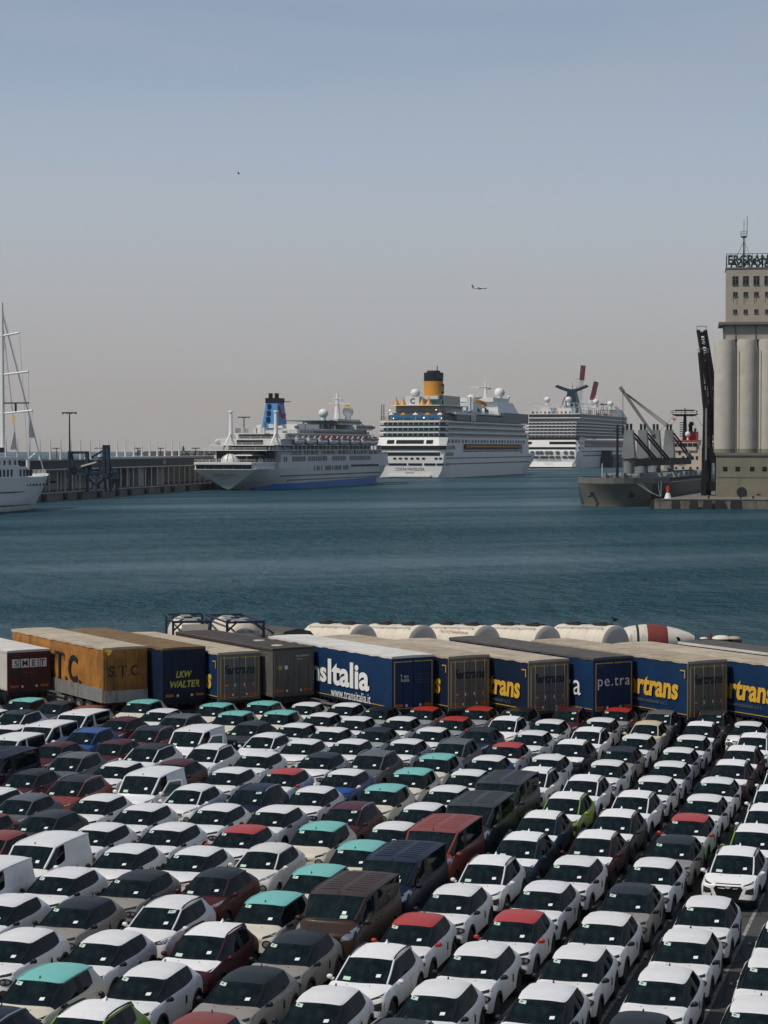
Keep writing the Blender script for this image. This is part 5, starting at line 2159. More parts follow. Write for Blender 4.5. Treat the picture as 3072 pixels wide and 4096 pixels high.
def portholes(t, x0, x1, y, z, step, w, h, m='ship_window', name='porthole_row', stern=False):
    b = MB()
    x = x0
    while x < x1:
        if stern:
            b.box(y - .05, y + .3, x, x + w, z, z + h)
        else:
            b.box(x, x + w, y - .25, y + .06, z, z + h)
        x += step
    o = b.build(name, m, t)
    o['kind'] = 'stuff'
    return o


def fit_heights(t, table, sx=1.0, sy=1.0):
    """moves a ship's levels to the deck heights measured in the photo; round domes are only lifted"""
    def f(z):
        if z <= table[0][0]:
            return z
        for (a, b), (c_, d) in zip(table, table[1:]):
            if z <= c_:
                return b + (z - a) / (c_ - a) * (d - b)
        return z + table[-1][1] - table[-1][0]
    todo = list(t.children)
    for o in list(t.children):
        todo += list(o.children)
    seen = set()
    for o in todo:
        if o.data is None or o.data.name in seen:
            continue
        seen.add(o.data.name)
        zs = [v.co.z for v in o.data.vertices]
        if o.name.startswith(('radar_dome', 'pool_dome', 'dome_rib')):
            r = min(zs)
            dz = f(r) - r
            for v in o.data.vertices:
                v.co.z += dz
                v.co.x *= sx
                v.co.y *= sy
        else:
            for v in o.data.vertices:
                v.co.z = f(v.co.z)
                v.co.x *= sx
                v.co.y *= sy


# ---------------------------------------------------------------- white liner with the blue funnel
c = at(912, 1962, 0)
t = thing('cruise_ship', 'older white cruise ship with blue funnel, red smile and raked stern', 'cruise ship', c, PRZ, 'cruise ships along the far quay')
B = 12.8
LM = 205.0


def mz(px_y, x=0):
    """height on this ship of a photo row, for a spot x metres ahead of the stern"""
    p = c + pdir * x
    return at_d(905, px_y, p.y).z


st = []
for x, wf, wtop, zk in ((0, .04, .90, 1.0), (4, .12, .965, 0.4), (12, .45, 1.0, -.5), (26, .80, 1.0, -1), (50, 1.0, 1.0, -1), (140, 1.0, 1.0, -1), (165, .82, .97, -1), (182, .5, .80, -1), (194, .22, .50, -1), (200, .03, .20, -1)):
    top = 8.2 if x < 26 else 8.2
    rake = max(0, (x - 160) / 40) * 9
    st.append(([x + rake * q for q in (-.1, 0, .25, .55, 1.0)], [(B * wf, zk), (B * (wf * .9 + wtop * .1), .6), (B * (wf * .5 + wtop * .5), 2.6), (B * (wf * .15 + wtop * .85), 5.2), (B * wtop, top)]))
st[0] = ([0.0, -.5, -1.4, -2.8, -4.5], [(B * .02, .3), (B * .14, 1.2), (B * .36, 3.2), (B * .64, 5.6), (B * .93, 8.2)])
hull(t, 'hull', 'ship_grey', st, smooth=24)
# blue boot-topping along the waterline
st2 = []
for x, wf in ((10, .46), (26, .84), (50, 1.004), (140, 1.004), (165, .86), (182, .55), (195, .22), (200, .06)):
    st2.append((x, [(B * wf + .06, -.8), (B * (wf + .012 if wf > .95 else wf + .05) + .08, 2.0 + x * .0075)]))
hull(t, 'boot_topping', 'ship_blue', st2)
# upper strake with forecastle
b = MB()
b.prism(plan(20, 207, B + .02, nose=46, chamf=0, pts=8), 8.2, 10.6)
b.prism(plan(23, 206, B - .02, nose=46, pts=8), 10.602, 13.6)
b.build('upper_hull', 'ship_grey', t)
b = MB()
b.prism(plan(180, 212.5, 7.6, nose=30, pts=8), 13.602, 14.7, plan(180, 216, 8.2, nose=32, pts=8))
b.build('bow_bulwark', 'ship_white', t)
# stern gallery: white rim and dark windows
b = MB()
b.prism(plan(-4.6, 22, B * .91, chamf=1.5), 10.0, 10.9)
b.prism(plan(-4.6, 22, B * .91, chamf=1.5), 8.0, 8.35)
b.build('stern_rim', 'ship_white', t)
for i in range(6):
    y0 = -B * .80 + i * B * .27
    b = MB()
    b.box(-4.72, -4.3, y0 + .12, y0 + B * .27 - .12, 8.36, 9.99)
    b.build('stern_window', 'ship_window', t)
b = MB()
b.prism(plan(-4.3, 22, B * .89, chamf=1.5), 8.35, 10.0)
b.build('stern_gallery', 'ship_white', t)
put_text('MARELLA SPIRIT', t, 'print_dark', (-3.4, 0, 5.9), (0, -1, 0), (-.42, 0, .9), 1.15, 8.5)
put_text('VALLETTA', t, 'print_dark', (-2.9, 0, 4.6), (0, -1, 0), (-.42, 0, .9), .7, 3.6)
# decks stepping up from the stern
b = MB()
for x0, x1, z0, z1, w in ((24, 190, 13.6, 16.0, B - 2.0), (26, 178, 18.4, 20.9, B - 1.2), (36, 172, 21.2, 23.6, B - 2.4), (58, 168, 23.6, 26.0, B - 4.2)):
    b.prism(plan(x0, x1, w, nose=14), z0, z1)
b.build('deckhouse', 'ship_grey', t)
b = MB()
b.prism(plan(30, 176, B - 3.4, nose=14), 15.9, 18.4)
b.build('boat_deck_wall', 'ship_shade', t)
for x0, x1, z, w in ((6, 184, 15.6, B - .2), (16, 180, 18.0, B - .5), (26, 176, 20.9, B - .3), (36, 174, 23.6, B - 1.8), (60, 168, 26.0, B - 3.6)):
    b = MB()
    b.prism(plan(x0, x1, w, nose=12), z + .002, z + .38)
    b.build('deck_slab', 'ship_white', t)
for x0, z in ((6, 16.0), (16, 18.4), (26, 21.3), (36, 24.0)):
    rail(t, [(x0 + 30, -B + .6), (x0 + .3, -B + .6), (x0 + .3, B - .6), (x0 + 30, B - .6)], z)
rail(t, [(-4, -B * .88), (-4.3, 0), (-4, B * .88), (22, B * .88)], 10.9)
rail(t, [(22, -B * .88), (-4, -B * .88)], 10.9)
rail(t, [(24, -B + .2), (180, -B + .2)], 13.6)
# dark panels that paint in the shade of the open aft decks
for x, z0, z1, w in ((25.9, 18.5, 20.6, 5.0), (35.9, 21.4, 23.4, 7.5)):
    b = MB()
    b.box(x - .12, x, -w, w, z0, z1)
    b.build('aft_shade_panel', 'ship_window', t)
# side windows of the main deck
for x0, n in ((26, 2), (37, 5), (50, 2), (58, 9), (80, 2), (92, 8), (118, 13)):
    for i in range(n):
        b = MB()
        b.box(x0 + i * 2.6, x0 + i * 2.6 + 1.9, -B - .04, -B + .25, 10.95, 12.9)
        b.build('side_window', 'ship_shade', t)
for x0, n in ((66, 1), (70, 2), (76, 1), (82, 4), (92, 1), (95, 5), (108, 4)):
    for i in range(n):
        b = MB()
        b.box(x0 + i * 2.2, x0 + i * 2.2 + 1.6, -B - .08, -B + .2, 7.0, 9.0)
        b.build('side_window', 'ship_shade', t)
portholes(t, 22, 168, -B - .02, 5.0, 2.4, .55, .55)
portholes(t, 30, 160, -B - .02, 3.3, 2.6, .5, .5)
portholes(t, 120, 164, -B - .05, 8.2, 1.8, .6, .9)
for i in range(24):      # shaded promenade posts
    b = MB()
    x = 40 + i * 5.6
    b.box(x, x + .35, -B + .25, -B + .6, 13.62, 18.3)
    b.build('davit_post', 'ship_grey', t)
for i, x in enumerate((46, 62, 78, 94, 110, 126, 142, 156)):
    lb = lifeboat(t, x, -B + .1, 19.9, 11.5, 'ship_white')
    b = MB()
    b.box(x - 4.6, x + 4.6, -B - 1.2, -B + 1.4, 20.95, 21.7)
    b.build('boat_canopy', 'ship_grey' if i < 2 else 'logo_red', lb)
    b = MB()
    for dx in (-4.4, 4.4):
        b.bar((x + dx, -B + 2.0, 18.4), (x + dx, -B - .6, 22.8), .45)
    b.build('davit', 'ship_white', lb)
lb = lifeboat(t, 30, B - .4, 19.9, 11, 'ship_white')
# bridge and top houses
b = MB()
b.prism(plan(138, 172, B - 2.6, nose=8), 26.4, 29.0)
b.prism(plan(120, 160, B - 5.5, nose=5), 29.002, 32.0)
b.build('bridge_house', 'ship_grey', t)
for i in range(4):
    b = MB()
    b.box(158 + i * 2.6, 160 + i * 2.6, -B + 2.52, -B + 2.9, 27.2, 28.6)
    b.build('bridge_window', 'ship_window', t)
for x0, x1, yy, z0, z1 in ((40, 170, B - 2.4, 21.9, 23.0), (62, 164, B - 4.2, 24.2, 25.3), (140, 168, B - 2.6, 27.3, 28.4), (122, 158, B - 5.5, 29.8, 31.0)):
    portholes(t, x0, x1, -yy - .05, z0, 2.4, 1.5, z1 - z0, 'ship_window', 'cabin_window_row')
rr = random.Random(9)
for k in range(46):
    b = MB()
    x, y, z = rr.uniform(28, 165), rr.uniform(-B + 4, 6), (24.0, 26.4)[k % 2]
    h_ = rr.uniform(1.0, 3.2)
    b.box(x, x + rr.uniform(.6, 2.6), y, y + rr.uniform(.5, 1.8), z, z + h_)
    b.build('deck_fitting', ('ship_white', 'ship_shade', 'ship_grey', 'ship_white', 'ship_shade')[k % 5], t)
for k in range(16):
    b = MB()
    x = 44 + k * 8
    b.box(x, x + 4.5, -B + 1.0, -B + 2.6, 13.7, 15.0 + (k % 3) * .5)
    b.build('promenade_gear', ('ship_shade', 'ship_grey', 'ship_window')[k % 3], t)
b = MB()
b.box(62, 92, -B + 5.4, B - 5.4, 26.4, 28.6)
b.build('sun_deck_house', 'ship_white', t)
b = MB()
for x in (95, 103, 111, 119):
    b.box(x, x + .25, -B + 4.6, -B + 4.8, 26.4, 30.6)
b.box(94, 121, -B + 4.5, B - 4.5, 30.6, 30.9)
b.build('green_pergola', 'green_paint', t)
# funnel
fx = 66.0
b = MB()
b.prism([(fx - 8.5, -3.1), (fx + 5, -3.1), (fx + 8, 0), (fx + 5, 3.1), (fx - 8.5, 3.1)], 26.4, 39.0, [(fx - 5.5, -2.3), (fx + 3.0, -2.3), (fx + 5, 0), (fx + 3.0, 2.3), (fx - 5.5, 2.3)])
fo = b.build('funnel', 'funnel_blue', t)
b = MB()
b.prism([(fx - 5.7, -2.5), (fx + 3.2, -2.5), (fx + 5.2, 0), (fx + 3.2, 2.5), (fx - 5.7, 2.5)], 39.002, 41.4)
b.tube([(fx - 2.6, -1.1, 41.0), (fx - 2.6, -1.1, 43.8)], .85, 12)
b.tube([(fx - 2.6, 1.3, 41.0), (fx - 2.6, 1.3, 43.8)], .85, 12)
b.box(fx + 3, fx + 6, -4.2, -2.3, 39.6, 39.9)
b.build('funnel_cap', 'funnel_black', fo)
for z in (29.6, 32.8, 36.0):
    b = MB()
    b.box(fx - 8.5 + (z - 28.4) * .28 - .16, fx - 6.9 + (z - 28.4) * .28, .3, 1.4, z, z + 2.4)
    b.build('louvre', 'dark_navy', fo)
# red smile on the flank
b = MB()
pts = [(fx - 4.6, 37.0), (fx - 3.4, 35.6), (fx - 2.4, 33.6), (fx - .9, 32.2), (fx + .9, 32.0), (fx + 2.2, 33.4)]
b.tube([(x, -3.1 + (z - 26.4) * .0635 - .10, z) for x, z in pts], .62, 8)
b.bar((fx - 5.6, -2.46, 37.2), (fx - 2.9, -2.46, 37.4), .7)
b.build('smile_mark', 'logo_red', fo)
fo.location = (0, 2.4, 0)
for x, y in ((27.0, B - 5.2), (27.0, -B + 3.2)):
    b = MB()
    b.tube([(x, y, 15.9), (x, y, 24.0), (x, y, 33.6)], 1.0, 10, r1=.6)
    b.lathe([(.9, 33.6), (.95, 34.2), (.7, 34.5)], n=12, c=(x, y, 0))
    b.build('kingpost', 'ship_white', t, smooth=40)
    b = MB()
    b.bar((x - .5, y, 24.0), (x - 9, y * 1.0, 16.2), .55)
    b.bar((x + .5, y, 24.5), (x + 12, y, 16.2), .55)
    b.build('boat_crane', 'ship_white', t)
radome(t, 116, -2.5, 32.2, 2.0)
radome(t, 150, -3.5, 33.2, 2.3)
b = MB()
b.tube([(146, 0, 31.8), (146, 0, 45.5)], 1.4, 8, r1=.5)
b.box(145, 147, -6.0, 3.6, 40.2, 40.6)
b.box(145.2, 146.8, -2.2, 2.2, 43.0, 43.4)
b.tube([(146, -2.0, 40.5), (146, -2.0, 44.8)], .18, 6)
b.tube([(146, 0, 45.4), (146, 0, 48.6)], .16, 6)
b.build('radar_mast', 'ship_white', t)
b = MB()
b.box(145.4, 145.6, -5.6, -3.6, 38.0, 39.8)
b.build('signal_flag', 'flag_yellow', t)
for x, y in ((131, -4), (137, 3), (163, -6), (165, 2)):
    b = MB()
    b.tube([(x, y, 29.0), (x, y, 40.5)], .12, 5)
    b.build('whip_aerial', 'pale_post', t)
# pool dome and sail canopy on the after deck
b = MB()
b.sphere((7, 1.5, 11.0), 3.3, n=22, m=12, sz=.95)
po = b.build('pool_dome', 'ship_white', t, smooth=50)
b = MB()
for k in range(-1, 2):
    pts = []
    for i in range(13):
        a = math.pi * i / 12
        pts.append((7 - 3.35 * math.sin(a) * math.cos(k * .7), 1.5 + 3.35 * math.sin(a) * math.sin(k * .7) + 0, 11.0 + 3.18 * math.cos(a)))
    b.tube([p for p in pts if p[2] > 10.95], .14, 5)
b.build('dome_rib', 'print_dark', po)
b = MB()
vs = [(6, -7, 13.4), (17, -8, 13.4), (17, 1, 13.4), (6, 0, 13.4), (11, -3.5, 15.4)]
b.add(vs + [(x, y, z - .12) for x, y, z in vs], [(0, 1, 4), (1, 2, 4), (2, 3, 4), (3, 0, 4), (5, 9, 6), (6, 9, 7), (7, 9, 8), (8, 9, 5), (0, 5, 6, 1), (1, 6, 7, 2), (2, 7, 8, 3), (3, 8, 5, 0)])
b.tube([(11, -3.5, 10.9), (11, -3.5, 15.3)], .15, 6)
b.build('sail_canopy', 'ship_white', t)
b = MB()
b.box(20.5, 21.2, -B * .86, B * .86, 10.95, 15.5)
b.build('aft_saloon', 'ship_window', t)
for i in range(9):
    b = MB()
    y = -B * .8 + i * B * .2
    b.box(14 + (i % 3), 15 + (i % 3), y, y + .9, 10.95, 12.2 + .3 * (i % 2))
    b.build('deck_locker', 'ship_grey' if i % 2 else 'pool_blue', t)

fit_heights(t, [(-3, -3), (13.6, 13.6), (43.8, 38.8)], .94, 1.10)

# ---------------------------------------------------------------- white cruise ship with the yellow funnel
c = at(1640, 1911, 0)
t = thing('cruise_ship', 'large white cruise ship with black and yellow funnel and striped balcony decks', 'cruise ship', c, PRZ, 'cruise ships along the far quay')
B = 18.0
L = 278.0
st = []
for x, wf, wtop, zk in ((0, .80, .97, .3), (2.5, .92, 1.0, -.4), (14, 1.0, 1.0, -1), (200, 1.0, 1.0, -1), (232, .80, 1.0, -1), (256, .45, .80, -1), (270, .16, .50, -1), (276, .02, .22, -1)):
    rake = max(0, (x - 215) / 61) * 14
    st.append(([x + rake * q for q in (-.05, 0, .3, .65, 1.0)], [(B * wf, zk), (B * (wf * .8 + wtop * .2), 1.6), (B * (wf * .4 + wtop * .6), 4.2), (B * (wf * .1 + wtop * .9), 9), (B * wtop, 15.0)]))
hull(t, 'hull', 'ship_white', st)
b = MB()
b.prism(plan(-1.2, 8, B * .62, chamf=.6), .5, 1.6)
b.build('stern_platform', 'ship_white', t)
put_text('COSTA FAVOLOSA', t, 'dark_navy', (-.12, 0, 5.3), (0, -1, 0), (0, 0, 1), 1.9, 15)
put_text('GENOVA', t, 'dark_navy', (-.12, 0, 3.1), (0, -1, 0), (0, 0, 1), .9, 4.5)
for y0, y1 in ((12.4, 17.6), (1.8, 11.2), (-6.2, .9), (-13.2, -7.4), (-17.6, -13.8)):
    b = MB()
    b.box(-.25, .1, y0, y1, 7.6, 8.9)
    b.build('mooring_opening', 'ship_window', t)
b = MB()
b.box(3, 10, -B - .10, -B + .2, 7.6, 8.9)
b.build('mooring_opening', 'ship_window', t)
for y in (16.6, 15, 8, 5, 2, -1, -4, -7, -13.5, -15.8):
    b = MB()
    b.box(-.2, .1, y - .75, y + .75, 11.0, 12.3)
    b.build('stern_window', 'ship_window', t)
portholes(t, 4, 232, -B - .02, 11.4, 2.5, .6, .85, 'ship_shade')
portholes(t, 10, 226, -B - .02, 8.0, 2.5, .6, .8, 'ship_shade')
# stern block with two dark window bands
b = MB()
b.prism(plan(.0, 200, B - .02, chamf=2.0), 15.0, 17.2)
b.build('promenade_block', 'ship_white', t)
for z0, z1, x1 in ((14.0, 17.0, 20), (18.8, 21.4, 17)):
    b = MB()
    b.prism(plan(-.10, x1, B + .10, chamf=2.6), z0, z1)
    b.build('window_band', 'ship_window', t)
b = MB()
b.prism(plan(.4, 24, B - .05, chamf=3.0), 17.0, 18.8)
b.prism(plan(.4, 30, B - .05, chamf=3.0), 21.4, 30.2, plan(4.0, 30, B - .05, chamf=4.0))
b.prism(plan(24, 268, B - .05, nose=56, pts=8), 13.2, 15.1)
b.prism(plan(24, 262, B - .02, nose=56, pts=8), 24.6, 30.2)
b.build('superstructure', 'ship_white', t)
# recess with the boats on the flank
b = MB()
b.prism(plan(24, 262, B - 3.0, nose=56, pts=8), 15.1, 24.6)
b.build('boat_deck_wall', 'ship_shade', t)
b = MB()
b.prism(plan(24, 44, B - .06), 15.1, 24.6)
b.prism(plan(206, 263, B - .04, nose=54, pts=8), 15.1, 24.6)
b.build('boat_deck_end', 'ship_white', t)
b = MB()
b.prism(plan(40, 210, B + .25), 18.0, 18.5)
b.build('boat_deck_slab', 'ship_white', t)
for i in range(13):
    x = 56 + i * 12.2
    b = MB()
    b.box(x, x + .5, -B - .02, -B + .5, 15.1, 18.0)
    b.build('promenade_post', 'ship_white', t)
for i in range(12):
    lb = lifeboat(t, 58 + i * 12.6, -B + .3, 20.7, 11.0, 'boat_orange')
# windows above the boats
for i in range(26):
    x = 8 + i * 8.0
    n = 4 if i % 3 else 3
    for k in range(n):
        b = MB()
        b.box(x + k * 1.3, x + k * 1.3 + .8, -B - .06, -B + .2, 26.2, 29.0)
        b.build('side_window', 'ship_shade', t)
for y0, y1 in ((8.8, 12.4), (-6.6, 7.6), (-11.4, -8.0)):
    b = MB()
    b.slab([(.95, 25.4), (2.45, 28.6), (4.2, 28.6), (3.2, 25.4)], 1, y0, y1)
    b.build('stern_window', 'ship_window', t)
# three balcony decks wrapping the stern and running forward
for k in range(3):
    z = 30.2 + k * 3.15
    x0 = 4.2 + k * .6
    ch = 4.0
    xe = 258 - k * 5
    b = MB()
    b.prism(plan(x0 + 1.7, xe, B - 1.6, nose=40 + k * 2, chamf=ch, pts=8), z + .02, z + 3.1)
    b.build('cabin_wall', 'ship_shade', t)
    b = MB()
    b.prism(plan(x0, xe + 1, B, nose=42 + k * 2, chamf=ch, pts=8), z + 2.3, z + 3.148)
    b.build('deck_slab', 'ship_white', t)
    b = MB()
    b.prism(plan(x0 + .1, xe + .5, B - .1, nose=42 + k * 2, chamf=ch, pts=8), z + .02, z + .95)
    b.build('balcony_glass', 'deck_teal', t)
    b = MB()
    y = -B + ch
    while y < B - ch + .1:
        b.box(x0 + .3, x0 + 1.9, y, y + .22, z + .96, z + 2.29)
        y += 2.7
    x = x0 + ch
    while x < xe - 44:
        b.box(x, x + .22, -B + .25, -B + 1.7, z + .96, z + 2.29)
        x += 2.9
    o = b.build('balcony_partition', 'ship_white', t)
    o['kind'] = 'stuff'
# lido decks
zl = 30.2 + 3 * 3.15
b = MB()
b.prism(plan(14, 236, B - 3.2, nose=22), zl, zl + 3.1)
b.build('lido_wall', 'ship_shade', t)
b = MB()
b.box(13.7, 13.95, -B + 4.2, B - 4.2, zl + .9, zl + 2.3)
b.build('painted_panel', 'pool_blue', t)
for i in range(5):
    b = MB()
    y = -13 + i * 6.4
    b.tube([(11, y, zl), (11, y, zl + 3.0)], .12, 6)
    b.lathe([(1.6, zl + 2.3), (.1, zl + 3.2)], n=10, c=(11, y, 0))
    b.build('sunshade', 'funnel_yellow' if i % 2 else 'ship_white', t)
b = MB()
b.prism(plan(22, 232, B - 1.6, nose=20), zl + 3.1, zl + 3.6)
b.build('deck_slab', 'ship_white', t)
b = MB()
b.prism(plan(6.6, 22, B - .2, chamf=3.0), zl + .002, zl + .25)
b.build('aft_deck', 'tower_beige', t)
rail(t, [(30, -B + .3), (10, -B + .3), (7, -B + 3.3), (7, B - 3.3), (10, B - .3)], zl + .2, 1.3, 'deck_teal')
for x, y, tall in ((8, B - 1.2, 7.5), (8.5, -B + 3, 3.5)):
    b = MB()
    for dx, dy in ((0, 0), (1.2, 0), (1.2, 1.2), (0, 1.2)):
        b.bar((x + dx, y + dy - 1, zl + .2), (x + dx, y + dy - 1, zl + .2 + tall), .16)
    for k in range(6):
        zz = zl + .2 + tall * k / 5
        b.bar((x, y - 1, zz), (x + 1.2, y + .2, zz), .12)
    b.build('deck_gantry', 'steel_dark', t)
# flank screens: grey sloping glass amidships and forward
for x0, x1, z0, z1, m_, off in ((30, 62, zl + .3, zl + 2.6, 'ship_shade', .25), (64, 78, zl + .3, zl + 4.4, 'deck_teal', .3), (80, 150, zl + .3, zl + 2.5, 'ship_shade', .2), (150, 226, zl + .3, zl + 5.0, 'ship_shade', .3)):
    b = MB()
    b.box(x0, x1, -B + .6 - off, -B + 1.8, z0, z1)
    b.build('glass_screen', m_, t)
b = MB()
b.box(26, 72, -B + .1, -B + 2.6, zl + 2.6, zl + 3.4)
b.build('white_beam', 'ship_white', t)
b = MB()
b.prism(plan(150, 232, B - 2.6, nose=20), zl + 3.6, zl + 6.6, plan(150, 226, B - 3.4, nose=20))
b.prism(plan(152, 222, B - 3.4, nose=16), zl + 6.602, zl + 10.4, plan(152, 214, B - 4.6, nose=16))
b.prism(plan(150, 205, B - 6, nose=10), zl + 10.402, zl + 13.0)
b.build('forward_house', 'ship_white', t)
b = MB()
b.prism(plan(20, 66, B - 5.2, chamf=2), zl + 3.6, zl + 7.2)
b.build('aft_house', 'tower_beige', t)
b = MB()
b.prism(plan(16, 68, B - 3.4, chamf=3), zl + 7.2, zl + 7.7)
b.prism(plan(26, 60, 8.5), zl + 7.7, zl + 11.0)
b.build('aft_house_roof', 'ship_white', t)
b = MB()
b.box(18.2, 20, -.4, 6.4, zl + 7.72, zl + 10.6)
b.build('emblem_panel', 'ship_white', t)
put_text('C', t, 'dark_navy', (18.15, 3.0, zl + 9.1), (0, -1, 0), (0, 0, 1), 2.0, 2.4, bold=.03)
b = MB()
b.box(30, 70, -10.5, -8.6, zl + 7.7, zl + 11.4)
b.box(24, 26, -10.5, -3, zl + 7.7, zl + 9.8)
b.build('glass_pavilion', 'deck_teal', t)
for y in (11.8, 8.2, -2.0, -5.4):
    b = MB()
    pr = [(2.1, 0), (1.1, .9), (.45, 2.0), (.05, 3.0)]
    b.lathe([(r, zl + 7.7 + h) for r, h in pr], n=10, c=(19, y, 0))
    b.build('pagoda_umbrella', 'funnel_yellow', t, smooth=50)
for y, z in ((15, zl + 4.5), (-9.5, zl + 4.6), (12, zl + 1.0), (-4, zl + 1.2), (-13.2, zl + 1.0)):
    b = MB()
    b.sphere((13.4 if z < zl + 3 else 17.4, y, z), .26, n=8, m=6)
    b.build('deck_lamp', 'lamp_lit', t)
# funnel
fx = 44.0
b = MB()
b.lathe([(5.0, zl + 11.0), (5.0, zl + 21.0)], n=24, c=(fx, -2.0, 0))
fo = b.build('funnel', 'funnel_yellow', t, smooth=40)
b = MB()
b.lathe([(5.05, zl + 21.0), (5.05, zl + 27.6), (3.6, zl + 27.8), (3.3, zl + 29.2), (.01, zl + 29.2)], n=24, c=(fx, -2.0, 0))
b.tube([(fx, -4.0, zl + 28), (fx, -4.0, zl + 33.6)], .25, 6)
b.build('funnel_top', 'funnel_black', fo, smooth=40)
for k in range(6):
    b = MB()
    b.lathe([(5.35, zl + 22.8 + k * .8), (5.35, zl + 23.1 + k * .8)], n=24, c=(fx, -2.0, 0), a0=-2.6, a1=-.3)
    b.build('louvre', 'ship_shade', fo)
b = MB()
pts = []
for i in range(11):
    a = math.radians(-100 + 0 * i) + math.radians(-26 + 52 * i / 10)
    pts.append((fx + 5.1 * math.cos(a), -2.0 + 5.1 * math.sin(a), zl + 16 + 3.2 * math.cos(math.radians(40 + 28 * i)) ))
pts = [(fx + 5.12 * math.cos(math.radians(-92 - 26 * math.cos(math.radians(40 + 28 * i)))), -2.0 + 5.12 * math.sin(math.radians(-92 - 26 * math.cos(math.radians(40 + 28 * i)))), zl + 16 + 3.0 * math.sin(math.radians(40 + 28 * i))) for i in range(11)]
b.tube(pts, .45, 6)
b.build('funnel_letter', 'dark_navy', fo)
radome(t, 22, 2.5, zl + 11.6, 2.5)
radome(t, 112, -7.5, zl + 10.4, 2.7)
radome(t, 178, -10.0, zl + 14.0, 3.0)
radome(t, 205, -10.0, zl + 13.6, .9)
b = MB()
b.box(100, 124, -11, -4, zl + 3.6, zl + 9.4)
b.box(88, 92, -12, -10, zl + 3.6, zl + 12)
b.build('midship_house', 'ship_grey', t)
# yellow water slide
b = MB()
pts = [(128 + 8 * math.cos(a * .9), -8 + 4.0 * math.sin(a * .9), zl + 12.6 - a * .62) for a in [i * .7 for i in range(14)]]
b.tube(pts, .75, 8)
b.build('water_slide', 'funnel_yellow', t, smooth=40)
b = MB()
b.tube([(128, -8, zl + 3.6), (128, -8, zl + 13.5)], .5, 8)
b.box(126, 130, -10, -6, zl + 12.6, zl + 13.0)
b.build('slide_tower', 'ship_white', t)
b = MB()
b.tube([(158, -6, zl + 13), (158, -6, zl + 24)], 1.1, 8, r1=.5)
b.bar((158, -6, zl + 20), (158, 3, zl + 20.6), .5)
b.box(157, 159, -9.5, -2, zl + 20.6, zl + 21.0)
b.tube([(158, -6, zl + 23), (158, -6, zl + 31.5)], .18, 6)
for k in range(4):
    b.bar((158, -9 + .5 * k, zl + 24 + k * 1.5), (158, -3 - .5 * k, zl + 24 + k * 1.5), .16)
b.build('radar_mast', 'ship_white', t)
b = MB()
b.box(157.9, 158.0, -9.2, -7.0, zl + 18.6, zl + 20.0)
b.build('signal_flag', 'flag_yellow', t)
for k in range(22):
    b = MB()
    x = 72 + k * 3.6
    b.box(x, x + .9 + (k % 3) * .5, -13 + (k * 7 % 5), -12 + (k * 7 % 5), zl + 3.6, zl + 5.2 + (k % 4) * .9)
    b.build('deck_fitting', ('ship_white', 'ship_grey', 'deck_teal', 'pool_blue')[k % 4], t)
rail(t, [(22, -B + 1.8), (150, -B + 1.8)], zl + 3.6, 1.2)
rail(t, [(22, -B + 1.8), (22, B - 1.8)], zl + 3.6, 1.2)

fit_heights(t, [(-3, -3), (0, 0), (9, 8), (11, 10), (12.3, 11), (14, 12), (17, 13.9), (18.8, 15.4), (21.4, 17.5), (24.6, 18.4), (26.2, 19.0), (29, 20.9), (30.2, 22.1), (zl, 31.1), (zl + 3.6, 36.4), (zl + 7.7, 40.0), (zl + 11, 45.2), (zl + 21, 53.8), (zl + 29.2, 59.8), (zl + 33.6, 62.5)], .93, 1.09)

# ---------------------------------------------------------------- farther cruise ship with the winged funnel
c = at(2203, 1872, 0)
t = thing('cruise_ship', 'white cruise ship with winged dark blue funnel beyond the yellow-funnelled ship', 'cruise ship', c, PRZ, 'cruise ships along the far quay')
B = 20.5
st = []
for x, wf, wtop, zk in ((0, .70, .93, .5), (3, .86, .97, -.4), (16, .97, 1.0, -1), (230, 1.0, 1.0, -1), (262, .80, 1.0, -1), (285, .45, .80, -1), (300, .16, .5, -1), (308, .02, .22, -1)):
    rake = max(0, (x - 245) / 61) * 14
    st.append(([x + rake * q for q in (-.05, 0, .3, .65, 1.0)], [(B * wf, zk), (B * (wf * .8 + wtop * .2), 1.8), (B * (wf * .4 + wtop * .6), 4.6), (B * (wf * .1 + wtop * .9), 9), (B * wtop, 15.5)]))
hull(t, 'hull', 'ship_white', st)
b = MB()
b.prism(plan(-2.2, 10, B * .90, chamf=2.5), 1.2, 6.0, plan(-.6, 10, B * .93, chamf=2.5))
b.build('stern_counter', 'ship_white', t)
put_text('CARNIVAL HORIZON', t, 'dark_navy', (-.72, 1.5, 8.3), (0, -1, 0), (0, 0, 1), 1.6, 18)
put_text('PANAMA RP', t, 'print_dark', (-1.9, 1.5, 5.0), (0, -1, 0), (.3, 0, 1), .9, 6)
for y0, y1 in ((13, 18), (9, 12.5), (2, 8), (-2.5, 1), (-7, -3.6), (-12, -8.6), (-17.5, -13)):
    b = MB()
    b.box(-.8, .2, y0, y1, 10.4, 11.6)
    b.build('mooring_opening', 'ship_window', t)
for y in (14, 10, 7, 3, 0, -5, -11, -15.5):
    b = MB()
    b.box(-.75, .2, y - 1.2, y + 1.2, 13.6, 16.0)
    b.build('stern_window', 'ship_shade', t)
b = MB()
b.prism(plan(.2, 290, B, nose=60, chamf=2.5, pts=8), 15.5, 31.0, plan(4, 284, B, nose=60, chamf=2.5, pts=8))
b.build('superstructure', 'ship_white', t)
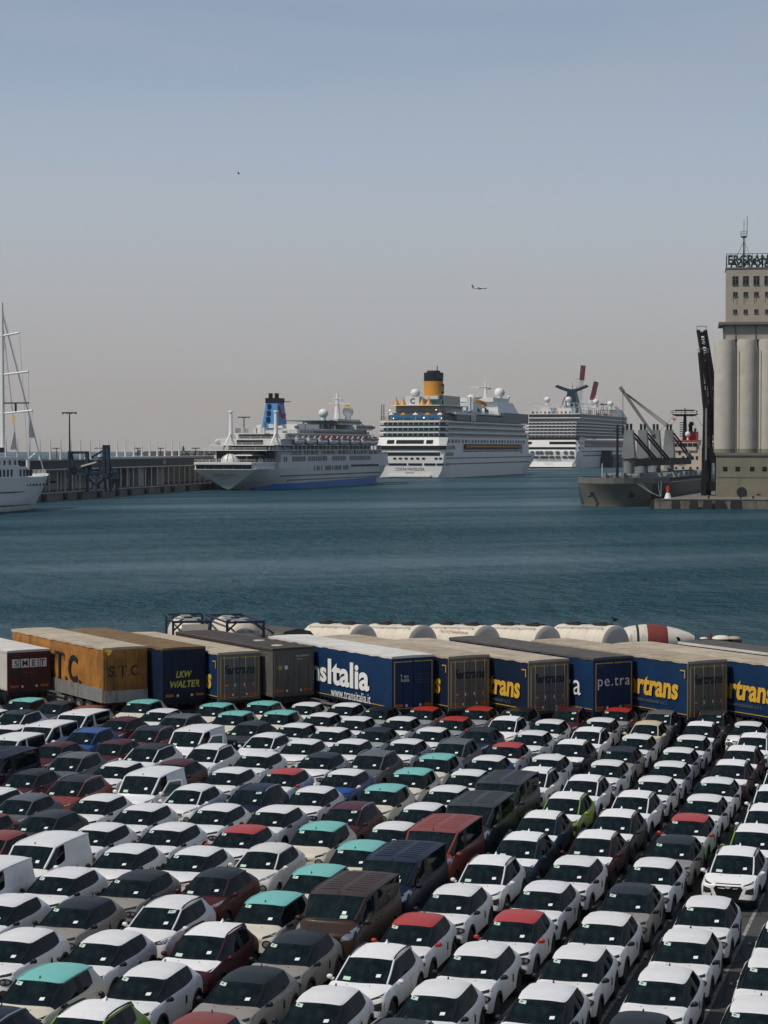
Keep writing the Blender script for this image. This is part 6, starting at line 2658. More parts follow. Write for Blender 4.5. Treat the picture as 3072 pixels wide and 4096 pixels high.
for z0, z1, y0, y1 in ((18.0, 21.0, -B, B), (24.6, 28.0, -B, 1.5), (24.6, 28.0, 15, B)):
    b = MB()
    x0 = .2 + (z0 - 15.5) * .245
    b.box(x0 - .15, x0 + 6, max(y0, -B + 2.4), min(y1, B - 2.4), z0, z1)
    if y0 == -B:
        b.box(x0 + 2.3, x0 + 22, -B - .12, -B + 1, z0, z1)
    b.build('window_band', 'ship_window', t)
b = MB()
b.box(3.6, 30, -B - .1, B - 2.6, 30.6, 33.4)
b.build('lounge_band', 'ship_window', t)
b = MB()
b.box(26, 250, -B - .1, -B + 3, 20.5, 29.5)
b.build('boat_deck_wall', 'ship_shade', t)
for i in range(16):
    lifeboat(t, 62 + i * 11.8, -B - .3, 25.8, 10.2, 'boat_red')
for i in range(22):
    b = MB()
    b.box(40 + i * 9, 40.6 + i * 9, -B - .25, -B + .2, 20.5, 24.4)
    b.build('promenade_post', 'ship_white', t)
b = MB()
b.box(30, 250, -B - .35, -B + .2, 23.9, 24.5)
b.build('boat_deck_slab', 'ship_white', t)
b = MB()
b.box(30, 150, -B - .1, -B + .1, 13.2, 13.7)
b.build('red_stripe', 'stripe_red', t)
portholes(t, 14, 250, -B - .04, 15.0, 2.4, .9, 1.1)
portholes(t, 20, 240, -B - .04, 11.4, 2.4, .8, .9)
for k in range(5):
    z = 33.4 + k * 2.9
    x0 = 4.5 + k * .7
    xe = 282 - k * 5
    b = MB()
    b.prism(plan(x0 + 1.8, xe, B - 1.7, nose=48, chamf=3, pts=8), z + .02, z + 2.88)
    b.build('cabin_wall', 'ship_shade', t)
    b = MB()
    b.prism(plan(x0, xe + 1, B, nose=48, chamf=3, pts=8), z + 2.05, z + 2.898)
    b.build('deck_slab', 'ship_white', t)
    b = MB()
    b.prism(plan(x0 + .1, xe + .6, B - .1, nose=48, chamf=3, pts=8), z + .02, z + .9)
    b.build('balcony_glass', 'ship_shade', t)
    b = MB()
    y = -B + 3
    while y < B - 3:
        b.box(x0 + .3, x0 + 2.0, y, y + .3, z + .91, z + 2.04)
        y += 3.0
    o = b.build('balcony_partition', 'ship_white', t)
    o['kind'] = 'stuff'
zl = 33.4 + 5 * 2.9
b = MB()
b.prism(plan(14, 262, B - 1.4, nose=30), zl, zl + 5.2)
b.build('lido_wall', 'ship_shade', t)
b = MB()
b.prism(plan(12, 262, B - .8, nose=30), zl + 2.4, zl + 3.0)
b.prism(plan(12, 262, B - .8, nose=30), zl + 5.2, zl + 5.7)
b.build('deck_slab', 'ship_white', t)
b = MB()
b.prism(plan(200, 258, B - 1.5, nose=26), zl + 5.7, zl + 12.5, plan(200, 246, B - 3.5, nose=24))
b.prism(plan(196, 240, B - 4, nose=20), zl + 12.502, zl + 16.5, plan(196, 230, B - 6, nose=20))
b.build('forward_house', 'ship_grey', t)
# sports frame of white posts
b = MB()
for z in (zl + 11.5, zl + 15.0):
    for y in (-B + 3, B - 3):
        b.bar((16, y, z), (92, y, z), .32)
    for x in (16, 92):
        b.bar((x, -B + 3, z), (x, B - 3, z), .32)
for i in range(13):
    x = 16 + i * 6.3
    for y in (-B + 3, B - 3):
        b.bar((x, y, zl + 5.7), (x, y, zl + 15), .34)
for i in range(12):
    y = -B + 3 + i * 3.2
    b.bar((16, y, zl + 5.7), (16, y, zl + 15), .34)
o = b.build('sports_frame', 'ship_white', t)
b = MB()
b.box(24, 80, -11, 13, zl + 5.7, zl + 11)
b.build('sports_house', 'ship_white', t)
# funnel with two wings
fx, fy = 52.0, -6.5
b = MB()
b.prism([(fx - 8, fy - 5.6), (fx + 12, fy - 5.6), (fx + 16, fy), (fx + 12, fy + 5.6), (fx - 8, fy + 5.6)], zl + 5.7, zl + 34, [(fx - 5, fy - 2.6), (fx + 4, fy - 2.6), (fx + 7, fy), (fx + 4, fy + 2.6), (fx - 5, fy + 2.6)])
fo = b.build('funnel', 'dark_navy', t)
for sd in (1, -1):
    b = MB()
    b.tube([(fx - 2, fy + sd * .6, zl + 31.5), (fx - 2, fy + sd * 6, zl + 34.6), (fx - 2, fy + sd * 12.0, zl + 38.6)], 2.2, 14, r1=1.8)
    b.build('funnel_wing', 'dark_navy', fo, smooth=50)
b = MB()
b.tube([(fx, fy, zl + 33), (fx, fy, zl + 43)], .3, 6, r1=.1)
b.build('funnel_mast', 'dark_navy', fo)
b = MB()
for k in range(9):
    z = zl + 7 + k * 2
    b.bar((fx - 10 + k * .3, fy + 8.5 - k * .4, z), (fx - 10 + (k + 1) * .3, fy + 6.5 - k * .5, z + 2), .3)
b.bar((fx - 9, fy + 9.5, zl + 5.7), (fx - 6, fy + 4.5, zl + 24), .4)
b.build('funnel_stair', 'gantry_blue', fo)
for x, y in ((20, 6.5), (20, -9.5), (105, -15.5), (190, -13)):
    radome(t, x, y, zl + 15.6, 2.4 if x < 150 else 2.5)
b = MB()
for y, z in ((-14, zl + 18.0), (-12, zl + 14.8)):
    for k in range(6):
        pass
b.tube([(128 + i * 4.5, -14 + 2 * math.sin(i), zl + 17.5) for i in range(8)], 1.1, 8)
b.build('water_slide', 'ship_white', t, smooth=50)
for k in range(4):
    b = MB()
    x = 130 + k * 9
    b.tube([(x, -14 + 2 * math.sin((x - 128) / 4.5), zl + 17.5), (x + 4, -14 + 2 * math.sin((x + 4 - 128) / 4.5), zl + 17.5)], 1.25, 8)
    b.build('slide_ring', 'stripe_red', t)
for k in range(9):
    b = MB()
    x = 98 + k * 9
    b.tube([(x, -15, zl + 5.7), (x, -15, zl + 14 + (k % 3) * 1.2)], .4, 6)
    b.build('slide_post', 'ship_white', t)
for k in range(20):
    b = MB()
    x, y = (15, 16 - k * 3.1) if k < 10 else (96 + (k - 10) * 9, -16.4)
    b.box(x, x + 1.6, y, y + 1.2, zl + 5.7, zl + 7.6)
    b.build('deck_locker', ('dark_navy', 'pool_blue', 'funnel_yellow', 'stripe_red')[k % 4], t)
b = MB()
b.tube([(170, -6, zl + 5.7), (170, -6, zl + 31)], .8, 6, r1=.3)
for k in range(3):
    b.bar((170, -11 + k, zl + 24 + k * 2.4), (170, -1 - k, zl + 24 + k * 2.4), .35)
b.build('radar_mast', 'ship_white', t)
b = MB()
b.box(96, 190, -12, 10, zl + 5.7, zl + 10)
b.build('midship_house', 'tower_beige', t)

fit_heights(t, [(-3, -3), (0, 0), (10, 8), (15.5, 13.3), (18, 15), (33.4, 24.6), (47.9, 37.3), (53.6, 44), (62.9, 52.5), (89, 69)], .99, 1.10)

# dark tug beside the far ship
p = at(2415, 1868, 0)
tg = thing('supply_barge', 'dark supply barge lying against the far white ship', 'barge', p, PRZ)
st = [(0, [(7, -.5), (8, 4), (8, 9)]), (6, [(8, -.5), (8.6, 4), (8.6, 9)]), (44, [(8, -.5), (8.6, 4), (8.6, 9)]), (58, [(1, -.5), (3, 4), (4.5, 9.5)])]
hull(tg, 'hull', 'dark_navy', st)
b = MB()
b.box(4, 14, -5, 5, 9, 14)
b.build('wheelhouse', 'steel_dark', tg)
p = at(1975, 1899, 0)
tg = thing('pilot_launch', 'small dark launch with a mast beside the yellow-funnelled ship', 'boat', p, PRZ)
st = [(0, [(1.4, -.3), (1.6, .8)]), (5, [(1.6, -.3), (1.7, .8)]), (8, [(.2, -.2), (.4, 1.1)])]
hull(tg, 'hull', 'steel_dark', st)
b = MB()
b.box(1.5, 3.6, -.9, .9, .8, 2.6)
b.tube([(2.4, 0, 2.6), (2.4, 0, 4.0)], .12, 6)
b.build('cabin', 'steel_dark', tg)
# ---------------------------------------------------------------- sailing cruise ship at the quay
c = at(150, 1900, 9.0)          # tip of the bow
c.z = 0
t = thing('sailing_cruise_ship', 'white sailing cruise ship with tall mast and furled sails', 'sailing ship', c, math.atan2(pdir.y, pdir.x) , None)
# local x runs along the quay away from the camera; the bow points that way
B = 8.0
st = []
for x, wf, wt, zt in ((-75, 1, 1, 8.6), (-30, .95, 1, 8.6), (-16, .70, .92, 8.7), (-9, .40, .70, 9.0), (-4, .12, .42, 9.3)):
    st.append(([x - 2, x - 1, x + .6, x + 2.2, x + 4], [(B * wf * .8, -1), (B * wf, .6), (B * (wf * .6 + wt * .4), 3), (B * (wf * .25 + wt * .75), 6), (B * wt, zt)]))
st.append(([-3.2, -1.6, .6, 2.2, 4.6], [(.05, -1), (.05, .6), (.1, 3), (.15, 6), (.5, 9.5)]))
hull(t, 'hull', 'ship_white', st)
for z in (1.6, 5.0):
    b = MB()
    k = (z + 1) / 10
    pts = []
    for x, w in ((-75, 1.0), (-30, .985 if z > 3 else .965), (-17, .82 if z > 3 else .74), (-9.5, .54 if z > 3 else .44), (-3.8, .24 if z > 3 else .14)):
        pts.append((x + (.8 if z > 3 else 0), -B * w - .04, z))
    b.tube(pts, .22, 6)
    b.build('blue_stripe', 'deck_teal', t)
b = MB()
b.prism(plan(-75, -14.5, 6.9, nose=8), 8.6, 11.4)
b.prism(plan(-75, -19, 6.0, nose=6), 11.402, 14.0)
b.prism(plan(-75, -28, 5.0, nose=6), 14.002, 17.0)
b.build('deckhouse', 'ship_white', t)
for i in range(18):
    b = MB()
    x = -17.5 - i * 2.1 - (3 if i > 3 else 0)
    b.box(x - .8, x, -7.05, -6.6, 9.0, 10.8)
    b.build('side_window', 'ship_window', t)
for i in range(8):
    b = MB()
    x = -22 - i * 3
    b.box(x - .9, x, -6.1, -5.7, 12.0, 13.2)
    b.build('side_window', 'ship_window', t)
for i in range(4):
    b = MB()
    x = -29.5 - i * 1.6
    b.box(x - 1.2, x, -5.1, -4.7, 15.2, 16.5)
    b.build('bridge_window', 'ship_window', t)
portholes(t, -60, -9, -B * .93, 6.4, 2.0, .4, .5)
rail(t, [(-13, -5.4), (-4, -3.0), (4.4, -.5), (4.4, .5), (-4, 3.0), (-13, 5.4)], 9.2, 1.2, 'ship_white', 1.6)
b = MB()
b.tube([(-13, -3.5, 9), (-13, -3.5, 13.6)], .5, 8)
b.bar((-13, -3.5, 13.2), (-8.5, -3.5, 14.8), .45)
b.build('deck_crane', 'ship_white', t)
mast_x = -20.5
mt = 54.5
b = MB()
b.tube([(mast_x, 0, 16.5), (mast_x, 0, 38), (mast_x, 0, mt)], .62, 10, r1=.34)
for k in range(9):
    b.bar((mast_x, 0, 22 + k * 3.4), (mast_x + .4, -1.3, 22.3 + k * 3.4), .12)
ma = b.build('mast', 'ship_white', t)
for z, w in ((25.4, 8.6), (35.6, 7.6), (45.8, 5.0)):
    b = MB()
    b.tube([(mast_x, -w, z + .8), (mast_x, 0, z), (mast_x, w, z + .8)], .28, 8)
    b.build('spreader', 'ship_white', ma)
b = MB()
b.box(mast_x - .3, mast_x + .3, -7.6, -.3, 28.0, 28.35)
b.tube([(mast_x, -3.8, 26), (mast_x, -3.8, 28)], .3, 6)
b.build('radar_scanner', 'gantry_blue', ma)
b = MB()
b.box(mast_x - .05, mast_x + .05, -3.6, -2.8, 23.2, 24.6)
b.build('ensign', 'flag_yellow', t)
for x1, z1, r_, z0, nm in ((3.6, 10.4, .15, 52.0, 'furled_jib'), (-11, 9.8, .15, 50.5, 'furled_staysail'), (3.9, 10.4, .05, 53.5, 'forestay')):
    b = MB()
    b.tube([(mast_x, 0, z0), (x1, 0, z1)], r_, 6)
    b.build(nm, 'ship_grey', t)
for f_, w_, (x1, z1, z0) in ((.66, 3.0, (3.6, 10.4, 52.0)), (.72, 3.0, (-11, 9.8, 50.5))):
    a0 = Vector((mast_x, 0, z0)).lerp(Vector((x1, 0, z1)), f_)
    a1 = Vector((mast_x, 0, z0)).lerp(Vector((x1, 0, z1)), f_ + .13)
    b = MB()
    off = Vector((-w_, .6, -.4))
    vs = [a0, a1, a1 + off * .9 + Vector((0, 0, .4))]
    b.add(vs + [v + Vector((0, .06, 0)) for v in vs], [(0, 1, 2), (5, 4, 3), (0, 3, 4, 1), (1, 4, 5, 2), (2, 5, 3, 0)])
    b.build('sail_corner', 'ship_grey', t)
for y, z0 in ((-5, 45.8), (-7.6, 36.4), (-8.6, 26.2)):
    b = MB()
    b.tube([(mast_x, y, z0), (mast_x, -7.6, 8.8)], .05, 5)
    b.build('shroud', 'rope_grey', t)

# ---------------------------------------------------------------- far quay with the ferry terminal
qp0, qp1 = at(60, 2018, 0), at(850, 1958, 0)
qd = (qp1 - qp0)
qd.z = 0
qd.normalize()
qn = Vector((qd.y, -qd.x, 0))       # towards the basin
QTOP = 2.3
s_ = qp0 - qd * 160
e_ = qp0 + qd * 1500
b = MB()
land = -qn
pts = [s_, e_, e_ + land * 130, s_ + land * 130]
b.prism([(p.x, p.y) for p in pts], -3, QTOP)
o = b.build('far_quay', 'concrete')
tag(o, kind='structure')
b = MB()
pts = [s_ + qn * .15, e_ + qn * .15, e_ + land * .9, s_ + land * .9]
b.prism([(p.x, p.y) for p in pts], QTOP + .004, QTOP + .35)
o = b.build('quay_coping', 'concrete')
tag(o, kind='structure')
TQ = math.atan2(qd.y, qd.x)
for k in range(13):
    p = qp0 + qd * (4 + k * 17.5 + (k % 3) * 2)
    t = thing('quay_fender', 'dark rubber fender hanging on the terminal quay wall', 'fender', (p.x + qn.x * .55, p.y + qn.y * .55, .0), TQ, 'fenders on the terminal quay')
    b = MB()
    b.box(-1.0, 1.0, -.38, .38, .3, 2.6)
    b.box(-1.3, 1.3, -.34, .34, 1.1, 1.8)
    b.build('rubber_block', 'tyre_rubber', t)
for k in range(3):
    p = qp0 + qd * (13 + k * 4.2) + land * 1.6
    t = thing('barrier_block', 'painted barrier block lying on the terminal quay edge', 'barrier', (p.x, p.y, QTOP + .36), TQ, 'barrier blocks by the terminal')
    b = MB()
    b.slab([(-.45, 0), (.45, 0), (.2, .9), (-.2, .9)], 0, -1.8, 1.8)
    b.build('block', ('pool_blue', 'pale_post', 'gantry_blue')[k], t)

# terminal: long roof on slender posts, masts standing above it
tp0 = at(20, 1978, QTOP)
tp0 = tp0 - qd * 30
TL = 330.0
t = thing('ferry_terminal', 'long dark flat-roofed terminal on slender posts along the far quay', 'terminal building', tp0, TQ)
RZ0, RZ1 = 9.6, 12.4
b = MB()
b.box(0, TL, -1.2, 40, RZ1 - .35 - QTOP, RZ1 - QTOP)
b.build('roof_slab', 'terminal_fascia', t)
b = MB()
b.box(0, TL, -.4, 0, RZ0 - QTOP, RZ1 - .4 - QTOP)
b.build('fascia', 'terminal_fascia', t)
b = MB()
b.box(0, TL, -.9, 4, RZ0 - .35 - QTOP, RZ0 - .02 - QTOP)
b.build('walkway_deck', 'pale_post', t)
b = MB()
b.box(0, TL, 12, 12.4, 0, RZ0 - .4 - QTOP)
b.build('back_wall', 'terminal_wall', t)
for i in range(44):
    b = MB()
    x = 2 + i * TL / 44
    b.tube([(x, 0, 0), (x, 0, RZ0 - .36 - QTOP)], .26, 8)
    b.build('post', 'pale_post', t)
    if i % 2 == 0:
        b = MB()
        b.tube([(x + 2.5, 5, 0), (x + 2.5, 5, RZ0 - .36 - QTOP)], .42, 8)
        b.build('rear_post', 'pale_post', t)
for i in range(24):
    b = MB()
    x = 6 + i * 10.2
    b.tube([(x, 6, RZ1 - QTOP), (x, 6, RZ1 + 6.8 - QTOP)], .42, 8, r1=.16)
    b.build('roof_mast', 'pale_post', t)
for i in range(12):
    b = MB()
    x = 8 + i * 13.7
    b.box(x, x + 6, 11.6, 11.98, .2, 2.2 + (i % 3) * .7)
    b.build('shopfront', ('ship_window', 'gantry_blue', 'pale_post')[i % 3], t)
for x0, x1 in ((142, 186), (192, 232)):
    b = MB()
    b.box(x0, x1, 10.8, 11.2, 3.9, 5.2)
    b.build('blue_band', 'ship_blue', t)
    b = MB()
    b.box(x0, x1, 10.7, 11.18, 2.0, 3.88)
    b.build('pale_band', 'pale_post', t)
for x in (172, 197):
    b = MB()
    b.box(x, x + 7, 2, 8, 0, RZ0 - .36 - QTOP)
    b.build('stair_tower', 'terminal_wall' if x == 172 else 'tower_beige', t)
b = MB()
b.box(128, TL, 3, 8, RZ1 - QTOP + .004, RZ1 + .7 - QTOP)
b.build('roof_upstand', 'pale_post', t)
b = MB()
b.box(196, 199.5, -.55, -.42, RZ0 + .6 - QTOP, RZ1 - .6 - QTOP)
b.build('sign_board', 'tower_beige', t)
# low wall of the yard seen between the posts
b = MB()
b.box(0, 140, 9.0, 9.4, 0, 2.2)
b.build('yard_wall', 'silo_concrete', t)

# passenger gangway (blue lattice) on the quay
def frame_box(b, x0, x1, y0, y1, z0, z1, w):
    for x in (x0, x1):
        for y in (y0, y1):
            b.bar((x, y, z0), (x, y, z1), w)
    for z in (z0, z1):
        for y in (y0, y1):
            b.bar((x0, y, z), (x1, y, z), w)
        for x in (x0, x1):
            b.bar((x, y0, z), (x, y1, z), w)


g0 = at(292, 1968, QTOP)
t = thing('passenger_gangway', 'dark blue lattice boarding gangway standing before the terminal', 'gangway', (g0.x + land.x * 1.0, g0.y + land.y * 1.0, QTOP), 0.0)
def gx(px):
    return (px - 292) / F_PX * g0.y


def gz(py):
    return at_d(292, py, g0.y).z - QTOP


b = MB()
frame_box(b, gx(292), gx(362), -1.5, 1.5, gz(1895), gz(1810), .8)
b.bar((gx(300), 0, gz(1815)), (gx(310), 0, gz(1870)), .5)
b.bar((gx(362), 0, gz(1812)), (gx(378), 0, gz(1880)), .5)
b.build('portal_frame', 'gantry_blue', t)
b = MB()
frame_box(b, gx(430), gx(446), -1.3, 1.3, gz(1905), gz(1785), .8)
b.bar((gx(430), 0, gz(1800)), (gx(378), 0, gz(1830)), .6)
b.bar((gx(430), 0, gz(1830)), (gx(378), 0, gz(1833)), .5)
b.bar((gx(432), 0, gz(1830)), (gx(410), 0, gz(1880)), .5)
b.bar((gx(446), 0, gz(1835)), (gx(470), 0, gz(1935)), .7)
b.build('lift_tower', 'gantry_blue', t)
b = MB()
b.box(gx(290), gx(362), -1.8, 1.8, gz(1895), gz(1868))
b.build('cabin', 'gantry_blue', t)
for k in range(2):
    b = MB()
    b.box(gx(296 + k * 30), gx(322 + k * 30), -1.9, -1.79, gz(1889), gz(1872))
    b.build('cabin_window', 'ship_window', t)
b = MB()
frame_box(b, gx(362), gx(484), -1.2, 1.2, gz(1912), gz(1888), .6)
for k in range(6):
    xa = gx(362 + k * 20)
    b.bar((xa, -1.2, gz(1912)), (xa + gx(312) , -1.2, gz(1888)), .4)
b.box(gx(440), gx(484), -1.0, 1.0, gz(1912), gz(1895))
b.build('walkway', 'gantry_blue', t)
for px in (294, 360, 398, 428, 448, 472):
    b = MB()
    b.bar((gx(px), -1.2 if px % 4 else 1.2, gz(1912)), (gx(px + (6 if px > 400 else 0)), -1.2 if px % 4 else 1.2, 0), .75)
    b.build('leg', 'gantry_blue', t)
b = MB()
b.bar((gx(362), 0, gz(1912)), (gx(400), 0, gz(1945)), .6)
b.bar((gx(400), 0, gz(1945)), (gx(430), 0, gz(1912)), .6)
b.bar((gx(446), 0, gz(1890)), (gx(484), 0, gz(1900)), .8)
b.bar((gx(355), -1, gz(1850)), (gx(400), -1, gz(1905)), .5)
b.build('brace', 'gantry_blue', t)
b = MB()
vs = [(gx(340), -2.2, gz(1862)), (gx(400), -2.2, gz(1845)), (gx(400), 1.5, gz(1845)), (gx(340), 1.5, gz(1862))]
b.add(vs + [(x, y, z - .5) for x, y, z in vs], [(0, 1, 2, 3), (7, 6, 5, 4), (0, 4, 5, 1), (1, 5, 6, 2), (2, 6, 7, 3), (3, 7, 4, 0)])
b.build('canopy', 'pale_post', t)


# light masts
def light_mast(px, py_top, d, label, w=2.0, base=QTOP, group='light masts of the far quay'):
    p = at_d(px, py_top, d)
    t = thing('light_mast', label, 'light mast', (p.x, p.y, base), 0, group)
    h = p.z - base
    b = MB()
    b.tube([(0, 0, 0), (0, 0, h)], .38 * w / 2.4, 10, r1=.2 * w / 2.4)
    b.build('pole', 'steel_dark', t)
    b = MB()
    b.box(-w, w, -.5, .5, h - .25, h + .1)
    ho = b.build('lamp_head', 'steel_dark', t)
    for k in range(4):
        b = MB()
        x = -w + .3 + k * (2 * w - .6) / 3
        b.box(x - .3, x + .3, -.75, -.35, h - .5, h - .1)
        b.build('floodlight', 'gantry_blue', ho)
    return t


light_mast(278, 1650, 660, 'tall dark light mast rising over the terminal roof near the gangway', 2.3)
light_mast(976, 1668, 930, 'dark light mast rising between the kingposts of the blue-funnelled ship', 2.6)
for k, px in enumerate((226, 396, 551, 642, 783)):
    light_mast(px, 1792, 1150, 'small distant light mast standing behind the terminal roof masts', 2.2, group='distant light masts')

# breakwater and its light, far tug
bw0, bw1 = at_d(708, 1808, 1900), at_d(880, 1806, 2300)
b = MB()
bd = bw1 - bw0
bd.z = 0
bdn = Vector((-bd.y, bd.x, 0)).normalized()
q0, q1 = bw0, bw0 + bd * 1.0
vs = []
n = 26
random.seed(5)
poly = []
for i in range(n + 1):
    p = q0 + bd * i / n
    poly.append((p.x, p.y))
for i in range(n, -1, -1):
    p = q0 + bd * i / n + bdn * 30
    poly.append((p.x, p.y))
b.prism(poly, -2, 13.0)
for i in range(120):
    p = q0 + bd * random.random() - bdn * random.uniform(0, 6)
    r = random.uniform(2.0, 3.6)
    b.sphere((p.x, p.y, random.uniform(0, 11)), r, n=6, m=4, sz=.8)
o = b.build('breakwater', 'concrete')
tag(o, kind='structure')
p = at_d(733, 1806, 1905)
t = thing('harbour_light', 'small green harbour light tower on the breakwater end', 'lighthouse', (p.x, p.y, 12.6))
b = MB()
b.lathe([(1.5, 0), (1.1, 3.0), (1.2, 3.1)], n=12)
b.build('tower', 'green_paint', t)
b = MB()
b.lathe([(1.9, 3.1), (1.9, 3.4)], n=12)
b.lathe([(.9, 3.4), (.9, 4.8), (.2, 5.6)], n=12)
b.build('lantern', 'green_paint', t)
p = at(555, 1818, 0)
t = thing('tugboat', 'far dark tugboat on the open sea beyond the terminal', 'tugboat', p, math.radians(8))
st = [(-15, [(4, -.5), (4.6, 3)]), (6, [(4.6, -.5), (5, 3)]), (17, [(.4, 0), (1.2, 4.6)])]
hull(t, 'hull', 'steel_dark', st)
b = MB()
b.box(-5, 7, -3, 3, 3, 7)
b.box(-2, 5, -2.4, 2.4, 7, 10.5)
b.tube([(1, 0, 10.5), (1, 0, 17)], .5, 6)
b.build('wheelhouse', 'ship_shade', t)

# ---------------------------------------------------------------- sheds behind the first liner's bow
p = at_d(1487, 1800, 1250)
t = thing('quay_shed', 'beige gabled shed behind the bow of the blue-funnelled ship', 'shed', (p.x, p.y, QTOP), PRZ)
b = MB()
b.box(-15, 15, -8, 8, 0, 13)
b.build('wall', 'tower_beige', t)
b = MB()
b.slab([(-8.6, 13.003), (8.6, 13.003), (0, 17.5)], 0, -15.6, 15.6)
b.build('roof', 'pale_post', t)

# ---------------------------------------------------------------- slewing cranes behind the far ship
for k, (px0, py0, px1, py1, w, label) in enumerate(((2318, 1615, 2333, 1462, 2.6, 'tall crane boom with red tip behind the winged funnel'), (2368, 1600, 2385, 1527, 3.0, 'short dark red crane boom behind the far ship'))):
    D = 2120.0
    a, e = at_d(px0, py0, D), at_d(px1, py1, D)
    t = thing('harbour_crane', label, 'crane', (a.x, a.y, QTOP), 0, 'cranes behind the far ship')
    a = a - t.location
    e = e - t.location
    b = MB()
    b.tube([(a.x, 0, 0), (a.x, 0, a.z)], 4.0, 10)
    b.build('tower', 'ship_grey', t)
    b = MB()
    mid = a.lerp(e, .62 if k == 0 else .01)
    b.bar(a, mid, w * .8, 4)
    if k == 0:
        b.bar(a + Vector((-7, 0, 6)), mid + Vector((-4, 0, -4)), 1.0)
        for j in range(7):
            q = a.lerp(mid, j / 7)
            b.bar(q + Vector((-6, 0, 5)), a.lerp(mid, (j + 1) / 7), .9)
    b.build('boom', 'ship_grey' if k == 0 else 'crane_maroon', t)
    b = MB()
    b.bar(mid, e, w, 5)
    b.build('boom_tip', 'crane_maroon', t)

# ---------------------------------------------------------------- aeroplane and bird
p = at_d(1918, 1152, 5000)
t = thing('airliner', 'white airliner with wheels down crossing the sky', 'aeroplane', p, math.radians(6))
b = MB()
b.lathe([(.05, 18.6), (.9, 18.0), (1.6, 16.6), (1.95, 14), (1.95, -8), (1.6, -12), (.8, -17), (.25, -18.8)], n=16, axis='x')
b.build('fuselage', 'ship_white', t, smooth=50)
for sd in (1, -1):
    b = MB()
    b.add([(3.5, sd * 1.5, -1.0), (-2.5, sd * 1.5, -1.0), (-6.5, sd * 17, .6), (-4.9, sd * 17, .6), (3.5, sd * 1.5, -.6), (-2.5, sd * 1.5, -.7), (-6.5, sd * 17, .75), (-4.9, sd * 17, .75)], [(0, 1, 2, 3), (7, 6, 5, 4), (0, 4, 5, 1), (1, 5, 6, 2), (2, 6, 7, 3), (3, 7, 4, 0)])
    b.build('wing', 'ship_grey', t)
    b = MB()
    b.lathe([(.9, 4.4), (1.05, 3.4), (.95, 1.0), (.5, .2)], n=12, axis='x', c=(0, sd * 5.6, -2.2))
    b.build('engine', 'ship_shade', t)
    b = MB()
    b.add([(-14, sd * .6, .6), (-17.5, sd * .6, .6), (-18.6, sd * 6, 1), (-17.2, sd * 6, 1), (-14, sd * .6, .9), (-17.5, sd * .6, .9), (-18.6, sd * 6, 1.15), (-17.2, sd * 6, 1.15)], [(0, 1, 2, 3), (7, 6, 5, 4), (0, 4, 5, 1), (1, 5, 6, 2), (2, 6, 7, 3), (3, 7, 4, 0)])
    b.build('tailplane', 'gantry_blue', t)
    b = MB()
    b.bar((-1.5, sd * 3.6, -1), (-1.5, sd * 3.6, -3.2), .4)
    b.sphere((-1.5, sd * 3.6, -3.4), .7, n=8, m=6)
    b.build('landing_gear', 'steel_dark', t)
b = MB()
b.slab([(-12.5, 1.4), (-17.6, 1.0), (-19.4, 8.0), (-17.2, 8.0)], 1, -.2, .2)
b.build('tail_fin', 'gantry_blue', t)
b = MB()
b.bar((13.2, 0, -1.5), (13.2, 0, -3.2), .35)
b.sphere((13.2, 0, -3.4), .55, n=8, m=6)
b.build('nose_gear', 'steel_dark', t)
p = at_d(955, 695, 260)
t = thing('flying_bird', 'small dark bird flying high in the open sky', 'bird', p, math.radians(30))
b = MB()
b.sphere((0, 0, 0), .055, n=10, m=6, sx=2.6)
b.sphere((.15, 0, .03), .035, n=8, m=6)
b.add([(-.14, -.03, 0), (-.14, .03, 0), (-.26, .05, .01), (-.26, -.05, .01), (-.2, 0, .03)], [(0, 1, 4), (1, 2, 4), (2, 3, 4), (3, 0, 4), (3, 2, 1, 0)])
for sd, up in ((1, .22), (-1, -.03)):
    b.add([(.09, sd * .03, .02), (-.08, sd * .03, .02), (-.06, sd * .22, .06 + up), (.06, sd * .2, .06 + up), (0, sd * .1, .05 + up * .5)], [(0, 1, 4), (1, 2, 4), (2, 3, 4), (3, 0, 4), (3, 2, 1, 0)])
b.build('body', 'steel_dark', t, smooth=40)
p = at_d(2460, 2488, 127.6)
t = thing('perched_gull', 'gull perched on the tank hatch near the mixer drum', 'bird', p, math.radians(200))
b = MB()
b.sphere((0, 0, .16), .10, n=10, m=6, sx=1.9, sy=.9, sz=.95)
b.sphere((.17, 0, .30), .065, n=8, m=6)
b.bar((.22, 0, .29), (.29, 0, .28), .02)
b.bar((0, .03, 0), (0, .03, .1), .015)
b.bar((0, -.03, 0), (0, -.03, .1), .015)
b.build('body', 'steel_dark', t, smooth=40)
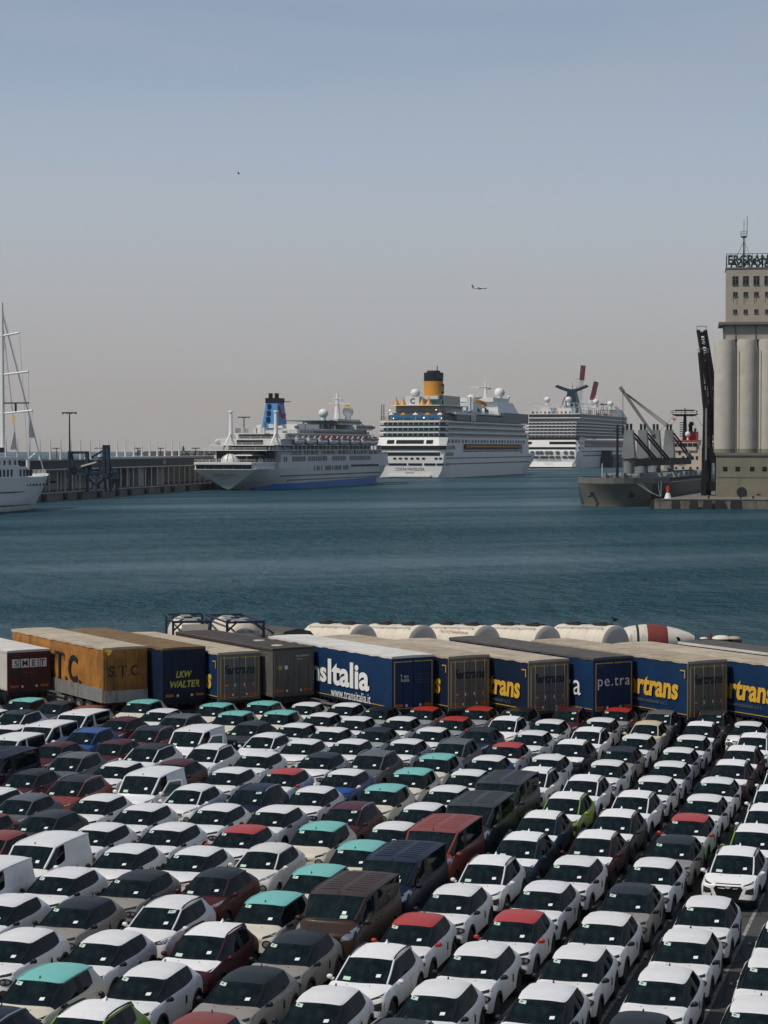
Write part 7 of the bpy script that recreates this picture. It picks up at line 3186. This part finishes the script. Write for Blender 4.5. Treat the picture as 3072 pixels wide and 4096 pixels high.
# ---------------------------------------------------------------- grain pier, silo and bulk carrier
PT = 2.4
pw0, pw1 = at(2617, 2035, 0), at(3090, 2037, 0)
b = MB()
back = Vector((pdir.x, pdir.y, 0))
e2 = pw1 + (pw1 - pw0) * 1.5
pts = [pw0, e2, e2 + back * 420, pw0 + back * 420]
b.prism([(p.x, p.y) for p in pts], -3, PT)
o = b.build('grain_pier', 'concrete')
tag(o, kind='structure')
wd = (pw1 - pw0).normalized()
wn_ = Vector((wd.y, -wd.x, 0))
WRZ = math.atan2(wd.y, wd.x)
b = MB()
pts = [pw0 + wn_ * .12, e2 + wn_ * .12, e2 - wn_ * .7, pw0 - wn_ * .7]
b.prism([(p.x, p.y) for p in pts], PT + .004, PT + .25)
o = b.build('pier_coping', 'concrete')
tag(o, kind='structure')
for k, (px, w) in enumerate(((2704, 2.2), (2775, 2.2), (2830, 2.3), (2876, 2.0), (2942, 2.6), (2608, .9))):
    p = at(px, 2036, 0)
    t = thing('pier_fender', 'black rubber fender on the grain pier wall', 'fender', (p.x + wn_.x * .7, p.y + wn_.y * .7, 0), WRZ, 'fenders on the grain pier')
    b = MB()
    b.box(-w / 2, w / 2, -.45, .45, -.6, 2.5)
    b.box(-w / 2 - .12, w / 2 + .12, -.4, .4, .3, 1.2)
    b.build('rubber_block', 'tyre_rubber', t)
t = thing('chain_net', 'sagging fender net between two black fenders on the pier', 'net', tuple(at(2909, 2030, .0) + wn_ * .3), WRZ)
b = MB()
for k in range(7):
    b.tube([(-1.6 + i * .4, 0, 2.2 - k * .22 - .25 * math.sin(math.pi * i / 8)) for i in range(9)], .03, 4)
for i in range(9):
    b.bar((-1.6 + i * .4, .01, 2.2), (-1.6 + i * .4, .01, .7), .04)
o = b.build('netting', 'tyre_rubber', t)
o['kind'] = 'stuff'
# red and white beacon
p = at(2672, 1994, PT)
t = thing('pier_beacon', 'red topped white beacon on the pier corner', 'beacon', p)
b = MB()
b.lathe([(1.05, 0), (.98, .15), (.55, 1.55)], n=20)
b.build('base', 'ship_white', t, smooth=40)
b = MB()
b.lathe([(.47, 1.55), (.47, 3.1), (.50, 3.12), (.50, 3.25), (.2, 3.27), (.2, 3.6), (.01, 3.62)], n=16)
b.build('column', 'beacon_red', t, smooth=40)
# mooring bollards and ropes
for k, px in enumerate((2640, 2832, 2960, 3010)):
    p = at(px, 1996, PT) + back * 1.5
    t = thing('mooring_bollard', ('iron bollard with mooring ropes by the beacon' if k == 0 else 'squat iron bollard near the edge of the grain pier'), 'bollard', (p.x, p.y, PT + .002), 0, 'bollards on the grain pier')
    b = MB()
    b.lathe([(.28, 0), (.22, .1), (.2, .5), (.32, .6), (.3, .72), (.01, .76)], n=12)
    b.build('post', 'steel_dark', t, smooth=40)

SD = 594.0
def sx_(px):
    return (px - CX) / F_PX * SD


def sz_(py, d=SD):
    return at_d(CX, py, d).z


# silo block
x0 = sx_(2866)
t = thing('grain_silo', 'tall beige grain silo with round concrete bins and rooftop letters', 'silo', (x0, SD, PT), math.radians(-8.5))
zb = sz_(1822) - PT
b = MB()
b.box(0, 40, 0, 28, 0, zb)
b.build('base_building', 'base_olive', t)
b = MB()
b.box(-.35, 40.3, -.35, 28.3, zb + .003, zb + .8)
b.build('base_ledge', 'tower_trim', t)
b = MB()
zz = sz_(1908) - PT
b.box(-.08, 40, -.10, .0, zz - .15, zz + .1)
b.build('string_course', 'tower_trim', t)
for px in (2900, 2949, 3006, 3055, 3105):
    x = sx_(px) - x0
    z = sz_(1876) - PT
    b = MB()
    b.box(x - .62, x + .62, -.06, .3, z - .65, z + .65)
    wo = b.build('window', 'ship_window', t)
    b = MB()
    b.box(x - .04, x + .04, -.10, -.06, z - .65, z + .65)
    b.box(x - .62, x - .045, -.10, -.06, z - .03, z + .03)
    b.box(x + .045, x + .62, -.10, -.06, z - .03, z + .03)
    b.build('window_bar', 'steel_dark', wo)
R = 3.02
zt = sz_(1358) - PT
for i in range(6):
    for j in range(2):
        cx_, cy_ = sx_(2898) - x0 + i * 6.15, 3.2 + j * 6.2
        b = MB()
        b.lathe([(R, zb + .8), (R, zt - .5), (R - .15, zt), (.01, zt + .1)], n=36, c=(cx_, cy_, 0))
        b.build('bin', 'silo_concrete', t, smooth=40)
        if j == 0:
            b = MB()
            b.lathe([(R + .03, zb + .802), (R + .03, zb + 1.9)], n=36, c=(cx_, cy_, 0))
            b.build('bin_foot', 'base_olive', t, smooth=40)
for i in (0, 1, 2):
    b = MB()
    x = sx_(2898) - x0 + i * 6.15 + 3.07
    b.tube([(x, .4, zb + .8), (x, .4, zt - 2)], .16, 6)
    b.build('drain_pipe', 'tower_trim', t)
# headhouse gallery above the bins
zg = sz_(1298) - PT
gx0 = sx_(2891) - x0
b = MB()
b.box(gx0, 40, 2.0, 18, zt, zg)
b.build('gallery', 'tower_beige', t)
for px in (2893, 2938, 3018):
    b = MB()
    x = sx_(px) - x0
    b.box(x - .2, x + .2, 1.82, 1.99, zt, zg)
    b.build('pilaster', 'tower_trim', t)
b = MB()
b.box(sx_(2872) - x0, 42, .6, 20, zg + .002, zg + .75)
b.build('gallery_roof', 'tower_trim', t)
for px in (2890, 2935, 3013, 3060):
    b = MB()
    x = sx_(px) - x0
    b.box(x - .3, x + .3, .9, 1.9, zg - .35, zg)
    b.build('roof_bracket', 'tower_trim', t)
b = MB()
b.box(sx_(3068) - x0, 40, 1.93, 2.5, zt + .2, zg - .6)
b.build('dark_opening', 'ship_window', t)
# tower
zr = sz_(1072) - PT
tx0 = sx_(2901) - x0
b = MB()
b.box(tx0, 36, 3.0, 17, zg + .75, zr)
b.build('tower', 'tower_beige', t)
b = MB()
b.box(tx0 - .2, 36.2, 2.8, 17.2, zr + .002, zr + .35)
b.build('parapet', 'tower_trim', t)
for row, (py, hw, hh_) in enumerate(((1120, .82, 1.25), (1174, .62, .58), (1244, .56, .56))):
    z = sz_(py) - PT
    for px in (2937, 2978, 3020, 3063, 3105):
        x = sx_(px) - x0
        b = MB()
        b.box(x - hw, x + hw, 2.93, 3.3, z - hh_, z + hh_)
        wo = b.build('window', 'ship_window', t)
        b = MB()
        b.box(x - .05, x + .05, 2.88, 2.928, z - hh_, z + hh_)
        if row == 0:
            b.box(x - hw, x - .055, 2.88, 2.928, z + .35, z + .43)
            b.box(x + .055, x + hw, 2.88, 2.928, z + .35, z + .43)
        b.build('window_bar', 'tower_trim', wo)
        b = MB()
        b.box(x - hw - .08, x + hw + .08, 2.80, 3.05, z - hh_ - .16, z - hh_ - .01)
        b.build('sill', 'tower_trim', wo)
        if row == 1:
            b = MB()
            for q in range(3):
                xx = x - hw + .15 + q * hw * .8
                ln = (1.6, .8, 2.2)[(q + int(px)) % 3]
                b.box(xx - .10, xx + .10, 2.985, 3.0, z - hh_ - .16 - ln, z - hh_ - .16)
            b.build('rust_streak', 'rust_stain', wo)
# rooftop sign on its frame
zs0, zs1 = sz_(1066) - PT, sz_(1014) - PT
b = MB()
for k in range(10):
    x = tx0 + .15 + k * 1.45
    b.bar((x, 3.1, zr), (x, 3.1, zs1 + .1), .14)
b.bar((tx0, 3.1, zs1 + .1), (tx0 + 14, 3.1, zs1 + .1), .14)
b.bar((tx0, 3.1, zs1 - .8), (tx0 + 14, 3.1, zs1 - .8), .10)
b.bar((tx0, 3.1, zs0 + .7), (tx0 + 14, 3.1, zs0 + .7), .12)
for k in range(8):
    b.bar((tx0 + .15, 3.1 + k * 1.8, zr), (tx0 + .15, 3.1 + k * 1.8, zs1 + .1), .14)
b.bar((tx0 + .15, 3.1, zs1 + .1), (tx0 + .15, 16, zs1 + .1), .14)
so = b.build('sign_frame', 'steel_dark', t)
put_text('ERGRANSA', so, 'letter_green', (tx0 + .4 + 7.6, 2.9, (zs0 + zs1) / 2 + .25), (1, 0, 0), (0, 0, 1), 2.75, 15.0, bold=.03, depth=.12)
put_text('ERGRANSA', so, 'letter_green', (tx0 + 1.0 + 7.6, 6.5, (zs0 + zs1) / 2 - .35), (-1, 0, 0), (0, 0, 1), 2.75, 15.0, bold=.03, depth=.12)
# roof mast with basket
mx = sx_(2971) - x0
zm = sz_(888) - PT
b = MB()
b.tube([(mx, 6, zr), (mx, 6, zm - 4.0)], .26, 8, r1=.18)
b.tube([(mx, 6, zm - 4), (mx, 6, zm + 1.2)], .07, 6)
b.tube([(mx + .9, 6, zm - 3), (mx + .9, 6, zm + 2.2)], .08, 6)
b.bar((mx, 6, zm - 5), (mx - 2.6, 6, zr + 2.5), .12)
b.bar((mx, 6, zm - 5), (mx + 2.6, 9, zr + 2.5), .06)
for k in range(22):
    b.bar((mx + .32, 6, zr + .8 + k * .42), (mx + .55, 6, zr + .8 + k * .42), .05)
b.bar((mx + .55, 6, zr + .5), (mx + .55, 6, zr + 10), .05)
mo = b.build('roof_mast', 'steel_dark', t)
b = MB()
b.lathe([(.6, zm - 4.0), (.95, zm - 3.7), (.95, zm - 3.6)], n=10, c=(mx, 6, 0))
for k in range(8):
    a = k * math.pi / 4
    b.bar((mx + .95 * math.cos(a), 6 + .95 * math.sin(a), zm - 3.6), (mx + .95 * math.cos(a), 6 + .95 * math.sin(a), zm - 2.2), .06)
for z in (zm - 2.9, zm - 2.2):
    for k in range(8):
        a, a2 = k * math.pi / 4, (k + 1) * math.pi / 4
        b.bar((mx + .95 * math.cos(a), 6 + .95 * math.sin(a), z), (mx + .95 * math.cos(a2), 6 + .95 * math.sin(a2), z), .05)
b.build('mast_basket', 'steel_dark', mo)
# things at the foot of the silo wall
p = at(2898, 1978, PT)
tt = thing('leaning_tyre', 'huge black tyre leaning against the silo base', 'tyre', (p.x, SD - 1.0, PT), math.radians(-2))
b = MB()
b.lathe([(.7, -.4), (1.25, -.45), (1.42, -.3), (1.42, .3), (1.25, .45), (.7, .4)], n=28, axis='y', c=(0, 0, 1.42))
b.lathe([(.30, -.25), (.45, -.15), (.45, .2), (.30, .25)], n=18, axis='y', c=(0, 0, 1.42))
b.build('tread', 'tyre_rubber', tt, smooth=40)
for k, px in enumerate((2966, 3007, 3038)):
    p = at(px, 1978, PT)
    tt = thing('steel_trestle', ('low steel trestle by the silo wall', 'low steel trestle between two others by the silo wall', 'low steel trestle with a short upright by the silo wall')[k], 'trestle', (p.x, SD - 1.6, PT))
    b = MB()
    b.box(-.85, .85, -.25, .25, .62, .85)
    b.build('top_beam', 'steel_dark', tt)
    for sx2 in (-.6, .6):
        b = MB()
        b.bar((sx2, 0, .62), (sx2 * 1.2, 0, 0), .16)
        b.build('leg', 'steel_dark', tt)
    if k == 2:
        b = MB()
        b.bar((-.3, 0, .85), (-.3, 0, 1.5), .1)
        b.bar((.3, 0, .85), (.3, 0, 1.4), .1)
        b.build('upright', 'steel_dark', tt)

# ship loaders: dark lattice booms raised beside the silo
LD = 612.0
def lx(px):
    return (px - CX) / F_PX * LD


def lz(py):
    return at_d(CX, py, LD).z - PT


def lattice(b, p0, p1, w, d, n, th):
    p0, p1 = Vector(p0), Vector(p1)
    X = Vector((1, 0, 0))
    Y = Vector((0, 1, 0))
    cor = [X * w / 2 + Y * d / 2, -X * w / 2 + Y * d / 2, -X * w / 2 - Y * d / 2, X * w / 2 - Y * d / 2]
    for c_ in cor:
        b.bar(p0 + c_, p1 + c_, th)
    for i in range(n):
        a0, a1 = p0.lerp(p1, i / n), p0.lerp(p1, (i + 1) / n)
        for k in range(4):
            c0, c1 = cor[k], cor[(k + 1) % 4]
            b.bar(a0 + c0, a0 + c1, th * .6)
            if i % 2:
                b.bar(a0 + c0, a1 + c1, th * .5)
            else:
                b.bar(a0 + c1, a1 + c0, th * .5)


lx0 = lx(2850)
for k, (tx, ty, bx, by, label) in enumerate(((2810, 1318, 2858, 1600, 'taller dark lattice loading boom raised beside the silo'), (2804, 1412, 2835, 1740, 'shorter dark lattice loading boom leaning in front of the taller one'))):
    dd = 3.0 * (1 - 2 * k)
    t = thing('ship_loader', label, 'loader', (lx0, LD + dd, PT), 0, 'ship loaders by the silo')
    b = MB()
    lattice(b, (lx(bx) - lx0, 0, lz(by)), (lx(tx) - lx0, 0, lz(ty)), 2.4, 2.2, 13, .42)
    b.build('boom', 'steel_dark', t)
    b = MB()
    for q in (-1.0, 1.0):
        b.bar((lx(bx) - lx0 + q, .2, lz(by)), (lx(tx) - lx0 + q, .2, lz(ty)), .40, 1.0)
    for i in range(6):
        v = Vector((lx(bx) - lx0, .1, lz(by))).lerp(Vector((lx(tx) - lx0, .1, lz(ty))), .1 + i * .17)
        b.box(v.x - 1, v.x + 1, -.5, .7, v.z - .35, v.z + .35)
    b.build('conveyor', 'steel_dark', t)
    b = MB()
    v = Vector((lx(tx) - lx0, 0, lz(ty)))
    rx = 1.35
    for s1, s2 in (((-rx, -1.2), (rx, -1.2)), ((rx, -1.2), (rx, 1.2)), ((rx, 1.2), (-rx, 1.2)), ((-rx, 1.2), (-rx, -1.2))):
        b.bar(v + Vector((*s1, 1.1)), v + Vector((*s2, 1.1)), .1)
        b.bar(v + Vector((*s1, 0)), v + Vector((*s1, 1.1)), .1)
    b.build('top_rail', 'alu', t)
    b = MB()
    for q in (-2.2, 2.2):
        for yy in (-2.4, 2.4):
            b.bar((q + 1.5 - 2.4 * k, yy, 0), (q * .6 + 1.2 - 2.4 * k, yy, lz(1560 + 40 * k)), .7)
    lattice(b, (1.2 - 2.4 * k, 0, lz(1850)), (1.2 - 2.4 * k, 0, lz(1500 + 60 * k)), 2.8, 2.6, 9, .45)
    b.box(-2.4, 3.2 - 2.4 * k, -2.6, 2.6, lz(1850), lz(1790))
    b.box(-2.8, 3.4 - 2.4 * k, -2.2, 2.2, lz(1960), lz(1925))
    b.build('gantry', 'steel_dark', t)
    b = MB()
    xx = lx(2834 if k == 0 else 2812) - lx0
    b.tube([(xx, -2.9, lz(1840)), (xx, -2.9, lz(1545 + 90 * k))], .42 if k == 0 else .3, 10)
    b.build('spout', 'silo_concrete' if k == 0 else 'crane_grey', t, smooth=40)

# ---------------------------------------------------------------- bulk carrier
# bow towards the camera: local x runs from the bow aft, along the pier
bowp = at(2446, 2026, 0)
t_bulk = t = thing('bulk_carrier', 'grey bulk carrier with four deck cranes moored at the grain pier', 'cargo ship', bowp, PRZ)
B = 12.6
st = []
st.append(([.6, .3, -.4, -1.6, -2.8], [(.15, -1), (.3, .8), (.5, 3.2), (.8, 6.0), (1.1, 8.4)]))
for x, wf, wt in ((.9, .20, .30), (2.2, .36, .50), (4.5, .54, .68), (8, .72, .84), (13, .88, .95), (20, .97, 1.0), (30, 1, 1), (165, 1, 1), (178, .7, .96), (184, .3, .86)):
    top = 8.4 if x < 30 else 8.2
    fl_ = max(0.0, 1 - x / 20)
    st.append(([x, x - .2 * fl_, x - .9 * fl_, x - 2.0 * fl_, x - 3.2 * fl_], [(B * wf, -1), (B * (wf * .9 + wt * .1), .8), (B * (wf * .55 + wt * .45), 3.2), (B * (wf * .2 + wt * .8), 6.0), (B * wt, top)]))
ho = hull(t, 'hull', 'bulker_hull', st)
# bow flare and forecastle bulwark, coloured paler to paint in the sunlight there
st2 = []
for xs, sec in st[:5]:
    st2.append(([x - .05 for x in xs], [(y + .05, z) for y, z in sec]))
hull(t, 'lit_bow_plating', 'bulker_bow_lit', st2)
bt = []
for (xs, sec) in st[:8]:
    bt.append(([xs[0] - .07, xs[1] - .07], [(sec[0][0] + .07, -1), (sec[1][0] + .06, .38)]))
hull(t, 'boot_topping', 'rust_stain', bt)
b = MB()
hp = [(xs[4], sec[4][0]) for xs, sec in st[:7]] + [(24, B)]
pl = [(x, -y) for x, y in hp] + [(x, y) for x, y in hp[::-1]]
n = len(pl)
vs = [(x, y, 8.2) for x, y in pl] + [(x, y, 9.9) for x, y in pl] + [(x + .4 if x < 20 else x, y * .97, 9.9) for x, y in pl] + [(x + .4 if x < 20 else x, y * .97, 8.42) for x, y in pl]
fs = []
for i in range(n):
    j = (i + 1) % n
    fs += [(i, j, n + j, n + i), (n + i, n + j, 2 * n + j, 2 * n + i), (2 * n + i, 2 * n + j, 3 * n + j, 3 * n + i)]
b.add(vs, fs)
b.build('bulwark', 'bulker_bow_lit', t)
for y in (-2.4, 3.6):
    pass
for sx2, yy, xx in ((1, 4.9, 1.1), (-1, -4.9, 1.1)):
    b = MB()
    b.sphere((xx, yy, 5.6), .75, n=10, m=6)
    b.tube([(xx, yy, 5.6), (xx - .6, yy + sx2 * .7, 5.2)], .5, 8)
    b.build('hawse_bolster', 'bulker_bow_lit', t, smooth=50)
    b = MB()
    b.bar((xx - .8, yy + sx2 * .9, 5.2), (xx - .8, yy + sx2 * .9, 3.4), .45)
    b.bar((xx - .8, yy + sx2 * .9 - .9, 3.9), (xx - .8, yy + sx2 * .9 + .9, 3.5), .5)
    b.build('anchor', 'steel_dark', t)
# deck, hatches
for i in range(6):
    x = 32.5 + i * 18.6
    b = MB()
    b.box(x, x + 16.4, -7.0, 7.0, 8.2, 9.0)
    co_ = b.build('hatch_coaming', 'steel_dark', t)
    for k in range(2):
        xa = x - .5 + k * 8.4
        for sd in (1, -1):
            b = MB()
            b.add([(xa, sd * 7.3, 9.02), (xa + 7.8, sd * 7.3, 9.02), (xa + 3.9, sd * 7.3, 10.9), (xa, sd * .2, 9.02), (xa + 7.8, sd * .2, 9.02), (xa + 3.9, sd * .2, 10.9)], [(0, 1, 2), (5, 4, 3), (0, 3, 4, 1), (1, 4, 5, 2), (2, 5, 3, 0)])
            b.build('hatch_cover', 'hatch_grey', t)
rail(t, [(24, -B + .3), (150, -B + .3)], 8.4, 1.1, 'steel_dark', 3)
rail(t, [(24, B - .3), (150, B - .3)], 8.4, 1.1, 'steel_dark', 3)
b = MB()
b.tube([(9, 0, 9), (9, 0, 23.0)], .42, 8, r1=.3)
b.box(8.7, 9.3, -.6, .6, 21.0, 21.4)
b.build('foremast', 'steel_dark', t)
b = MB()
b.tube([(4.5, 3.5, 9.9), (4.5, 3.5, 14.0)], .12, 6)
b.build('jackstaff', 'ship_white', t)
for k in range(9):
    b = MB()
    x, y = 7 + (k * 5 % 12), -6 + (k * 7 % 13)
    b.box(x, x + 1.6, y, y + 1.2, 8.4, 10.4 + (k % 3) * .5)
    b.lathe([(.5, 0), (.5, 1.6)], n=10, axis='y', c=(x + .8, y - .2, 10.5))
    b.build('windlass', 'crane_grey', t)


# four cranes
def bpos(px, x):
    """sideways place on the ship of photo column px for a spot x metres aft of the bow"""
    u = (px - CX) / F_PX
    o_ = Vector(bowp)
    a = pdir
    sdv = Vector((-pdir.y, pdir.x, 0))
    # (o + a x + s y).x = u * (o + a x + s y).y
    return (u * (o_.y + a.y * x) - (o_.x + a.x * x)) / (sdv.x - u * sdv.y)


# crane columns stand on the centre line: find x for y = 0
def bx(px):
    u = (px - CX) / F_PX
    return (u * bowp.y - bowp.x) / (pdir.x - u * pdir.y)


CRX = [29.0, 53.0, 77.0, 104.0]
CPX = [2516, 2571, 2622, 2676]
for k in range(4):
    x = max(24, bx(CPX[k])) if False else CRX[k]
    y = bpos(CPX[k], x)
    d = (bowp + pdir * x).y
    topz = at_d(CPX[k], 1720, d).z
    midz = at_d(CPX[k], 1812, d).z
    y = max(-8.0, min(8.0, y))
    b = MB()
    w = 1.85
    b.prism([(x - w, y - w), (x + w, y - w), (x + w, y + w), (x - w, y + w)], midz + .2, topz, [(x - w * .72, y - w * .66), (x + w * .72, y - w * .66), (x + w * .72, y + w * .66), (x - w * .72, y + w * .66)])
    ho_ = b.build('crane_house', 'crane_grey', t)
    b = MB()
    b.lathe([(1.62, 8.0), (1.58, midz - .2), (2.1, midz), (2.1, midz + .2)], n=20, c=(x, y, 0))
    b.build('crane_column', 'crane_grey', t, smooth=40)
    b = MB()
    for q in (-.55, .55):
        b.box(x - .5, x + .5, y + q - .3, y + q + .3, topz - .05, topz + 1.3)
        b.lathe([(.6, -.3), (.6, .3)], n=12, axis='y', c=(x, y + q, topz + 1.3))
    b.build('sheave_head', 'steel_dark', ho_)
    if k == 2:
        ja = Vector((x - 1.5, y + .6, topz - 1.5))
        tipw = at_d(2492, 1565, d)
        tip = Vector((0, 0, 0))
        rel = tipw - Vector(bowp)
        tip = Vector((rel.dot(pdir), rel.dot(Vector((-pdir.y, pdir.x, 0))), rel.z))
        b = MB()
        b.bar(ja, tip, 1.25, 1.0)
        b.bar(tip, tip + (tip - ja).normalized() * 1.6, 1.7, 1.2)
        b.build('jib', 'crane_grey', ho_)
        b = MB()
        b.tube([tip, (tip.x, tip.y, topz + 1.0)], .09, 5)
        b.tube([(tip.x, tip.y, topz + 1.0), (tip.x, tip.y, topz - 1.2)], .28, 6)
        nx = CRX[3]
        ny = max(-8, min(8, bpos(CPX[3], nx)))
        for q in (-.9, -.3, .4, 1.0):
            b.tube([tip + Vector((0, q * .3, 0)), (nx, ny + q, topz + 1.2)], .08, 5)
        b.build('hoist_wire', 'steel_dark', ho_)
    else:
        ja = Vector((x + 1.2, y - .8, topz - 1.0))
        # stowed jib sloping down aft
        je = Vector((x + 20, y - 4.5, midz - .2))
        b = MB()
        for q in (-.5, .5):
            b.bar(ja + Vector((0, q, 0)), je + Vector((0, q, 0)), .42)
        b.build('jib', 'steel_dark', ho_)
b = MB()
y0, y3 = bpos(CPX[0], CRX[0]), bpos(CPX[3], CRX[3])
d = (bowp + pdir * 58).y
zz = at_d(2600, 1822, d).z
b.bar((CRX[0] + 1.5, 0, zz), (CRX[3] + 14, -5, zz), 1.1, 1.6)
b.bar((CRX[0] + 1.5, -1, zz - 3.5), (CRX[3] + 14, -6, zz - 3.0), .5, .6)
b.build('stowed_jib', 'steel_dark', t)
for k, (x, y, z) in enumerate(((58, -4, 12.0), (74, -5, 12.2), (112, -5.5, 15.5))):
    b = MB()
    b.sphere((x, y, z), .75, n=10, m=7, sz=1.3)
    b.tube([(x, y, z), (x, y, zz)], .07, 5)
    b.build('hook_block', 'tower_trim', t, smooth=50)
# accommodation
hx = 146.0
hd = (bowp + pdir * hx).y
def hz(py):
    return at_d(2760, py, hd).z


def hy(px):
    return bpos(px, hx)


yl, yr = hy(2620), hy(2828)
b = MB()
b.box(hx, hx + 16, yr, yl, 8.2, hz(1775))
b.build('accommodation', 'house_cream', t)
b = MB()
b.box(hx - .5, hx + 12, hy(2785), hy(2690), hz(1790), hz(1762))
b.build('bridge', 'house_cream', t)
b = MB()
b.box(hx - .7, hx + 12.2, hy(2786), hy(2689), hz(1762) + .003, hz(1758))
b.build('bridge_roof', 'beacon_red', t)
for k in range(5):
    pa = 2692 + k * 20
    b = MB()
    b.box(hx - .62, hx - .3, hy(pa + 17), hy(pa), hz(1778), hz(1768))
    b.build('bridge_window', 'ship_window', t)
for px, py in ((2718, 1797), (2732, 1811), (2770, 1811), (2787, 1811), (2704, 1847), (2732, 1847), (2761, 1847), (2789, 1847), (2704, 1883), (2732, 1883), (2790, 1883)):
    b = MB()
    y = hy(px)
    b.box(hx - .12, hx + .2, y - .36, y + .36, hz(py) - .42, hz(py) + .42)
    b.build('window', 'ship_window', t)
put_text('FIRST', t, 'print_dark', (hx - .14, hy(2728), hz(1833)), (0, -1, 0), (0, 0, 1), .62, 2.6)
b = MB()
ym = hy(2732)
b.tube([(hx + 4, ym, hz(1758)), (hx + 4, ym, hz(1662))], .85, 8, r1=.5)
b.prism([(hx + 2, ym - 3.0), (hx + 6, ym - 3.0), (hx + 6, ym + 3.0), (hx + 2, ym + 3.0)], hz(1664), hz(1656), [(hx + 1, ym - 4.4), (hx + 7, ym - 4.4), (hx + 7, ym + 4.4), (hx + 1, ym + 4.4)])
b.bar((hx + 3, ym - 3.4, hz(1641)), (hx + 3, ym + 3.4, hz(1641)), .5)
b.tube([(hx + 4, ym, hz(1656)), (hx + 4, ym, hz(1630))], .2, 6)
for q in (-4.2, 4.2):
    b.tube([(hx + 4, ym + q, hz(1656)), (hx + 4, ym + q, hz(1640))], .12, 6)
for k in range(7):
    b.bar((hx + 4, ym, hz(1690 + k * 9)), (hx + 4, ym + 1.8, hz(1690 + k * 9)), .3)
b.build('radar_mast', 'steel_dark', t)
rail(t, [(hx + 1, ym - 4.4), (hx + 1, ym + 4.4)], hz(1656), 1.2, 'steel_dark', 1.5)
b = MB()
yf = hy(2745)
b.box(hx + 8, hx + 14, yf - 2.2, yf + 2.6, hz(1765), hz(1726))
fo = b.build('funnel', 'beacon_red', t)
b = MB()
b.tube([(hx + 10, yf, hz(1726)), (hx + 10, yf, hz(1698)), (hx + 9, yf - .5, hz(1694))], .85, 10)
b.tube([(hx + 10, yf - 1.6, hz(1726)), (hx + 10, yf - 1.6, hz(1712))], .35, 8)
b.build('exhaust', 'funnel_black', fo)
b = MB()
yd = hy(2747)
b.sphere((hx + 2, yd, hz(1737)), .95, n=14, m=9, sz=1.1)
b.tube([(hx + 2, yd, hz(1758)), (hx + 2, yd, hz(1742))], .35, 8)
b.build('satellite_dome', 'ship_white', t, smooth=50)
b = MB()
yy = hy(2692)
b.slab([(yy, hz(1668)), (yy + .3, hz(1680)), (yy - .9, hz(1682)), (yy - .4, hz(1672))], 0, hx, hx + .1)
b.build('ensign', 'boat_red', t)
for q in (-10, -6, 7, 11):
    b = MB()
    b.tube([(hx + 4, ym + q * .35, hz(1660)), (hx + 1, ym + q, hz(1758))], .05, 4)
    b.build('stay_wire', 'steel_dark', t)
# mooring lines to the pier
bol = at(2640, 1994, PT) + back * 1.5
for k, (px, py, m_) in enumerate(((2412, 1922, 'rope_grey'), (2420, 1930, 'rope_blue'), (2498, 1922, 'rope_blue'), (2506, 1922, 'rope_grey'))):
    lx_, ly_ = ((.5, -6.6), (1.5, -7.6), (9.0, -11.6), (11.0, -12.2))[k]
    p0 = Vector(bowp) + pdir * lx_ + Vector((-pdir.y, pdir.x, 0)) * ly_ + Vector((0, 0, 7.0))
    p1 = bol + Vector((0, 0, .5))
    tt = thing('mooring_rope', ('pale mooring rope from the bulk carrier bow to the pier bollard', 'blue mooring rope from the bulk carrier bow to the pier bollard', 'blue mooring rope from the bulk carrier shoulder to the pier bollard', 'pale mooring rope from the bulk carrier shoulder to the pier bollard')[k], 'rope', (0, 0, 0), 0, 'mooring ropes of the bulk carrier')
    b = MB()
    b.tube([p0.lerp(p1, i / 14) - Vector((0, 0, (.5 + .2 * k) * math.sin(math.pi * i / 14))) for i in range(15)], .07, 5)
    b.build('strand', m_, tt)

fit_heights(t_bulk, [(-3, -3), (0, 0), (8.4, 6.5), (9.9, 8.1), (13, 10.6), (18, 17.5), (20, 20), (90, 90)])

# ---------------------------------------------------------------- sea haze
m, n, l, p = node_mat('haze_air')
n.remove(p)
pv = n.new('ShaderNodeVolumePrincipled')
pv.inputs['Color'].default_value = (.86, .90, .95, 1)
pv.inputs['Density'].default_value = 3.5e-5
pv.inputs['Anisotropy'].default_value = .2
l.new(pv.outputs[0], n['Material Output'].inputs['Volume'])
b = MB()
b.box(-9000, 9000, -9000, 9000, -4.0, 440)
o = b.build('haze', 'haze_air')
tag(o, kind='stuff')
